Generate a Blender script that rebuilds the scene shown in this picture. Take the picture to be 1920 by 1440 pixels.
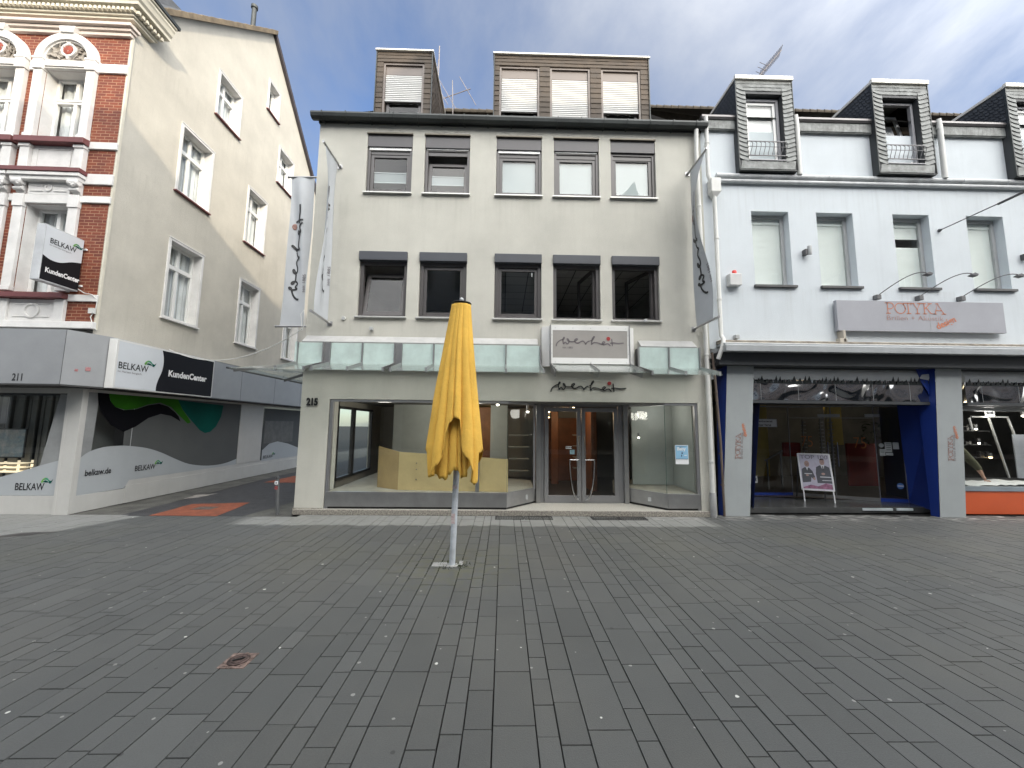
import bpy, math, random
from mathutils import Vector, Matrix, noise
from mathutils.geometry import tessellate_polygon
R = math.radians
random.seed(7)
for o in list(bpy.data.objects): bpy.data.objects.remove(o)
SC = bpy.context.scene
COL = SC.collection

# ---------------------------------------------------------------- camera
CAM_H = 1.7
cam_d = bpy.data.cameras.new('camera'); cam = bpy.data.objects.new('camera', cam_d); COL.objects.link(cam)
cam_d.sensor_fit = 'HORIZONTAL'; cam_d.sensor_width = 36; cam_d.lens = 36*721/1920
cam_d.clip_start = .05; cam_d.clip_end = 2000
def cam_matrix(p, y, r):
    cp, sp, cr, sr, cy, sy = math.cos(p), math.sin(p), math.cos(r), math.sin(r), math.cos(y), math.sin(y)
    M = Matrix(((1,0,0),(0,0,-1),(0,1,0)))
    Ry = Matrix(((cy,sy,0),(-sy,cy,0),(0,0,1)))
    Rp = Matrix(((1,0,0),(0,cp,-sp),(0,sp,cp)))
    Rr = Matrix(((cr,-sr,0),(sr,cr,0),(0,0,1)))
    W = Rr @ Rp @ M @ Ry                       # world -> (right, down, forward)
    return Matrix(((W[0][0],W[0][1],W[0][2]),(-W[1][0],-W[1][1],-W[1][2]),(-W[2][0],-W[2][1],-W[2][2]))).transposed()
cam.matrix_world = Matrix.Translation((0,0,CAM_H)) @ cam_matrix(R(-6.2), R(-1.2), R(.6)).to_4x4()
SC.camera = cam

# ---------------------------------------------------------------- light
SUN_DIR = Vector((-.58, 1, -.40)).normalized()          # the way the light travels
elev = math.asin(-SUN_DIR.z); azim = math.atan2(-SUN_DIR.x, -SUN_DIR.y)
sd = bpy.data.lights.new('sun', 'SUN'); sd.energy = 2.0; sd.angle = R(.53); sd.color = (1, .86, .66)
sun = bpy.data.objects.new('sun', sd); COL.objects.link(sun)
sun.rotation_euler = SUN_DIR.to_track_quat('-Z', 'Y').to_euler(); sun.location = (10, -20, 20)
world = bpy.data.worlds.new('World'); SC.world = world; world.use_nodes = True
SC.view_settings.view_transform = 'Standard'; SC.view_settings.look = 'None'
SC.view_settings.exposure = 0.52; SC.view_settings.gamma = 1
SC.cycles.max_bounces = 8; SC.cycles.transparent_max_bounces = 16; SC.cycles.sample_clamp_indirect = 6

class NT:
    def __init__(s, tree): s.t = tree
    def n(s, typ, ins=None, **kw):
        nd = s.t.nodes.new('ShaderNode'+typ)
        for k, v in kw.items(): setattr(nd, k, v)
        for k, v in (ins or {}).items():
            if isinstance(v, bpy.types.NodeSocket): s.t.links.new(v, nd.inputs[k])
            else: nd.inputs[k].default_value = v
        return nd
    def math(s, op, a, b=0.0, c=0.0, clamp=False):
        return s.n('Math', {0:a, 1:b, 2:c}, operation=op, use_clamp=clamp).outputs[0]
    def mix(s, f, a, b, blend='MIX'):
        m = s.n('Mix', {0:f}, data_type='RGBA', blend_type=blend)
        for i, v in ((6,a),(7,b)):
            if isinstance(v, bpy.types.NodeSocket): s.t.links.new(v, m.inputs[i])
            else: m.inputs[i].default_value = (*v, 1) if len(v) == 3 else v
        return m.outputs[2]
    def ramp(s, f, *pts):
        r = s.n('ValToRGB', {0:f}); e = r.color_ramp.elements
        while len(e) < len(pts): e.new(.5)
        for k, (p, c) in zip(e, pts): k.position = p; k.color = (c,c,c,1) if not hasattr(c, '__len__') else (*c, 1)
        return r.outputs[0]

# world: Nishita sky plus a procedural cloud sheet, thicker and far brighter behind the camera, added to fill the facades
t = NT(world.node_tree); t.t.nodes.clear()
sky = t.n('TexSky', sky_type='NISHITA', sun_disc=False, sun_elevation=elev, sun_rotation=azim, air_density=1.0, dust_density=.6, ozone_density=1.2)
g = t.n('TexCoord').outputs['Generated']
sx = t.n('SeparateXYZ', {0:g})
zz = t.math('ADD', t.math('MAXIMUM', sx.outputs[2], 0.0), .22)
pl = t.n('CombineXYZ', {0:t.math('DIVIDE', sx.outputs[0], zz), 1:t.math('DIVIDE', sx.outputs[1], zz), 2:0.0}).outputs[0]
mp = t.n('Mapping', {0:pl, 1:(4.2,.3,0), 2:(0,0,R(-35)), 3:(1.25,.95,1)}).outputs[0]
n1 = t.n('TexNoise', {'Vector':mp, 'Scale':1.35, 'Detail':10.0, 'Roughness':.58, 'Distortion':.25}).outputs[0]
n2 = t.n('TexNoise', {'Vector':mp, 'Scale':.55, 'Detail':3.0, 'Roughness':.5}).outputs[0]
cl = t.math('ADD', t.math('MULTIPLY', n1, .65), t.math('MULTIPLY', n2, .5))
toward = t.n('VectorMath', {0:g, 1:tuple(Vector((.40,-.72,.76)).normalized())}, operation='DOT_PRODUCT').outputs['Value']
tw = t.math('MULTIPLY_ADD', toward, .5, .5)
cov = t.math('ADD', cl, t.math('MULTIPLY', tw, .26))
cf = t.ramp(cov, (.58, 0.0), (.86, .88))
hor = t.math('SUBTRACT', 1.0, t.math('MULTIPLY', sx.outputs[2], 2.2, clamp=True))
cf = t.math('ADD', cf, t.math('MULTIPLY', hor, .35), clamp=True)
bright = t.math('ADD', 1.0, t.math('MULTIPLY', t.math('POWER', tw, 6.0), 23.0))
ccol = t.mix(t.ramp(n1, (.35,0.0), (.7,1.0)), (.66,.75,.92), (.90,.97,1.08))
ccol = t.mix(t.math('POWER', tw, 2.0), ccol, (1.03,1.0,.94))
cb = t.n('VectorMath', {0:ccol, 1:bright}, operation='MULTIPLY')
t.t.links.new(bright, cb.inputs[1])
SKY_STR, CLOUD = .145, .33
s1 = t.n('Background', {0:t.mix(1.0, sky.outputs[0], (.90,1.0,1.22), 'MULTIPLY'), 1:SKY_STR})
s2 = t.n('Background', {0:cb.outputs[0], 1:CLOUD})
ms = t.n('MixShader', {0:cf, 1:s1.outputs[0], 2:s2.outputs[0]})
t.t.links.new(ms.outputs[0], t.n('OutputWorld').inputs[0])

# ---------------------------------------------------------------- materials
MATS = {}
def mat(name, col, rough=.7, metal=0, var=.12, vs=2.0, bump=0.0, bs=60.0, streak=0.0, col2=None, spec=.5, coat=0.0, emit=None, sills=()):
    if name in MATS: return MATS[name]
    m = bpy.data.materials.new(name); m.use_nodes = True; m.node_tree.nodes.clear(); t = NT(m.node_tree)
    tc = t.n('TexCoord').outputs['Object']
    a = t.n('TexNoise', {'Vector':tc, 'Scale':vs, 'Detail':6.0, 'Roughness':.6}).outputs[0]
    c2 = col2 or tuple(max(0, c*(1-var*2.2)) for c in col)
    c = t.mix(t.ramp(a, (.35, 0.0), (.7, 1.0)), c2, col)
    fine = t.n('TexNoise', {'Vector':tc, 'Scale':bs*.6, 'Detail':3.0}).outputs[0]
    c = t.mix(t.math('MULTIPLY', t.ramp(fine, (.3,1.0), (.6,0.0)), var*1.2), c, tuple(k*.6 for k in col))
    if streak:
        st = t.n('TexNoise', {'Vector':t.n('Mapping', {0:tc, 3:(3.2,3.2,.22)}).outputs[0], 'Scale':1.6, 'Detail':6.0, 'Roughness':.65}).outputs[0]
        c = t.mix(t.math('MULTIPLY', t.ramp(st, (.52,0.0), (.75,1.0)), streak), c, tuple(k*.55 for k in col))
    for zs, ln in sills:                       # rain dirt running down from the sills
        sp_ = t.n('SeparateXYZ', {0:tc}); f_ = t.math('DIVIDE', t.math('SUBTRACT', zs, sp_.outputs[2]), ln)
        run = t.math('MULTIPLY', t.math('MULTIPLY', f_, 30.0, clamp=True), t.math('SUBTRACT', 1.0, f_, clamp=True))
        rn_ = t.n('TexNoise', {'Vector':t.n('Mapping', {0:tc, 3:(7,7,.35)}).outputs[0], 'Scale':1.7, 'Detail':4.0, 'Roughness':.6}).outputs[0]
        c = t.mix(t.math('MULTIPLY', t.math('MULTIPLY', run, t.ramp(rn_, (.50,0.0), (.66,1.0))), .11), c, (.20,.19,.15))
    b = t.n('BsdfPrincipled', {'Base Color':c, 'Metallic':metal, 'Specular IOR Level':spec, 'Coat Weight':coat})
    t.t.links.new(t.math('MULTIPLY_ADD', a, .25*rough, rough*.87, clamp=True), b.inputs['Roughness'])
    if emit: b.inputs['Emission Color'].default_value = (*emit[0],1); b.inputs['Emission Strength'].default_value = emit[1]
    if bump:
        bt = t.n('TexNoise', {'Vector':tc, 'Scale':bs, 'Detail':5.0, 'Roughness':.7}).outputs[0]
        bn = t.n('Bump', {'Height':bt, 'Strength':bump, 'Distance':.01})
        t.t.links.new(bn.outputs[0], b.inputs['Normal'])
    t.t.links.new(b.outputs[0], t.n('OutputMaterial').inputs[0])
    MATS[name] = m; return m
def thin_fresnel(t, ior):
    """Fresnel of a thin pane: the same from both faces"""
    bf = t.n('NewGeometry').outputs['Backfacing']
    return t.n('Fresnel', {0:t.math('MULTIPLY_ADD', bf, 1/ior-ior, ior)}).outputs[0]
def glass(name, tint=(.86,.9,.9), ior=1.75, rough=0.0, wave=0.0):
    if name in MATS: return MATS[name]
    m = bpy.data.materials.new(name); m.use_nodes = True; m.node_tree.nodes.clear(); t = NT(m.node_tree)
    fr = thin_fresnel(t, ior)
    gl = t.n('BsdfGlossy', {0:(1,1,1,1), 1:rough}); tr = t.n('BsdfTransparent', {0:(*tint,1)})
    if wave:
        w = t.n('TexNoise', {'Vector':t.n('TexCoord').outputs['Object'], 'Scale':1.3, 'Detail':1.0}).outputs[0]
        t.t.links.new(t.n('Bump', {'Height':w, 'Strength':wave, 'Distance':.02}).outputs[0], gl.inputs['Normal'])
    t.t.links.new(t.n('MixShader', {0:fr, 1:tr.outputs[0], 2:gl.outputs[0]}).outputs[0], t.n('OutputMaterial').inputs[0])
    MATS[name] = m; return m
def frosted(name, col, alpha=.35):
    m = bpy.data.materials.new(name); m.use_nodes = True; m.node_tree.nodes.clear(); t = NT(m.node_tree)
    tc = t.n('TexCoord').outputs['Object']
    a = t.n('TexNoise', {'Vector':tc, 'Scale':3.5, 'Detail':7.0, 'Roughness':.65}).outputs[0]
    c = t.mix(t.ramp(a, (.35,0.0), (.62,1.0)), tuple(k*.86 for k in col), col)
    d = t.n('BsdfDiffuse', {0:c}); tl = t.n('BsdfTranslucent', {0:c}); g_ = t.n('BsdfGlossy', {0:(1,1,1,1), 1:.12}); tr = t.n('BsdfTransparent', {0:(.95,.97,.95,1)})
    x = t.n('MixShader', {0:.5, 1:d.outputs[0], 2:tl.outputs[0]}); x = t.n('MixShader', {0:alpha, 1:x.outputs[0], 2:tr.outputs[0]})
    x = t.n('MixShader', {0:thin_fresnel(t, 1.5), 1:x.outputs[0], 2:g_.outputs[0]})
    t.t.links.new(x.outputs[0], t.n('OutputMaterial').inputs[0]); MATS[name] = m; return m

plaster   = mat('white_render', (.55,.54,.482), .9, var=.085, vs=.8, bump=1.0, bs=75, streak=.14, sills=((6.45,.9),(3.81,.6),(8.0,.6)))
plasterR  = mat('cool_white_render', (.61,.655,.685), .9, var=.045, vs=.7, bump=.8, bs=70, streak=.12, sills=((4.6,.9),(6.86,1.2)))
plasterL  = mat('old_beige_plaster', (.56,.53,.46), .95, var=.075, vs=1.1, bump=1.0, bs=42, streak=.14, sills=((3.95,1.0),(7.15,1.0),(10.0,1.0)))
stucco    = mat('white_stucco', (.74,.73,.71), .8, var=.08, vs=3, bump=.2, bs=50, streak=.12)
cream     = mat('cream_trim', (.70,.66,.55), .8, var=.08, vs=3, bump=.2, bs=50)
redpaint  = mat('oxblood_paint', (.17,.055,.055), .5, var=.1)
brown     = mat('dark_brown_metal', (.075,.068,.068), .4, var=.1, spec=.6)
brownbox  = mat('brown_shutter_box', (.085,.08,.085), .45, var=.08)
sill_m    = mat('aluminium_sill', (.55,.55,.53), .35, metal=.5, var=.05)
whiteframe= mat('white_window_frame', (.78,.78,.76), .35, var=.03)
greyframe = mat('grey_window_frame', (.42,.43,.43), .4, var=.04)
steel     = mat('brushed_steel', (.40,.40,.40), .38, metal=.85, var=.08, vs=4)
steel_d   = mat('grey_door_metal', (.30,.30,.31), .42, metal=.6, var=.05)
darkmetal = mat('dark_steel', (.12,.12,.125), .45, metal=.6, var=.1)
zinc      = mat('weathered_zinc', (.048,.054,.053), .5, metal=.3, var=.2, streak=.2)
pipe_w    = mat('white_downpipe', (.66,.66,.63), .5, var=.08, streak=.15)
fascia_m  = mat('grey_cladding', (.33,.34,.35), .45, var=.05, metal=.2)
shutter_m = mat('shutter_slats', (.62,.62,.60), .45, var=.04)
tile_b    = mat('brown_roof_tiles', (.075,.063,.048), .85, var=.25, vs=6, bump=.5, bs=30)
slate_b   = mat('brown_fibre_slate', (.085,.064,.046), .75, var=.2, vs=5, bump=.3, bs=30)
slate_g   = mat('grey_slate', (.28,.295,.285), .6, var=.3, vs=6, bump=.35, bs=22)
slate_d   = mat('dark_slate', (.055,.060,.067), .6, var=.3, vs=6, bump=.35, bs=22)
flash_w   = mat('white_flashing', (.78,.76,.70), .5, var=.08)
yellow    = mat('yellow_canvas', (.82,.50,.095), .9, var=.08, vs=3, bump=.9, bs=34, spec=.25)
pole_m    = mat('painted_steel_pole', (.58,.62,.66), .45, metal=.0, var=.15, vs=8)
black     = mat('black_plastic', (.015,.015,.016), .45)
wood      = mat('pale_plywood', (.58,.45,.225), .6, var=.08, vs=2)
woodr     = mat('red_brown_wood', (.24,.085,.03), .5, var=.2, vs=3)
room_w    = mat('room_white', (.55,.55,.52), .9, var=.03)
room_d    = mat('room_dark', (.10,.10,.10), .9, var=.1)
tile_in   = mat('interior_floor', (.36,.34,.29), .6, var=.1, vs=4)
granite   = mat('granite_step', (.40,.37,.32), .6, var=.35, vs=38, bump=.2, bs=90)
terrazzo  = mat('pale_entrance_slab', (.50,.48,.43), .6, var=.2, vs=40)
cloth_g   = mat('grey_banner_cloth', (.46,.48,.50), .75, var=.05, vs=2, bump=.1, bs=200)
ink       = mat('black_lettering', (.018,.018,.020), .55)
ink_grey  = mat('grey_lettering', (.16,.14,.15), .5)
ink_red   = mat('red_dot', (.36,.03,.03), .5)
ink_fade  = mat('faded_red_dot', (.30,.17,.14), .7)
ink_or    = mat('orange_lettering', (.62,.20,.09), .5)
ink_white = mat('white_lettering', (.85,.85,.85), .5)
orange_p  = mat('orange_panel', (.55,.09,.022), .45, var=.05)
blue_p    = mat('blue_panel', (.018,.048,.27), .42, var=.05)
grey_pil  = mat('grey_pillar_panel', (.33,.355,.36), .45, var=.04, streak=.08)
signgrey  = mat('lilac_grey_sign', (.345,.35,.38), .5, var=.04)
signtaupe = mat('taupe_sign_face', (.31,.295,.275), .45, var=.06)
sign_wm   = mat('white_metal_sign', (.72,.72,.70), .4, var=.05)
sign_blk  = mat('black_sign_face', (.012,.012,.015), .55, spec=.15)
sign_wht  = mat('white_sign_face', (.62,.65,.68), .4, var=.03)
decal_w   = mat('white_window_film', (.40,.425,.44), .5, var=.03)
decal_g   = mat('grey_window_film', (.105,.11,.11), .8, spec=.2, var=.05)
decal_k   = mat('black_window_film', (.005,.005,.007), .8, spec=.08)
green1    = mat('green_film', (.035,.17,.010), .8, spec=.1)
green2    = mat('teal_film', (.004,.095,.075), .8, spec=.1)
green3    = mat('light_green_print', (.16,.42,.08), .5)
paper     = mat('paper', (.72,.73,.74), .7, var=.02)
posterb   = mat('pale_blue_print', (.25,.47,.66), .6, var=.04)
pane      = glass('window_glass', (.95,.97,.96), 1.5, wave=.12)
pane_sh   = glass('shop_glass', (.90,.93,.91), 1.55)
pane_dk   = glass('dark_shop_glass', (.80,.82,.80), 1.5)
frost     = frosted('frosted_green_glass', (.80,.90,.875), .14)
awn_glass = frosted('pale_awning_glass', (.74,.84,.82), .90)
blind     = mat('blind_slats', (.80,.84,.82), .6, var=.03)
curtain   = mat('net_curtain', (.72,.74,.76), .9, var=.1)
rust      = mat('rusty_iron', (.13,.09,.08), .7, metal=.3, var=.4, vs=25, bump=.3)
iron      = mat('cast_iron', (.03,.03,.032), .6, metal=.4, var=.2)
moss      = mat('moss', (.05,.065,.02), .95, var=.3, vs=20)
lampglow  = mat('lit_spot', (.9,.9,.8), .5, emit=((1,.93,.8), 14.0))
warmglow  = mat('lit_warm_spot', (.9,.8,.6), .5, emit=((1,.72,.36), 8.0))
mirror_m  = None

def special():
    global brick, mirror_m, paving_m, asphalt, redasph, ceil_m, sidewalk, basem
    m = bpy.data.materials.new('red_brick'); m.use_nodes = True; m.node_tree.nodes.clear(); t = NT(m.node_tree)
    ob = t.n('TexCoord').outputs['Object']; s = t.n('SeparateXYZ', {0:ob})
    v = t.n('CombineXYZ', {0:t.math('ADD', s.outputs[0], s.outputs[1]), 1:s.outputs[2], 2:0.0}).outputs[0]
    br = t.n('TexBrick', {'Vector':v, 'Color1':(.215,.050,.021,1), 'Color2':(.125,.027,.016,1), 'Mortar':(.36,.20,.12,1), 'Scale':1.0, 'Mortar Size':.0065, 'Mortar Smooth':.2, 'Bias':-.1, 'Brick Width':.175, 'Row Height':.064})
    nz = t.n('TexNoise', {'Vector':ob, 'Scale':5.0, 'Detail':5.0}).outputs[0]
    c = t.mix(t.ramp(nz, (.4,0.0), (.75,.55)), br.outputs[0], (.12,.03,.02))
    b = t.n('BsdfPrincipled', {'Base Color':c, 'Roughness':.75})
    t.t.links.new(t.n('Bump', {'Height':t.math('SUBTRACT', 1.0, br.outputs[1]), 'Strength':.8, 'Distance':.008}).outputs[0], b.inputs['Normal'])
    t.t.links.new(b.outputs[0], t.n('OutputMaterial').inputs[0]); brick = m
    # polished, slightly buckled metal
    m = bpy.data.materials.new('buckled_mirror_steel'); m.use_nodes = True; m.node_tree.nodes.clear(); t = NT(m.node_tree)
    ob = t.n('TexCoord').outputs['Object']
    w = t.n('TexNoise', {'Vector':t.n('Mapping', {0:ob, 3:(1.3,1,1.3)}).outputs[0], 'Scale':1.15, 'Detail':.6, 'Distortion':1.2}).outputs[0]
    b = t.n('BsdfPrincipled', {'Base Color':(.42,.43,.43,1), 'Metallic':1.0, 'Roughness':.10})
    t.t.links.new(t.n('Bump', {'Height':w, 'Strength':1.0, 'Distance':.12}).outputs[0], b.inputs['Normal'])
    t.t.links.new(b.outputs[0], t.n('OutputMaterial').inputs[0]); mirror_m = m
    # paving slabs: slab tone comes from a per-slab attribute; dry strips under the canopies, gum spots
    m = bpy.data.materials.new('grey_concrete_slabs'); m.use_nodes = True; m.node_tree.nodes.clear(); t = NT(m.node_tree)
    ob = t.n('TexCoord').outputs['Object']; at = t.n('Attribute', attribute_name='tone').outputs['Fac']; s = t.n('SeparateXYZ', {0:ob})
    big = t.n('TexNoise', {'Vector':ob, 'Scale':.55, 'Detail':5.0, 'Roughness':.6}).outputs[0]
    fine = t.n('TexNoise', {'Vector':ob, 'Scale':140.0, 'Detail':3.0}).outputs[0]
    c = t.mix(t.math('MULTIPLY', at, 1.0, clamp=True), (.049,.0515,.0505), (.074,.077,.075))
    c = t.mix(t.ramp(big, (.45,0.0), (.75,.45)), c, (.094,.091,.079))
    c = t.mix(t.math('MULTIPLY', t.ramp(fine, (.3,0.0), (.7,1.0)), .5), c, t.mix(1.0, c, (1.5,1.5,1.5), 'MULTIPLY'))
    wob = t.math('MULTIPLY', t.math('SUBTRACT', t.n('TexNoise', {'Vector':ob, 'Scale':3.5, 'Detail':5.0}).outputs[0], .5), .35)
    x, y = s.outputs[0], t.math('ADD', s.outputs[1], wob)
    def inside(v, a, b_, e): return t.math('MULTIPLY', t.math('DIVIDE', t.math('SUBTRACT', v, a), e, clamp=True), t.math('DIVIDE', t.math('SUBTRACT', b_, v), e, clamp=True))
    dry = t.math('MULTIPLY', inside(x, -4.7, 3.9, .25), t.math('DIVIDE', t.math('SUBTRACT', y, 6.75), .07, clamp=True))
    lft = t.math('MULTIPLY', t.math('LESS_THAN', x, -6.75), t.math('DIVIDE', t.math('SUBTRACT', t.math('ADD', y, t.math('MULTIPLY', x, -.0)), 6.0), .08, clamp=True))
    lft = t.math('MULTIPLY', t.math('DIVIDE', t.math('SUBTRACT', -6.72, t.math('SUBTRACT', x, t.math('MULTIPLY', t.math('SUBTRACT', s.outputs[1], 6.7), .35))), .12, clamp=True), t.math('DIVIDE', t.math('SUBTRACT', y, 6.0), .1, clamp=True))
    c = t.mix(t.math('MULTIPLY', t.math('MAXIMUM', dry, lft), .85), c, (.205,.208,.198))
    wh = t.n('TexNoise', {'Vector':t.n('Mapping', {0:ob, 3:(2.5,9,1)}).outputs[0], 'Scale':1.6, 'Detail':6.0}).outputs[0]
    lime = t.math('MULTIPLY', t.math('MULTIPLY', inside(x, 2.6, 13.0, .4), t.math('DIVIDE', t.math('SUBTRACT', s.outputs[1], 7.15), .3, clamp=True)), t.ramp(wh, (.5,0.0), (.66,1.0)))
    c = t.mix(t.math('MULTIPLY', lime, .75), c, (.40,.39,.37))
    vo = t.n('TexVoronoi', {'Vector':t.n('VectorMath', {0:ob, 1:t.n('VectorMath', {0:t.n('TexNoise', {'Vector':ob, 'Scale':30.0}).outputs['Color'], 1:(.014,.014,0)}, operation='MULTIPLY').outputs[0]}, operation='ADD').outputs[0], 'Scale':2.6, 'Randomness':1.0}, voronoi_dimensions='2D')
    sc_ = t.n('SeparateColor', {0:vo.outputs['Color']})
    rad = t.math('MULTIPLY_ADD', sc_.outputs[1], .026, .012)
    spot = t.math('MULTIPLY', t.math('LESS_THAN', vo.outputs['Distance'], rad), t.math('GREATER_THAN', sc_.outputs[0], .35))
    gum = t.mix(t.math('GREATER_THAN', sc_.outputs[2], .22), (.035,.035,.035), (.27,.27,.255))
    gum = t.mix(t.math('GREATER_THAN', sc_.outputs[2], .85), gum, (.62,.62,.58))
    c = t.mix(t.math('MULTIPLY', spot, .85), c, gum)
    mz = t.n('TexNoise', {'Vector':ob, 'Scale':9.0, 'Detail':5.0}).outputs[0]
    dd = t.n('VectorMath', {0:ob, 1:(-.60,4.92,0)}, operation='DISTANCE').outputs['Value']
    c = t.mix(t.math('MULTIPLY', t.math('SUBTRACT', 1.0, t.math('DIVIDE', dd, 1.0, clamp=True)), t.ramp(mz, (.42,0.0), (.62,.75))), c, (.085,.085,.045))
    ds = t.n('TexNoise', {'Vector':ob, 'Scale':1.7, 'Detail':7.0, 'Roughness':.68}).outputs[0]
    c = t.mix(t.math('MULTIPLY', t.ramp(ds, (.50,0.0), (.70,1.0)), .20), c, (.045,.044,.040))
    mossy = t.math('MULTIPLY', inside(s.outputs[1], 4.4, 7.1, 1.0), t.ramp(t.n('TexNoise', {'Vector':ob, 'Scale':.7, 'Detail':4.0}).outputs[0], (.45,0.0), (.7,1.0)))
    c = t.mix(t.math('MULTIPLY', mossy, .45), c, (.088,.088,.066))
    b = t.n('BsdfPrincipled', {'Base Color':c, 'Roughness':.62, 'Specular IOR Level':.45})
    t.t.links.new(t.n('Bump', {'Height':fine, 'Strength':.35, 'Distance':.004}).outputs[0], b.inputs['Normal'])
    t.t.links.new(b.outputs[0], t.n('OutputMaterial').inputs[0]); paving_m = m
    asphalt = mat('dark_asphalt', (.050,.050,.053), .85, var=.25, vs=5, bump=.9, bs=130)
    sidewalk = mat('worn_asphalt_walk', (.12,.118,.105), .9, var=.3, vs=2.5, bump=.7, bs=110)
    redasph = mat('red_asphalt', (.25,.07,.032), .9, var=.2, vs=6, bump=.8, bs=120)
    basem = mat('joint_sand', (.018,.018,.016), .95, var=.3, vs=6)
    m = bpy.data.materials.new('ceiling_tiles'); m.use_nodes = True; m.node_tree.nodes.clear(); t = NT(m.node_tree)
    br = t.n('TexBrick', {'Vector':t.n('TexCoord').outputs['Object'], 'Color1':(.50,.50,.48,1), 'Color2':(.45,.45,.44,1), 'Mortar':(.06,.06,.06,1), 'Scale':1.0, 'Mortar Size':.012, 'Brick Width':.56, 'Row Height':.56}, offset=0.0)
    b = t.n('BsdfPrincipled', {'Base Color':br.outputs[0], 'Roughness':.9}); t.t.links.new(b.outputs[0], t.n('OutputMaterial').inputs[0]); ceil_m = m
special()

# ---------------------------------------------------------------- mesh helpers
class MB:
    def __init__(s): s.v = []; s.f = []
    def add(s, vs, fs):
        k = len(s.v); s.v += [tuple(p) for p in vs]; s.f += [tuple(i+k for i in f) for f in fs]; return s
    def poly(s, *pts): return s.add(pts, [tuple(range(len(pts)))])
    def box(s, x0, x1, y0, y1, z0, z1):
        return s.add([(x0,y0,z0),(x1,y0,z0),(x1,y1,z0),(x0,y1,z0),(x0,y0,z1),(x1,y0,z1),(x1,y1,z1),(x0,y1,z1)],
                     [(0,3,2,1),(4,5,6,7),(0,1,5,4),(1,2,6,5),(2,3,7,6),(3,0,4,7)])
    def prism(s, pts, ext):
        n = len(pts); e = Vector(ext); q = [Vector(p) for p in pts]
        return s.add(q+[p+e for p in q], [tuple(range(n-1,-1,-1)), tuple(range(n,2*n))]+[(i,(i+1)%n,(i+1)%n+n,i+n) for i in range(n)])
    def bar(s, a, b, w, h=None, up=(0,0,1)):
        a, b = Vector(a), Vector(b); d = (b-a).normalized(); u = Vector(up)
        if abs(d.dot(u)) > .98: u = Vector((0,1,0))
        r = d.cross(u).normalized()*w/2; u = r.cross(d).normalized()*(h or w)/2
        return s.add([a-r-u,a+r-u,a+r+u,a-r+u,b-r-u,b+r-u,b+r+u,b-r+u], [(0,3,2,1),(4,5,6,7),(0,1,5,4),(1,2,6,5),(2,3,7,6),(3,0,4,7)])
    def tube(s, path, r, n=10, rs=None):
        P = [Vector(p) for p in path]; k = len(s.v); ref = None
        for i, p in enumerate(P):
            d = ((P[min(i+1,len(P)-1)]-P[max(i-1,0)])).normalized()
            if ref is None: ref = Vector((0,0,1)) if abs(d.z) < .9 else Vector((1,0,0))
            a = d.cross(ref).normalized(); b = a.cross(d).normalized(); ref = b
            rr = rs[i] if rs else r
            for j in range(n):
                th = 2*math.pi*j/n; s.v.append(tuple(p+a*math.cos(th)*rr+b*math.sin(th)*rr))
        for i in range(len(P)-1):
            for j in range(n): s.f.append((k+i*n+j, k+i*n+(j+1)%n, k+(i+1)*n+(j+1)%n, k+(i+1)*n+j))
        s.f.append(tuple(k+j for j in range(n))[::-1]); s.f.append(tuple(k+(len(P)-1)*n+j for j in range(n)))
        return s
    def lathe(s, prof, c, n=24, axis='Z'):
        k = len(s.v)
        for r, h in prof:
            for j in range(n):
                th = 2*math.pi*j/n; a, b = r*math.cos(th), r*math.sin(th)
                p = {'Z':(a,b,h),'Y':(a,h,b),'X':(h,a,b)}[axis]; s.v.append((p[0]+c[0],p[1]+c[1],p[2]+c[2]))
        for i in range(len(prof)-1):
            for j in range(n): s.f.append((k+i*n+j, k+i*n+(j+1)%n, k+(i+1)*n+(j+1)%n, k+(i+1)*n+j))
        s.f.append(tuple(k+j for j in range(n))[::-1]); s.f.append(tuple(k+(len(prof)-1)*n+j for j in range(n)))
        return s
    def wall(s, outer, holes, fn, depth):
        """flat wall with openings; fn(u, v, w) gives the point, w is the depth inwards; openings get reveals"""
        loops = [outer]+holes; flat = [p for l in loops for p in l]
        tris = tessellate_polygon([[Vector((u,v,0)) for u,v in l] for l in loops])
        s.add([fn(u,v,0) for u,v in flat], tris)
        for l in holes:
            n = len(l)
            for i in range(n):
                a, b = l[i], l[(i+1)%n]; s.poly(fn(*a,0), fn(*b,0), fn(*b,depth), fn(*a,depth))
        return s
    def mesh(s, name, org=(0,0,0)):
        me = bpy.data.meshes.new(name); o = org
        me.from_pydata([(p[0]-o[0],p[1]-o[1],p[2]-o[2]) for p in s.v], [], s.f); me.update(); return me
def rect(a, b, c, d): return [(a,c),(b,c),(b,d),(a,d)]
def FX(y0): return lambda u, v, w: (u, y0+w, v)           # a wall facing the street (-Y)
def SX(x0, sgn=1): return lambda u, v, w: (x0-sgn*w, u, v)  # a wall facing +X

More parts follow.
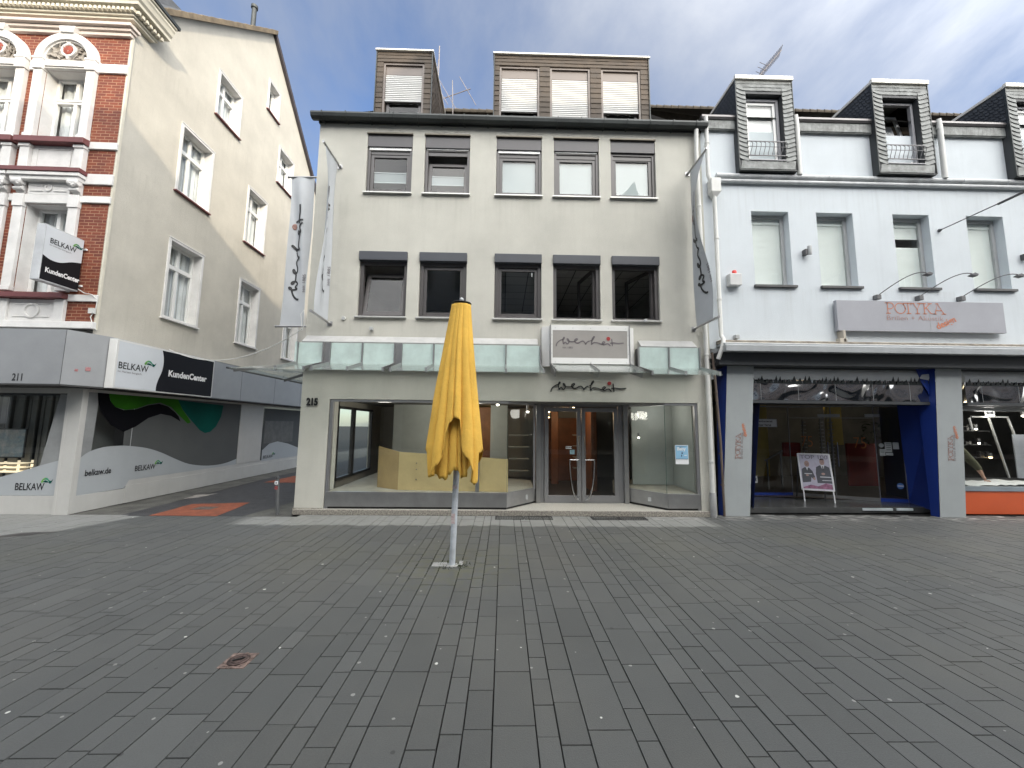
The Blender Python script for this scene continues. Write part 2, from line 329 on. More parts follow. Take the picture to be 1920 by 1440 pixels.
def link(name, mb, m, org=(0,0,0), parent=None, smooth=False, bevel=0, fix=True):
    me = mb.mesh(name, org); me.materials.append(m)
    if fix:
        import bmesh
        bm = bmesh.new(); bm.from_mesh(me); bmesh.ops.recalc_face_normals(bm, faces=bm.faces); bm.to_mesh(me); bm.free()
    if smooth:
        for p in me.polygons: p.use_smooth = True
        me.set_sharp_from_angle(angle=R(40)) if hasattr(me, 'set_sharp_from_angle') else None
    o = bpy.data.objects.new(name, me); COL.objects.link(o)
    if parent: o.parent = parent
    if bevel:
        b = o.modifiers.new('bevel', 'BEVEL'); b.width = bevel; b.segments = 2; b.limit_method = 'ANGLE'
    return o
SPLIT = set('''panel_joint dentil rivet slate_band cheek_slates steel_plinth stucco_band painted_sill window_frame door_post door_frame glass_edge back_post socket lock_plate wood_panel partition wall_shelf end_plate
bracket glazing_bar upright_glass sloping_glass side_wing side_fin ledge_bracket side_bracket stucco_panel scroll_console ring_ornament white_base white_post corner_trim edge_trim
slate_band_backing step_plate yellow_wall red_display hinge_plate door_pull pane_notice torn_sticker attic_window attic_pane small_lamp window_surround reveal gutter_bracket pole
pipe_clamp knob poster_face poster_suit stair_rail conduit roof_edge display_floor footing flashing backing gutter conduits door_handle plinth downpipe pole_sticker display_head
eaves_board medallion fascia_joint lit_shelf shelf spectacle_rack cornice_bracket end_bar screen_film canopy_soffit anniversary_number plinth_shadow_gap side_window_frame house_digit'''.split())
def islands(mb, tol=.003):
    n = len(mb.v); par = list(range(n))
    def find(a):
        while par[a] != a: par[a] = par[par[a]]; a = par[a]
        return a
    for f in mb.f:
        r = find(f[0])
        for i in f[1:]: par[find(i)] = r
    box = {}
    for i, p in enumerate(mb.v):
        r = find(i); q = box.setdefault(r, [*p, *p])
        for k in range(3): q[k] = min(q[k], p[k]); q[k+3] = max(q[k+3], p[k])
    rs = list(box)
    if len(rs) > 400: return [mb]
    for i, a in enumerate(rs):
        for c in rs[i+1:]:
            if find(a) != find(c):
                A, Bx = box[a], box[c]
                if all(A[k] <= Bx[k+3]+tol and Bx[k] <= A[k+3]+tol for k in range(3)): par[find(c)] = find(a)
    groups = {}
    for i in range(n): groups.setdefault(find(i), []).append(i)
    if len(groups) < 2: return [mb]
    out = []; idx = {}
    for r, vs in groups.items():
        m = MB(); idx[r] = m; m.v = [mb.v[i] for i in vs]; m.mp = {i:k for k, i in enumerate(vs)}; out.append(m)
    for f in mb.f: m = idx[find(f[0])]; m.f.append(tuple(m.mp[i] for i in f))
    return out
class Thing:
    def __init__(s, name, label, cat, loc=(0,0,0), group=None, rz=0, local=False):
        s.o = bpy.data.objects.new(name, None); COL.objects.link(s.o); s.o.location = loc; s.o.rotation_euler = (0,0,rz)
        s.o.empty_display_size = .1; s.org = (0,0,0) if local else loc
        s.o['label'] = label; s.o['category'] = cat
        if group: s.o['group'] = group
    def part(s, name, mb, m, parent=None, label=None, **kw):
        for q in (islands(mb) if name in SPLIT else [mb]):
            o = link(name, q, m, s.org, parent or s.o, **kw)
            if label: o['label'] = label
        return o
def single(name, label, cat, mb, m, loc, group=None, **kw):
    o = link(name, mb, m, loc, **kw); o.location = loc; o['label'] = label; o['category'] = cat
    if group: o['group'] = group
    return o
def struct(name, mb, m, **kw):
    o = link(name, mb, m, **kw); o['kind'] = 'structure'; return o
def copy_tree(o, parent=None):
    c = o.copy(); COL.objects.link(c)
    if parent: c.parent = parent
    for ch in list(o.children): copy_tree(ch, c)
    return c

# text set in the built-in face, returned as flat triangles placed by fn(x, y)
def text(mb, s, fn, width=None, height=None, bold=0.0, align=0.0, sp=1.0):
    cu = bpy.data.curves.new('t', 'FONT'); cu.body = s; cu.offset = bold; cu.space_character = sp; cu.resolution_u = 3
    o = bpy.data.objects.new('t', cu); COL.objects.link(o)
    me = o.evaluated_get(bpy.context.evaluated_depsgraph_get()).to_mesh()
    vs = [(v.co.x, v.co.y) for v in me.vertices]; fs = [tuple(p.vertices) for p in me.polygons]
    bpy.data.objects.remove(o); bpy.data.curves.remove(cu)
    if not vs: return
    x0, x1 = min(v[0] for v in vs), max(v[0] for v in vs); cap = .7
    kx = width/(x1-x0) if width else height/cap
    ky = height/cap if height else kx
    mb.add([fn((x-x0)*kx-align*(x1-x0)*kx, y*ky) for x, y in vs], fs)
def smooth_path(P, k=5):
    out = []
    for i in range(len(P)-1):
        p0, p1, p2, p3 = P[max(i-1,0)], P[i], P[i+1], P[min(i+2,len(P)-1)]
        for j in range(k):
            u = j/k
            out.append(tuple(.5*((2*p1[a])+(-p0[a]+p2[a])*u+(2*p0[a]-5*p1[a]+4*p2[a]-p3[a])*u*u+(-p0[a]+3*p1[a]-3*p2[a]+p3[a])*u**3) for a in (0,1)))
    out.append(P[-1]); return out
def stroke(mb, P, w, fn, smooth=True):
    Q = smooth_path(P) if smooth else P
    L, Rr = [], []
    for i, p in enumerate(Q):
        a, b = Q[max(i-1,0)], Q[min(i+1,len(Q)-1)]; d = Vector((b[0]-a[0], b[1]-a[1]))
        d = d.normalized() if d.length > 1e-9 else Vector((1,0)); n = Vector((-d.y, d.x))*w/2
        if i in (0, len(Q)-1): p = tuple(Vector(p)+d*(-w/2 if i == 0 else w/2))
        L.append((p[0]+n.x, p[1]+n.y)); Rr.append((p[0]-n.x, p[1]-n.y))
    n = len(Q)
    mb.add([fn(*p) for p in L+Rr], [(i,i+1,n+i+1,n+i) for i in range(n-1)])
def disc(mb, c, r, fn, n=20, ry=None): mb.add([fn(c[0]+r*math.cos(2*math.pi*i/n), c[1]+(ry or r)*math.sin(2*math.pi*i/n)) for i in range(n)], [tuple(range(n))])

# the shop's handwritten word mark, traced in units: x 0..1775, y up
SCRIPT = [[(0,0),(8,40),(45,95),(110,145),(165,165),(205,185),(218,215),(205,225),(185,200),(178,165),(182,110),(190,55),(205,60),(228,95),(255,85),(290,48),(325,75),(340,125),(325,170),(300,190),(287,180),(300,150),(345,118),(420,112),(480,118),(530,145),(560,175),(548,190),(515,180),(490,150),(500,105),(545,78),(600,85),(660,120),(710,130),(745,105),(770,70),(778,45),(790,60),(820,105),(875,132)],
          [(920,145),(955,160),(990,205),(1015,245),(1005,260),(985,240),(955,190),(945,120),(932,45),(960,65),(1000,95),(1075,92),(1140,75),(1195,58),(1245,65),(1285,95),(1280,120),(1250,120),(1225,90),(1240,50),(1275,38),(1320,60),(1370,70),(1405,45),(1425,20)],
          [(1475,190),(1485,100),(1490,20)], [(1445,85),(1500,95),(1570,90),(1640,82),(1700,85),(1775,92)]]
DOT = (1385, 205, 44)
def wordmark(mb, fn, w=22):
    for p in SCRIPT: stroke(mb, p, w, fn)

# capitals with slab serifs, units x 0..1355, y 0..245 up
SLAB = [[(20,245),(110,245),(160,230),(182,185),(165,140),(110,112),(48,112)], [(45,245),(45,12)], [(10,8),(95,8)], [(0,245),(60,245)],
        [(330+118*math.cos(a/18*2*math.pi), 125+118*math.sin(a/18*2*math.pi)) for a in range(19)],
        [(410,242),(660,242)], [(512,242),(512,8)], [(470,8),(560,8)], [(412,242),(412,205)], [(585,242),(585,205)],
        [(640,240),(715,105),(785,240)], [(715,105),(715,8)], [(675,8),(760,8)], [(735,242),(840,242)],
        [(880,242),(880,8)], [(842,8),(925,8)], [(850,242),(915,242)], [(1015,240),(890,125)], [(920,150),(1020,15),(1110,8)], [(970,242),(1050,242)],
        [(1110,8),(1185,240),(1315,8)], [(1140,85),(1270,85)], [(1265,8),(1355,8)], [(1080,8),(1145,8)], [(1145,242),(1200,242)]]
def slab_caps(mb, fn, w=20):
    for i, p in enumerate(SLAB): stroke(mb, p, w, fn, smooth=i in (0, 4))
WAVE = [(0,.35),(.12,.75),(.3,1),(.5,.95),(.7,.55),(.85,.45),(1,.8),(.92,.3),(.82,.05),(.68,.1),(.52,.45),(.36,.62),(.2,.45),(.08,.1)]
def wave_mark(parts, th, fn, x, y, w, h):
    """the three-tone wave emblem"""
    a = MB(); a.add([fn(x+u*w, y+v*h) for u, v in [(0,.35),(.12,.75),(.3,1),(.42,.98),(.3,.8),(.2,.5),(.2,.3),(.08,.1)]], [tuple(range(8))]); th.part('emblem', a, green3, parts)
    a = MB(); a.add([fn(x+u*w, y+v*h) for u, v in [(.42,.98),(.5,.95),(.62,.72),(.7,.55),(.7,.3),(.52,.62),(.36,.72),(.22,.6),(.3,.8)]], [tuple(range(9))]); th.part('emblem', a, mat('emblem_green', (.03,.30,.16), .5), parts)
    a = MB(); a.add([fn(x+u*w, y+v*h) for u, v in [(.7,.55),(.85,.45),(1,.8),(.92,.3),(.82,.05),(.72,.05),(.62,.28),(.52,.45),(.36,.55),(.2,.4),(.22,.25),(.38,.4),(.54,.3),(.68,.2)]], [tuple(range(14))]); th.part('emblem', a, green2, parts)

# ================================================================ ground
b = MB(); b.poly((-300,-300,-.03),(300,-300,-.03),(300,300,-.03),(-300,300,-.03)); struct('ground', b, basem)
ROWS = [.125,.168,.122,.247,.165,.127,.164,.247,.125,.166,.25,.124,.25,.168]       # starts at X = -1.159
LEN = lambda w: .243 if w < .14 else (.323 if w < .2 else .485)
PHASE = {-.041:2.388, .206:2.308, .331:2.252, .497:2.353, .747:2.276}
def paving():
    me_v, me_f, tone = [], [], []
    tot = sum(ROWS); k0 = -8; x = -1.159+k0*tot; rows = []
    while x < 17:
        for w in ROWS: rows.append((round(x,3), w)); x += w
    rnd = random.Random(3)
    for x, w in rows:
        L = LEN(w); ph = next((v for k, v in PHASE.items() if abs(k-x) < .004), None)
        y = (ph if ph is not None else rnd.random()*L)
        y -= math.ceil((y+7)/L)*L
        x1 = x+w
        while y < 7.62:
            y0, y1 = y, min(y+L, 7.75); y += L
            if rnd.random() < .012 and L > .3: pass
            ymax = 7.36 if x < -4.0 and x > -7.0 else (7.43 if x < -7.0 else 7.75)
            if y0 > ymax-.03: continue
            y1 = min(y1, ymax)
            g_ = .0019+.0010*rnd.random(); dz = (rnd.random()-.5)*.003; j = lambda: (rnd.random()-.5)*.0014; h_ = .0012+.0010*rnd.random()
            a0, a1, c0, c1 = x+g_+j(), x1-g_+j(), y0+h_, y1-h_
            k = len(me_v); e = .0022
            me_v += [(a0,c0,-.012),(a1,c0,-.012),(a1,c1,-.012),(a0,c1,-.012),(a0+e,c0+e,dz),(a1-e,c0+e,dz),(a1-e,c1-e,dz),(a0+e,c1-e,dz)]
            me_f += [(k+4,k+5,k+6,k+7),(k,k+1,k+5,k+4),(k+1,k+2,k+6,k+5),(k+2,k+3,k+7,k+6),(k+3,k,k+4,k+7)]
            tn = rnd.gauss(.5,.11)+(.12 if L < .3 else 0); 
            if rnd.random() < .02: tn += .5
            tone += [tn]*5
    for x, y0 in ((-.835,4.86),(-.72,4.86),(-.50,4.92)): pass
    me = bpy.data.meshes.new('paving'); me.from_pydata(me_v, [], me_f); me.materials.append(paving_m)
    at = me.attributes.new('tone', 'FLOAT', 'FACE'); at.data.foreach_set('value', tone)
    o = bpy.data.objects.new('paving', me); COL.objects.link(o); o['kind'] = 'structure'
paving()
# side alley: worn walk along the left house, dark asphalt, red patches with their covers
b = MB(); b.poly((-8.05,7.435,-.006),(-6.95,7.37,-.006),(-8.2,11.6,-.006),(-9.4,16,-.006),(-9.4,60,-.006),(-9.8,60,-.006),(-8.4,7.435,-.006)); 
b = MB(); b.poly((-10,7.435,-.008),(-7.0,7.40,-.008),(-7.1,9.0,-.008),(-7.3,12,-.008),(-7.4,60,-.008),(-10,60,-.008)); struct('alley_pavement', b, sidewalk)
b = MB(); b.poly((-7.02,7.365,-.004),(-3.9,7.365,-.004),(-3.9,60,-.004),(-7.35,60,-.004),(-7.25,12,-.004),(-7.05,9,-.004)); struct('alley_road', b, asphalt)
b = MB(); b.poly((-4.75,7.37,.0),(-3.92,7.37,.0),(-3.92,14,.0),(-4.6,14,.0),(-4.45,9.5,.0)); struct('alley_edge_strip', b, sidewalk)
def patch(pts, z):
    b = MB(); rnd = random.Random(int(pts[0][0]*100)); n = len(pts); out = []
    for i in range(n):
        a, c = pts[i], pts[(i+1)%n]
        for k in range(6):
            u = k/6; out.append((a[0]+(c[0]-a[0])*u+(rnd.random()-.5)*.03, a[1]+(c[1]-a[1])*u+(rnd.random()-.5)*.03, z))
    b.poly(*out); return b
struct('red_road_patch', patch([(-6.45,7.40),(-5.23,7.38),(-5.42,8.63),(-6.5,8.43)], .001), redasph)
struct('red_road_patch', patch([(-6.9,11.5),(-5.3,11.5),(-5.3,12.9),(-6.8,12.9)], .001), redasph)
struct('bleached_road_spot', patch([(-7.15,9.0),(-6.95,9.2),(-6.9,9.7),(-7.25,9.5)], -.003), mat('bleached_asphalt', (.36,.33,.30), .9, var=.3, vs=8))
struct('damp_road_spot', patch([(-7.5,5.95),(-7.0,6.1),(-6.85,6.3),(-7.3,6.25)], .0035), mat('damp_slab', (.052,.046,.044), .4, var=.3, vs=8))
b = MB(); b.box(-6.12,-5.74,7.90,8.16,-.005,.006)
single('manhole_cover', 'grey manhole cover set in the red asphalt patch', 'manhole cover', b, mat('worn_iron', (.17,.13,.11), .7, metal=.3, var=.35, vs=20), (-5.93,8.03,0), bevel=.004)
# little square valve cover in the paving
v = Thing('valve_cover', 'small rusty square cover with round lid sunk in the grey paving', 'street cover', (-1.882,3.006,0))
b = MB(); b.box(-1.975,-1.79,2.915,3.095,-.01,.0035)
for k in range(10):
    a = k*math.pi/5+.3; b.bar((-1.882+.076*math.cos(a),3.006+.076*math.sin(a),.004),(-1.882+.090*math.cos(a+.1),3.006+.088*math.sin(a+.1),.004), .034, .004)
v.part('frame', b, mat('rusty_frame', (.27,.19,.16), .75, var=.4, vs=30))
b = MB(); b.lathe([(.070,.001),(.070,.011),(.062,.013),(.056,.007),(.046,.007),(.044,.012),(.036,.012),(.034,.007)], (-1.882,3.006,0), 28); v.part('lid', b, rust)
b = MB(); b.bar((-1.915,2.985,.013),(-1.85,3.027,.013), .012, .006); v.part('handle', b, iron)
# gratings at the foot of the step
def grate(name, x0, x1, lab):
    T = Thing(name, lab, 'drain grate', ((x0+x1)/2,7.35,0), group='iron gratings along the granite step')
    b = MB(); m_ = (x0+x1)/2
    for a, c in ((x0,m_-.01),(m_+.01,x1)):
        b.box(a,c,7.235,7.252,-.012,.008); b.box(a,c,7.463,7.48,-.012,.008); b.box(a,a+.015,7.252,7.463,-.012,.008); b.box(c-.015,c,7.252,7.463,-.012,.008)
    T.part('frame', b, iron)
    b = MB(); n = int((x1-x0)/.031)
    for k in range(n): x = x0+.02+k*.031; b.box(x,x+.010,7.252,7.463,-.012,.006)
    b.box(x0+.015,x1-.015,7.34,7.352,-.012,.007); T.part('bars', b, iron)
    b = MB(); b.box(x0,x1,7.235,7.48,-.02,-.0125); T.part('pit', b, black)
grate('drain_grate', -.13, .93, 'dark iron double grating below the wide shop window')
grate('drain_grate', 1.66, 2.69, 'dark iron double grating in front of the shop door, nearer the white downpipe')

# ================================================================ middle house (white, number 215)
W = Thing('white_shop_house', 'white rendered four storey shop house with dark windows and two brown dormers', 'building', (0,7.58,0))
XL, XR, YF = -3.95, 4.16, 7.58
UP = [(-2.94,-1.99),(-1.73,-.78),(-.22,.74),(1.0,1.96),(2.21,3.17)]
LO = [(-2.97,-2.0),(-1.75,-.79),(-.22,.74),(.98,1.95),(2.19,3.17)]
UZ, LZ = (6.49,7.83), (3.85,5.20)
b = MB()
holes = [rect(a,c,*UZ) for a, c in UP]+[rect(a,c,*LZ) for a, c in LO]
b.wall([(XL,0),(-3.40,0),(-3.40,2.185),(3.86,2.185),(3.86,0),(XR,0),(XR,8.02),(XL,8.02)], holes, FX(YF), .14)
b.poly((-3.40,YF,.0),(-3.40,YF,2.185),(-3.40,YF+.25,2.185),(-3.40,YF+.25,0)); b.poly((3.86,YF,0),(3.86,YF,2.185),(3.86,YF+.25,2.185),(3.86,YF+.25,0))
# side walls and back
sidehole = [(7.95+.2,.40),(11.4,.40),(11.4,2.12),(8.15,2.12)]
b.wall([(YF,0),(12.5,0),(12.5,8.02),(YF,8.02)], [sidehole], lambda u,v,w: (XL+w,u,v), .12)
b.poly((XR,YF,0),(XR,12.5,0),(XR,12.5,8.02),(XR,YF,8.02)); b.poly((XL,12.5,0),(XR,12.5,0),(XR,12.5,8.02),(XL,12.5,8.02))
b.poly((-3.40,YF,2.185),(3.86,YF,2.185),(3.86,8.4,2.185),(-3.40,8.4,2.185))
W.part('wall', b, plaster, fix=False)
b = MB(); b.box(XL-.02,-3.41,YF-.015,YF-.001,0,.10); b.box(XL-.02,-3.41,YF-.004,YF,.10,.115); W.part('plinth', b, granite)
# rooms
b = MB()
def room(b, x0, x1, y0, y1, z0, z1, ceil=None):
    b.poly((x0,y0,z0),(x1,y0,z0),(x1,y1,z0),(x0,y1,z0)); b.poly((x0,y1,z0),(x1,y1,z0),(x1,y1,z1),(x0,y1,z1))
    b.poly((x0,y0,z0),(x0,y1,z0),(x0,y1,z1),(x0,y0,z1)); b.poly((x1,y0,z0),(x1,y1,z0),(x1,y1,z1),(x1,y0,z1))
    b.poly((x0,y0,z1),(x1,y0,z1),(x1,y1,z1),(x0,y1,z1))
room(b, XL+.15, -.5, YF+.16, 12.3, 3.0, 5.42); room(b, -.48, XR-.1, YF+.16, 12.3, 3.0, 5.42)
for a, c in ((-3.8,-1.86),(-1.84,-.5),(-.48,.86),(.88,2.08),(2.1,4.05)): room(b, a, c, YF+.16, 10.5, 5.8, 7.95)
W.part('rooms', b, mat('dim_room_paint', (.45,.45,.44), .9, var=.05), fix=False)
b = MB()
b.poly((-.47,YF+.16,5.40),(XR-.12,YF+.16,5.40),(XR-.12,12.28,5.40),(-.47,12.28,5.40)); W.part('office_ceiling', b, ceil_m, fix=False)
b = MB(); P_ = [(1.30,9.0,5.40)]+[(1.30+.03*i,8.9-.05*i,5.40-.10*math.sin(i/8*math.pi)-.02*math.sin(i*1.9)) for i in range(9)]; b.tube(P_, .006, 6); W.part('loose_cable', b, pipe_w, smooth=True)

def frame_bars(b, x0, x1, z0, z1, y0, y1, w, wb=None):
    wb = wb or w
    b.box(x0,x0+w,y0,y1,z0,z1); b.box(x1-w,x1,y0,y1,z0,z1); b.box(x0+w,x1-w,y0,y1,z1-w,z1); b.box(x0+w,x1-w,y0,y1,z0,z0+wb)
def up_window(x0, x1, kind):
    z0, z1 = UZ; y = YF+.05
    b = MB(); frame_bars(b, x0+.005, x1-.005, z0, 7.535, y, y+.10, .055, .05); b.box(x0+.06,x1-.06,y+.02,y+.08,7.39,7.48)
    f = W.part('window', b, brown, bevel=.004)
    b = MB(); b.box(x0+.004,x1-.004,YF+.012,y+.10,7.535,7.80); W.part('shutter_box', b, brownbox, f, bevel=.004)
    b = MB(); b.box(x0-.012,x1+.006,YF-.035,YF+.02,7.80,7.83); W.part('drip_rail', b, mat('bronze_rail', (.13,.115,.09), .4, metal=.4), f)
    b = MB(); b.box(x0-.035,x1+.02,YF-.06,YF+.05,z0-.03,z0-.002); W.part('sill', b, sill_m, f, bevel=.004)
    if kind != 4:
        h = .055 if kind in (0,2) else .022
        b = MB(); b.box(x0+.035,x1-.035,y-.012,y+.02,7.53-h,7.53)
        if kind in (1,2,3): b.box((x0+x1)/2-.006,(x0+x1)/2+.006,y-.02,y-.01,7.50,7.54)
        W.part('shutter_rail', b, whiteframe, f)
    sx0, sx1, sz0, sz1 = x0+.06, x1-.06, z0+.05, (7.40 if kind != 4 else 7.44)-(.10 if kind == 1 else 0)
    tilt = .13 if kind == 1 else 0.0
    fn = lambda x, yy, z: (x, yy+tilt*(z-sz0), z if not tilt else sz0+(z-sz0)*.985)
    s_ = MB(); frame_bars(s_, sx0, sx1, sz0, sz1, y+.03, y+.085, .07); s_.v = [fn(*p) for p in s_.v]; W.part('sash', s_, brown, f, bevel=.004)
    g_ = MB(); g_.poly(*[fn(*p) for p in [(sx0+.07,y+.055,sz0+.07),(sx1-.07,y+.055,sz0+.07),(sx1-.07,y+.055,sz1-.07),(sx0+.07,y+.055,sz1-.07)]]); W.part('pane', g_, pane, f, fix=False)
    gx0, gx1, gz0, gz1 = sx0+.07, sx1-.07, sz0+.07, sz1-.07
    if kind in (2,3,4):
        bl = MB(); n = int((gz1-gz0)/.022)
        for k in range(n): z = gz0+k*.022; bl.poly(*[(x, yy, zz) for x, yy, zz in ((gx0,y+.075,z),(gx1,y+.075,z),(gx1,y+.080,z+.026),(gx0,y+.080,z+.026))])
        W.part('blind', bl, mat('grey_blind_slats', (.22,.26,.28), .6, var=.04), f, fix=False)
    else:
        bl = MB(); a_, c_ = (.26,.55) if kind == 0 else (.30,.62)
        zA, zB = gz0+(gz1-gz0)*a_, gz0+(gz1-gz0)*c_; n = 14
        for k in range(n):
            z = zA+(zB-zA)*k/n; bl.poly(*[fn(x,yy,zz) for x, yy, zz in ((gx0,y+.085,z),(gx1,y+.085,z),(gx1,y+.080,z+(zB-zA)/n*.92),(gx0,y+.080,z+(zB-zA)/n*.92))])
        for z in (zA-.012, zB): bl.add([fn(*p) for p in MB().box(gx0,gx1,y+.07,y+.085,z,z+.016).v], MB().box(0,1,0,1,0,1).f)
        W.part('blind', bl, mat('grey_blind_slats', (.42,.47,.48), .6, var=.04), f, fix=False)
for i, (a, c) in enumerate(UP): up_window(a, c, i)
def low_window(x0, x1, kind):
    z0, z1 = LZ; y = YF+.06; zt = 5.015
    b = MB(); frame_bars(b, x0+.004, x1-.004, z0, zt, y, y+.09, .07, .055)
    f = W.part('window', b, brown, bevel=.004)
    b = MB(); b.box(x0-.003,x1+.003,YF-.05,YF+.13,zt,z1); W.part('shutter_box', b, mat('anthracite_box', (.055,.06,.072), .4, var=.05), f, bevel=.006)
    b = MB(); b.box(x0-.035,x1+.02,YF-.06,YF+.05,z0-.035,z0-.004); W.part('sill', b, sill_m, f, bevel=.004)
    sx0, sx1, sz0, sz1 = x0+.075, x1-.075, z0+.06, zt-.075
    if kind < 3:
        tilt = .20 if kind == 0 else 0
        if tilt: sz1 -= .10
        fn = lambda x, yy, z: (x, yy+tilt*(z-sz0), z)
        s_ = MB(); frame_bars(s_, sx0, sx1, sz0, sz1, y+.03, y+.08, .065 if kind else .075); s_.v = [fn(*p) for p in s_.v]; W.part('sash', s_, brown, f, bevel=.004)
        w = .065 if kind else .075
        g_ = MB(); g_.poly(*[fn(*p) for p in [(sx0+w,y+.05,sz0+w),(sx1-w,y+.05,sz0+w),(sx1-w,y+.05,sz1-w),(sx0+w,y+.05,sz1-w)]]); W.part('pane', g_, pane, f, fix=False)
    else:                                                   # sash swung right into the room
        hx, a = sx1-.0, R(78 if kind == 3 else 68); wd = sx1-sx0
        fn = lambda u, d, z: (hx-u*math.cos(a)-d*math.sin(a), y+.08+u*math.sin(a)-d*math.cos(a), z)
        s_ = MB(); frame_bars(s_, 0, wd, sz0, sz1+.06, 0, .05, .065); s_.v = [fn(*p) for p in s_.v]; W.part('sash', s_, brown, f, bevel=.004)
        g_ = MB(); g_.poly(*[fn(*p) for p in [(.065,.025,sz0+.065),(wd-.065,.025,sz0+.065),(wd-.065,.025,sz1),(.065,.025,sz1)]]); W.part('pane', g_, pane, f, fix=False)
    if kind == 2:
        n_ = MB(); n_.box(x1-.20,x1-.175,y+.052,y+.054,4.78,4.87); W.part('notice', n_, paper, f)
for i, (a, c) in enumerate(LO): low_window(a, c, i)

# roof with tile courses and a row of ridge tiles
b = MB(); P0, P1 = (7.52,8.10), (11.5,11.76); n = 26
for k in range(n):
    u0, u1 = k/n, (k+1)/n; y0, z0 = P0[0]+(P1[0]-P0[0])*u0, P0[1]+(P1[1]-P0[1])*u0; y1, z1 = P0[0]+(P1[0]-P0[0])*u1, P0[1]+(P1[1]-P0[1])*u1
    for i in range(34):
        x0 = XL-.05+i*(XR-XL+.1)/34; x1 = x0+(XR-XL+.1)/34; xm = (x0+x1)/2
        b.add([(x0,y0-.02,z0+.02),(xm,y0-.02,z0+.05),(x1,y0-.02,z0+.02),(x0,y1,z1-.01),(xm,y1,z1+.02),(x1,y1,z1-.01)], [(0,1,4,3),(1,2,5,4)])
b.poly((XL,11.5,11.75),(XR,11.5,11.75),(XR,15.5,8.0),(XL,15.5,8.0)); b.poly((XL,7.5,8.0),(XL,11.5,11.74),(XL,15.5,8.0)); b.poly((XR,7.5,8.0),(XR,11.5,11.74),(XR,15.5,8.0))
rf = W.part('roof', b, tile_b, fix=False)
b = MB(); x = XL
while x < XR: b.tube([(x,11.5,11.84),(x+.27,11.5,11.84)], 0, 8, rs=[.085,.065]); x += .25
W.part('ridge_tiles', b, tile_b, rf)
b = MB(); prof = [(y_+.165,z_+.105) for y_, z_ in [(7.21,8.03),(7.20,7.99),(7.22,7.93),(7.28,7.90),(7.36,7.92),(7.40,7.99),(7.40,8.03),(7.385,8.03),(7.385,7.99),(7.35,7.93),(7.28,7.915),(7.235,7.94),(7.222,8.03)]]
b.prism([(XL-.12,y,z) for y, z in prof], (XR-XL+.2,0,0)); g_ = W.part('gutter', b, zinc)
b = MB()
for k in range(17): x = XL+.1+k*.49; b.prism([(x,y_+.165,z_+.105) for y_, z_ in [(7.195,8.035),(7.19,7.98),(7.21,7.92),(7.28,7.888),(7.40,7.885),(7.40,7.90),(7.28,7.90),(7.22,7.93),(7.205,7.98),(7.205,8.035)]], (.022,0,0))
W.part('gutter_bracket', b, zinc, g_)
b = MB(); b.box(XL-.03,XR+.02,7.56,YF+.1,8.021,8.07); W.part('eaves_board', b, mat('dark_eaves', (.06,.062,.06), .6))

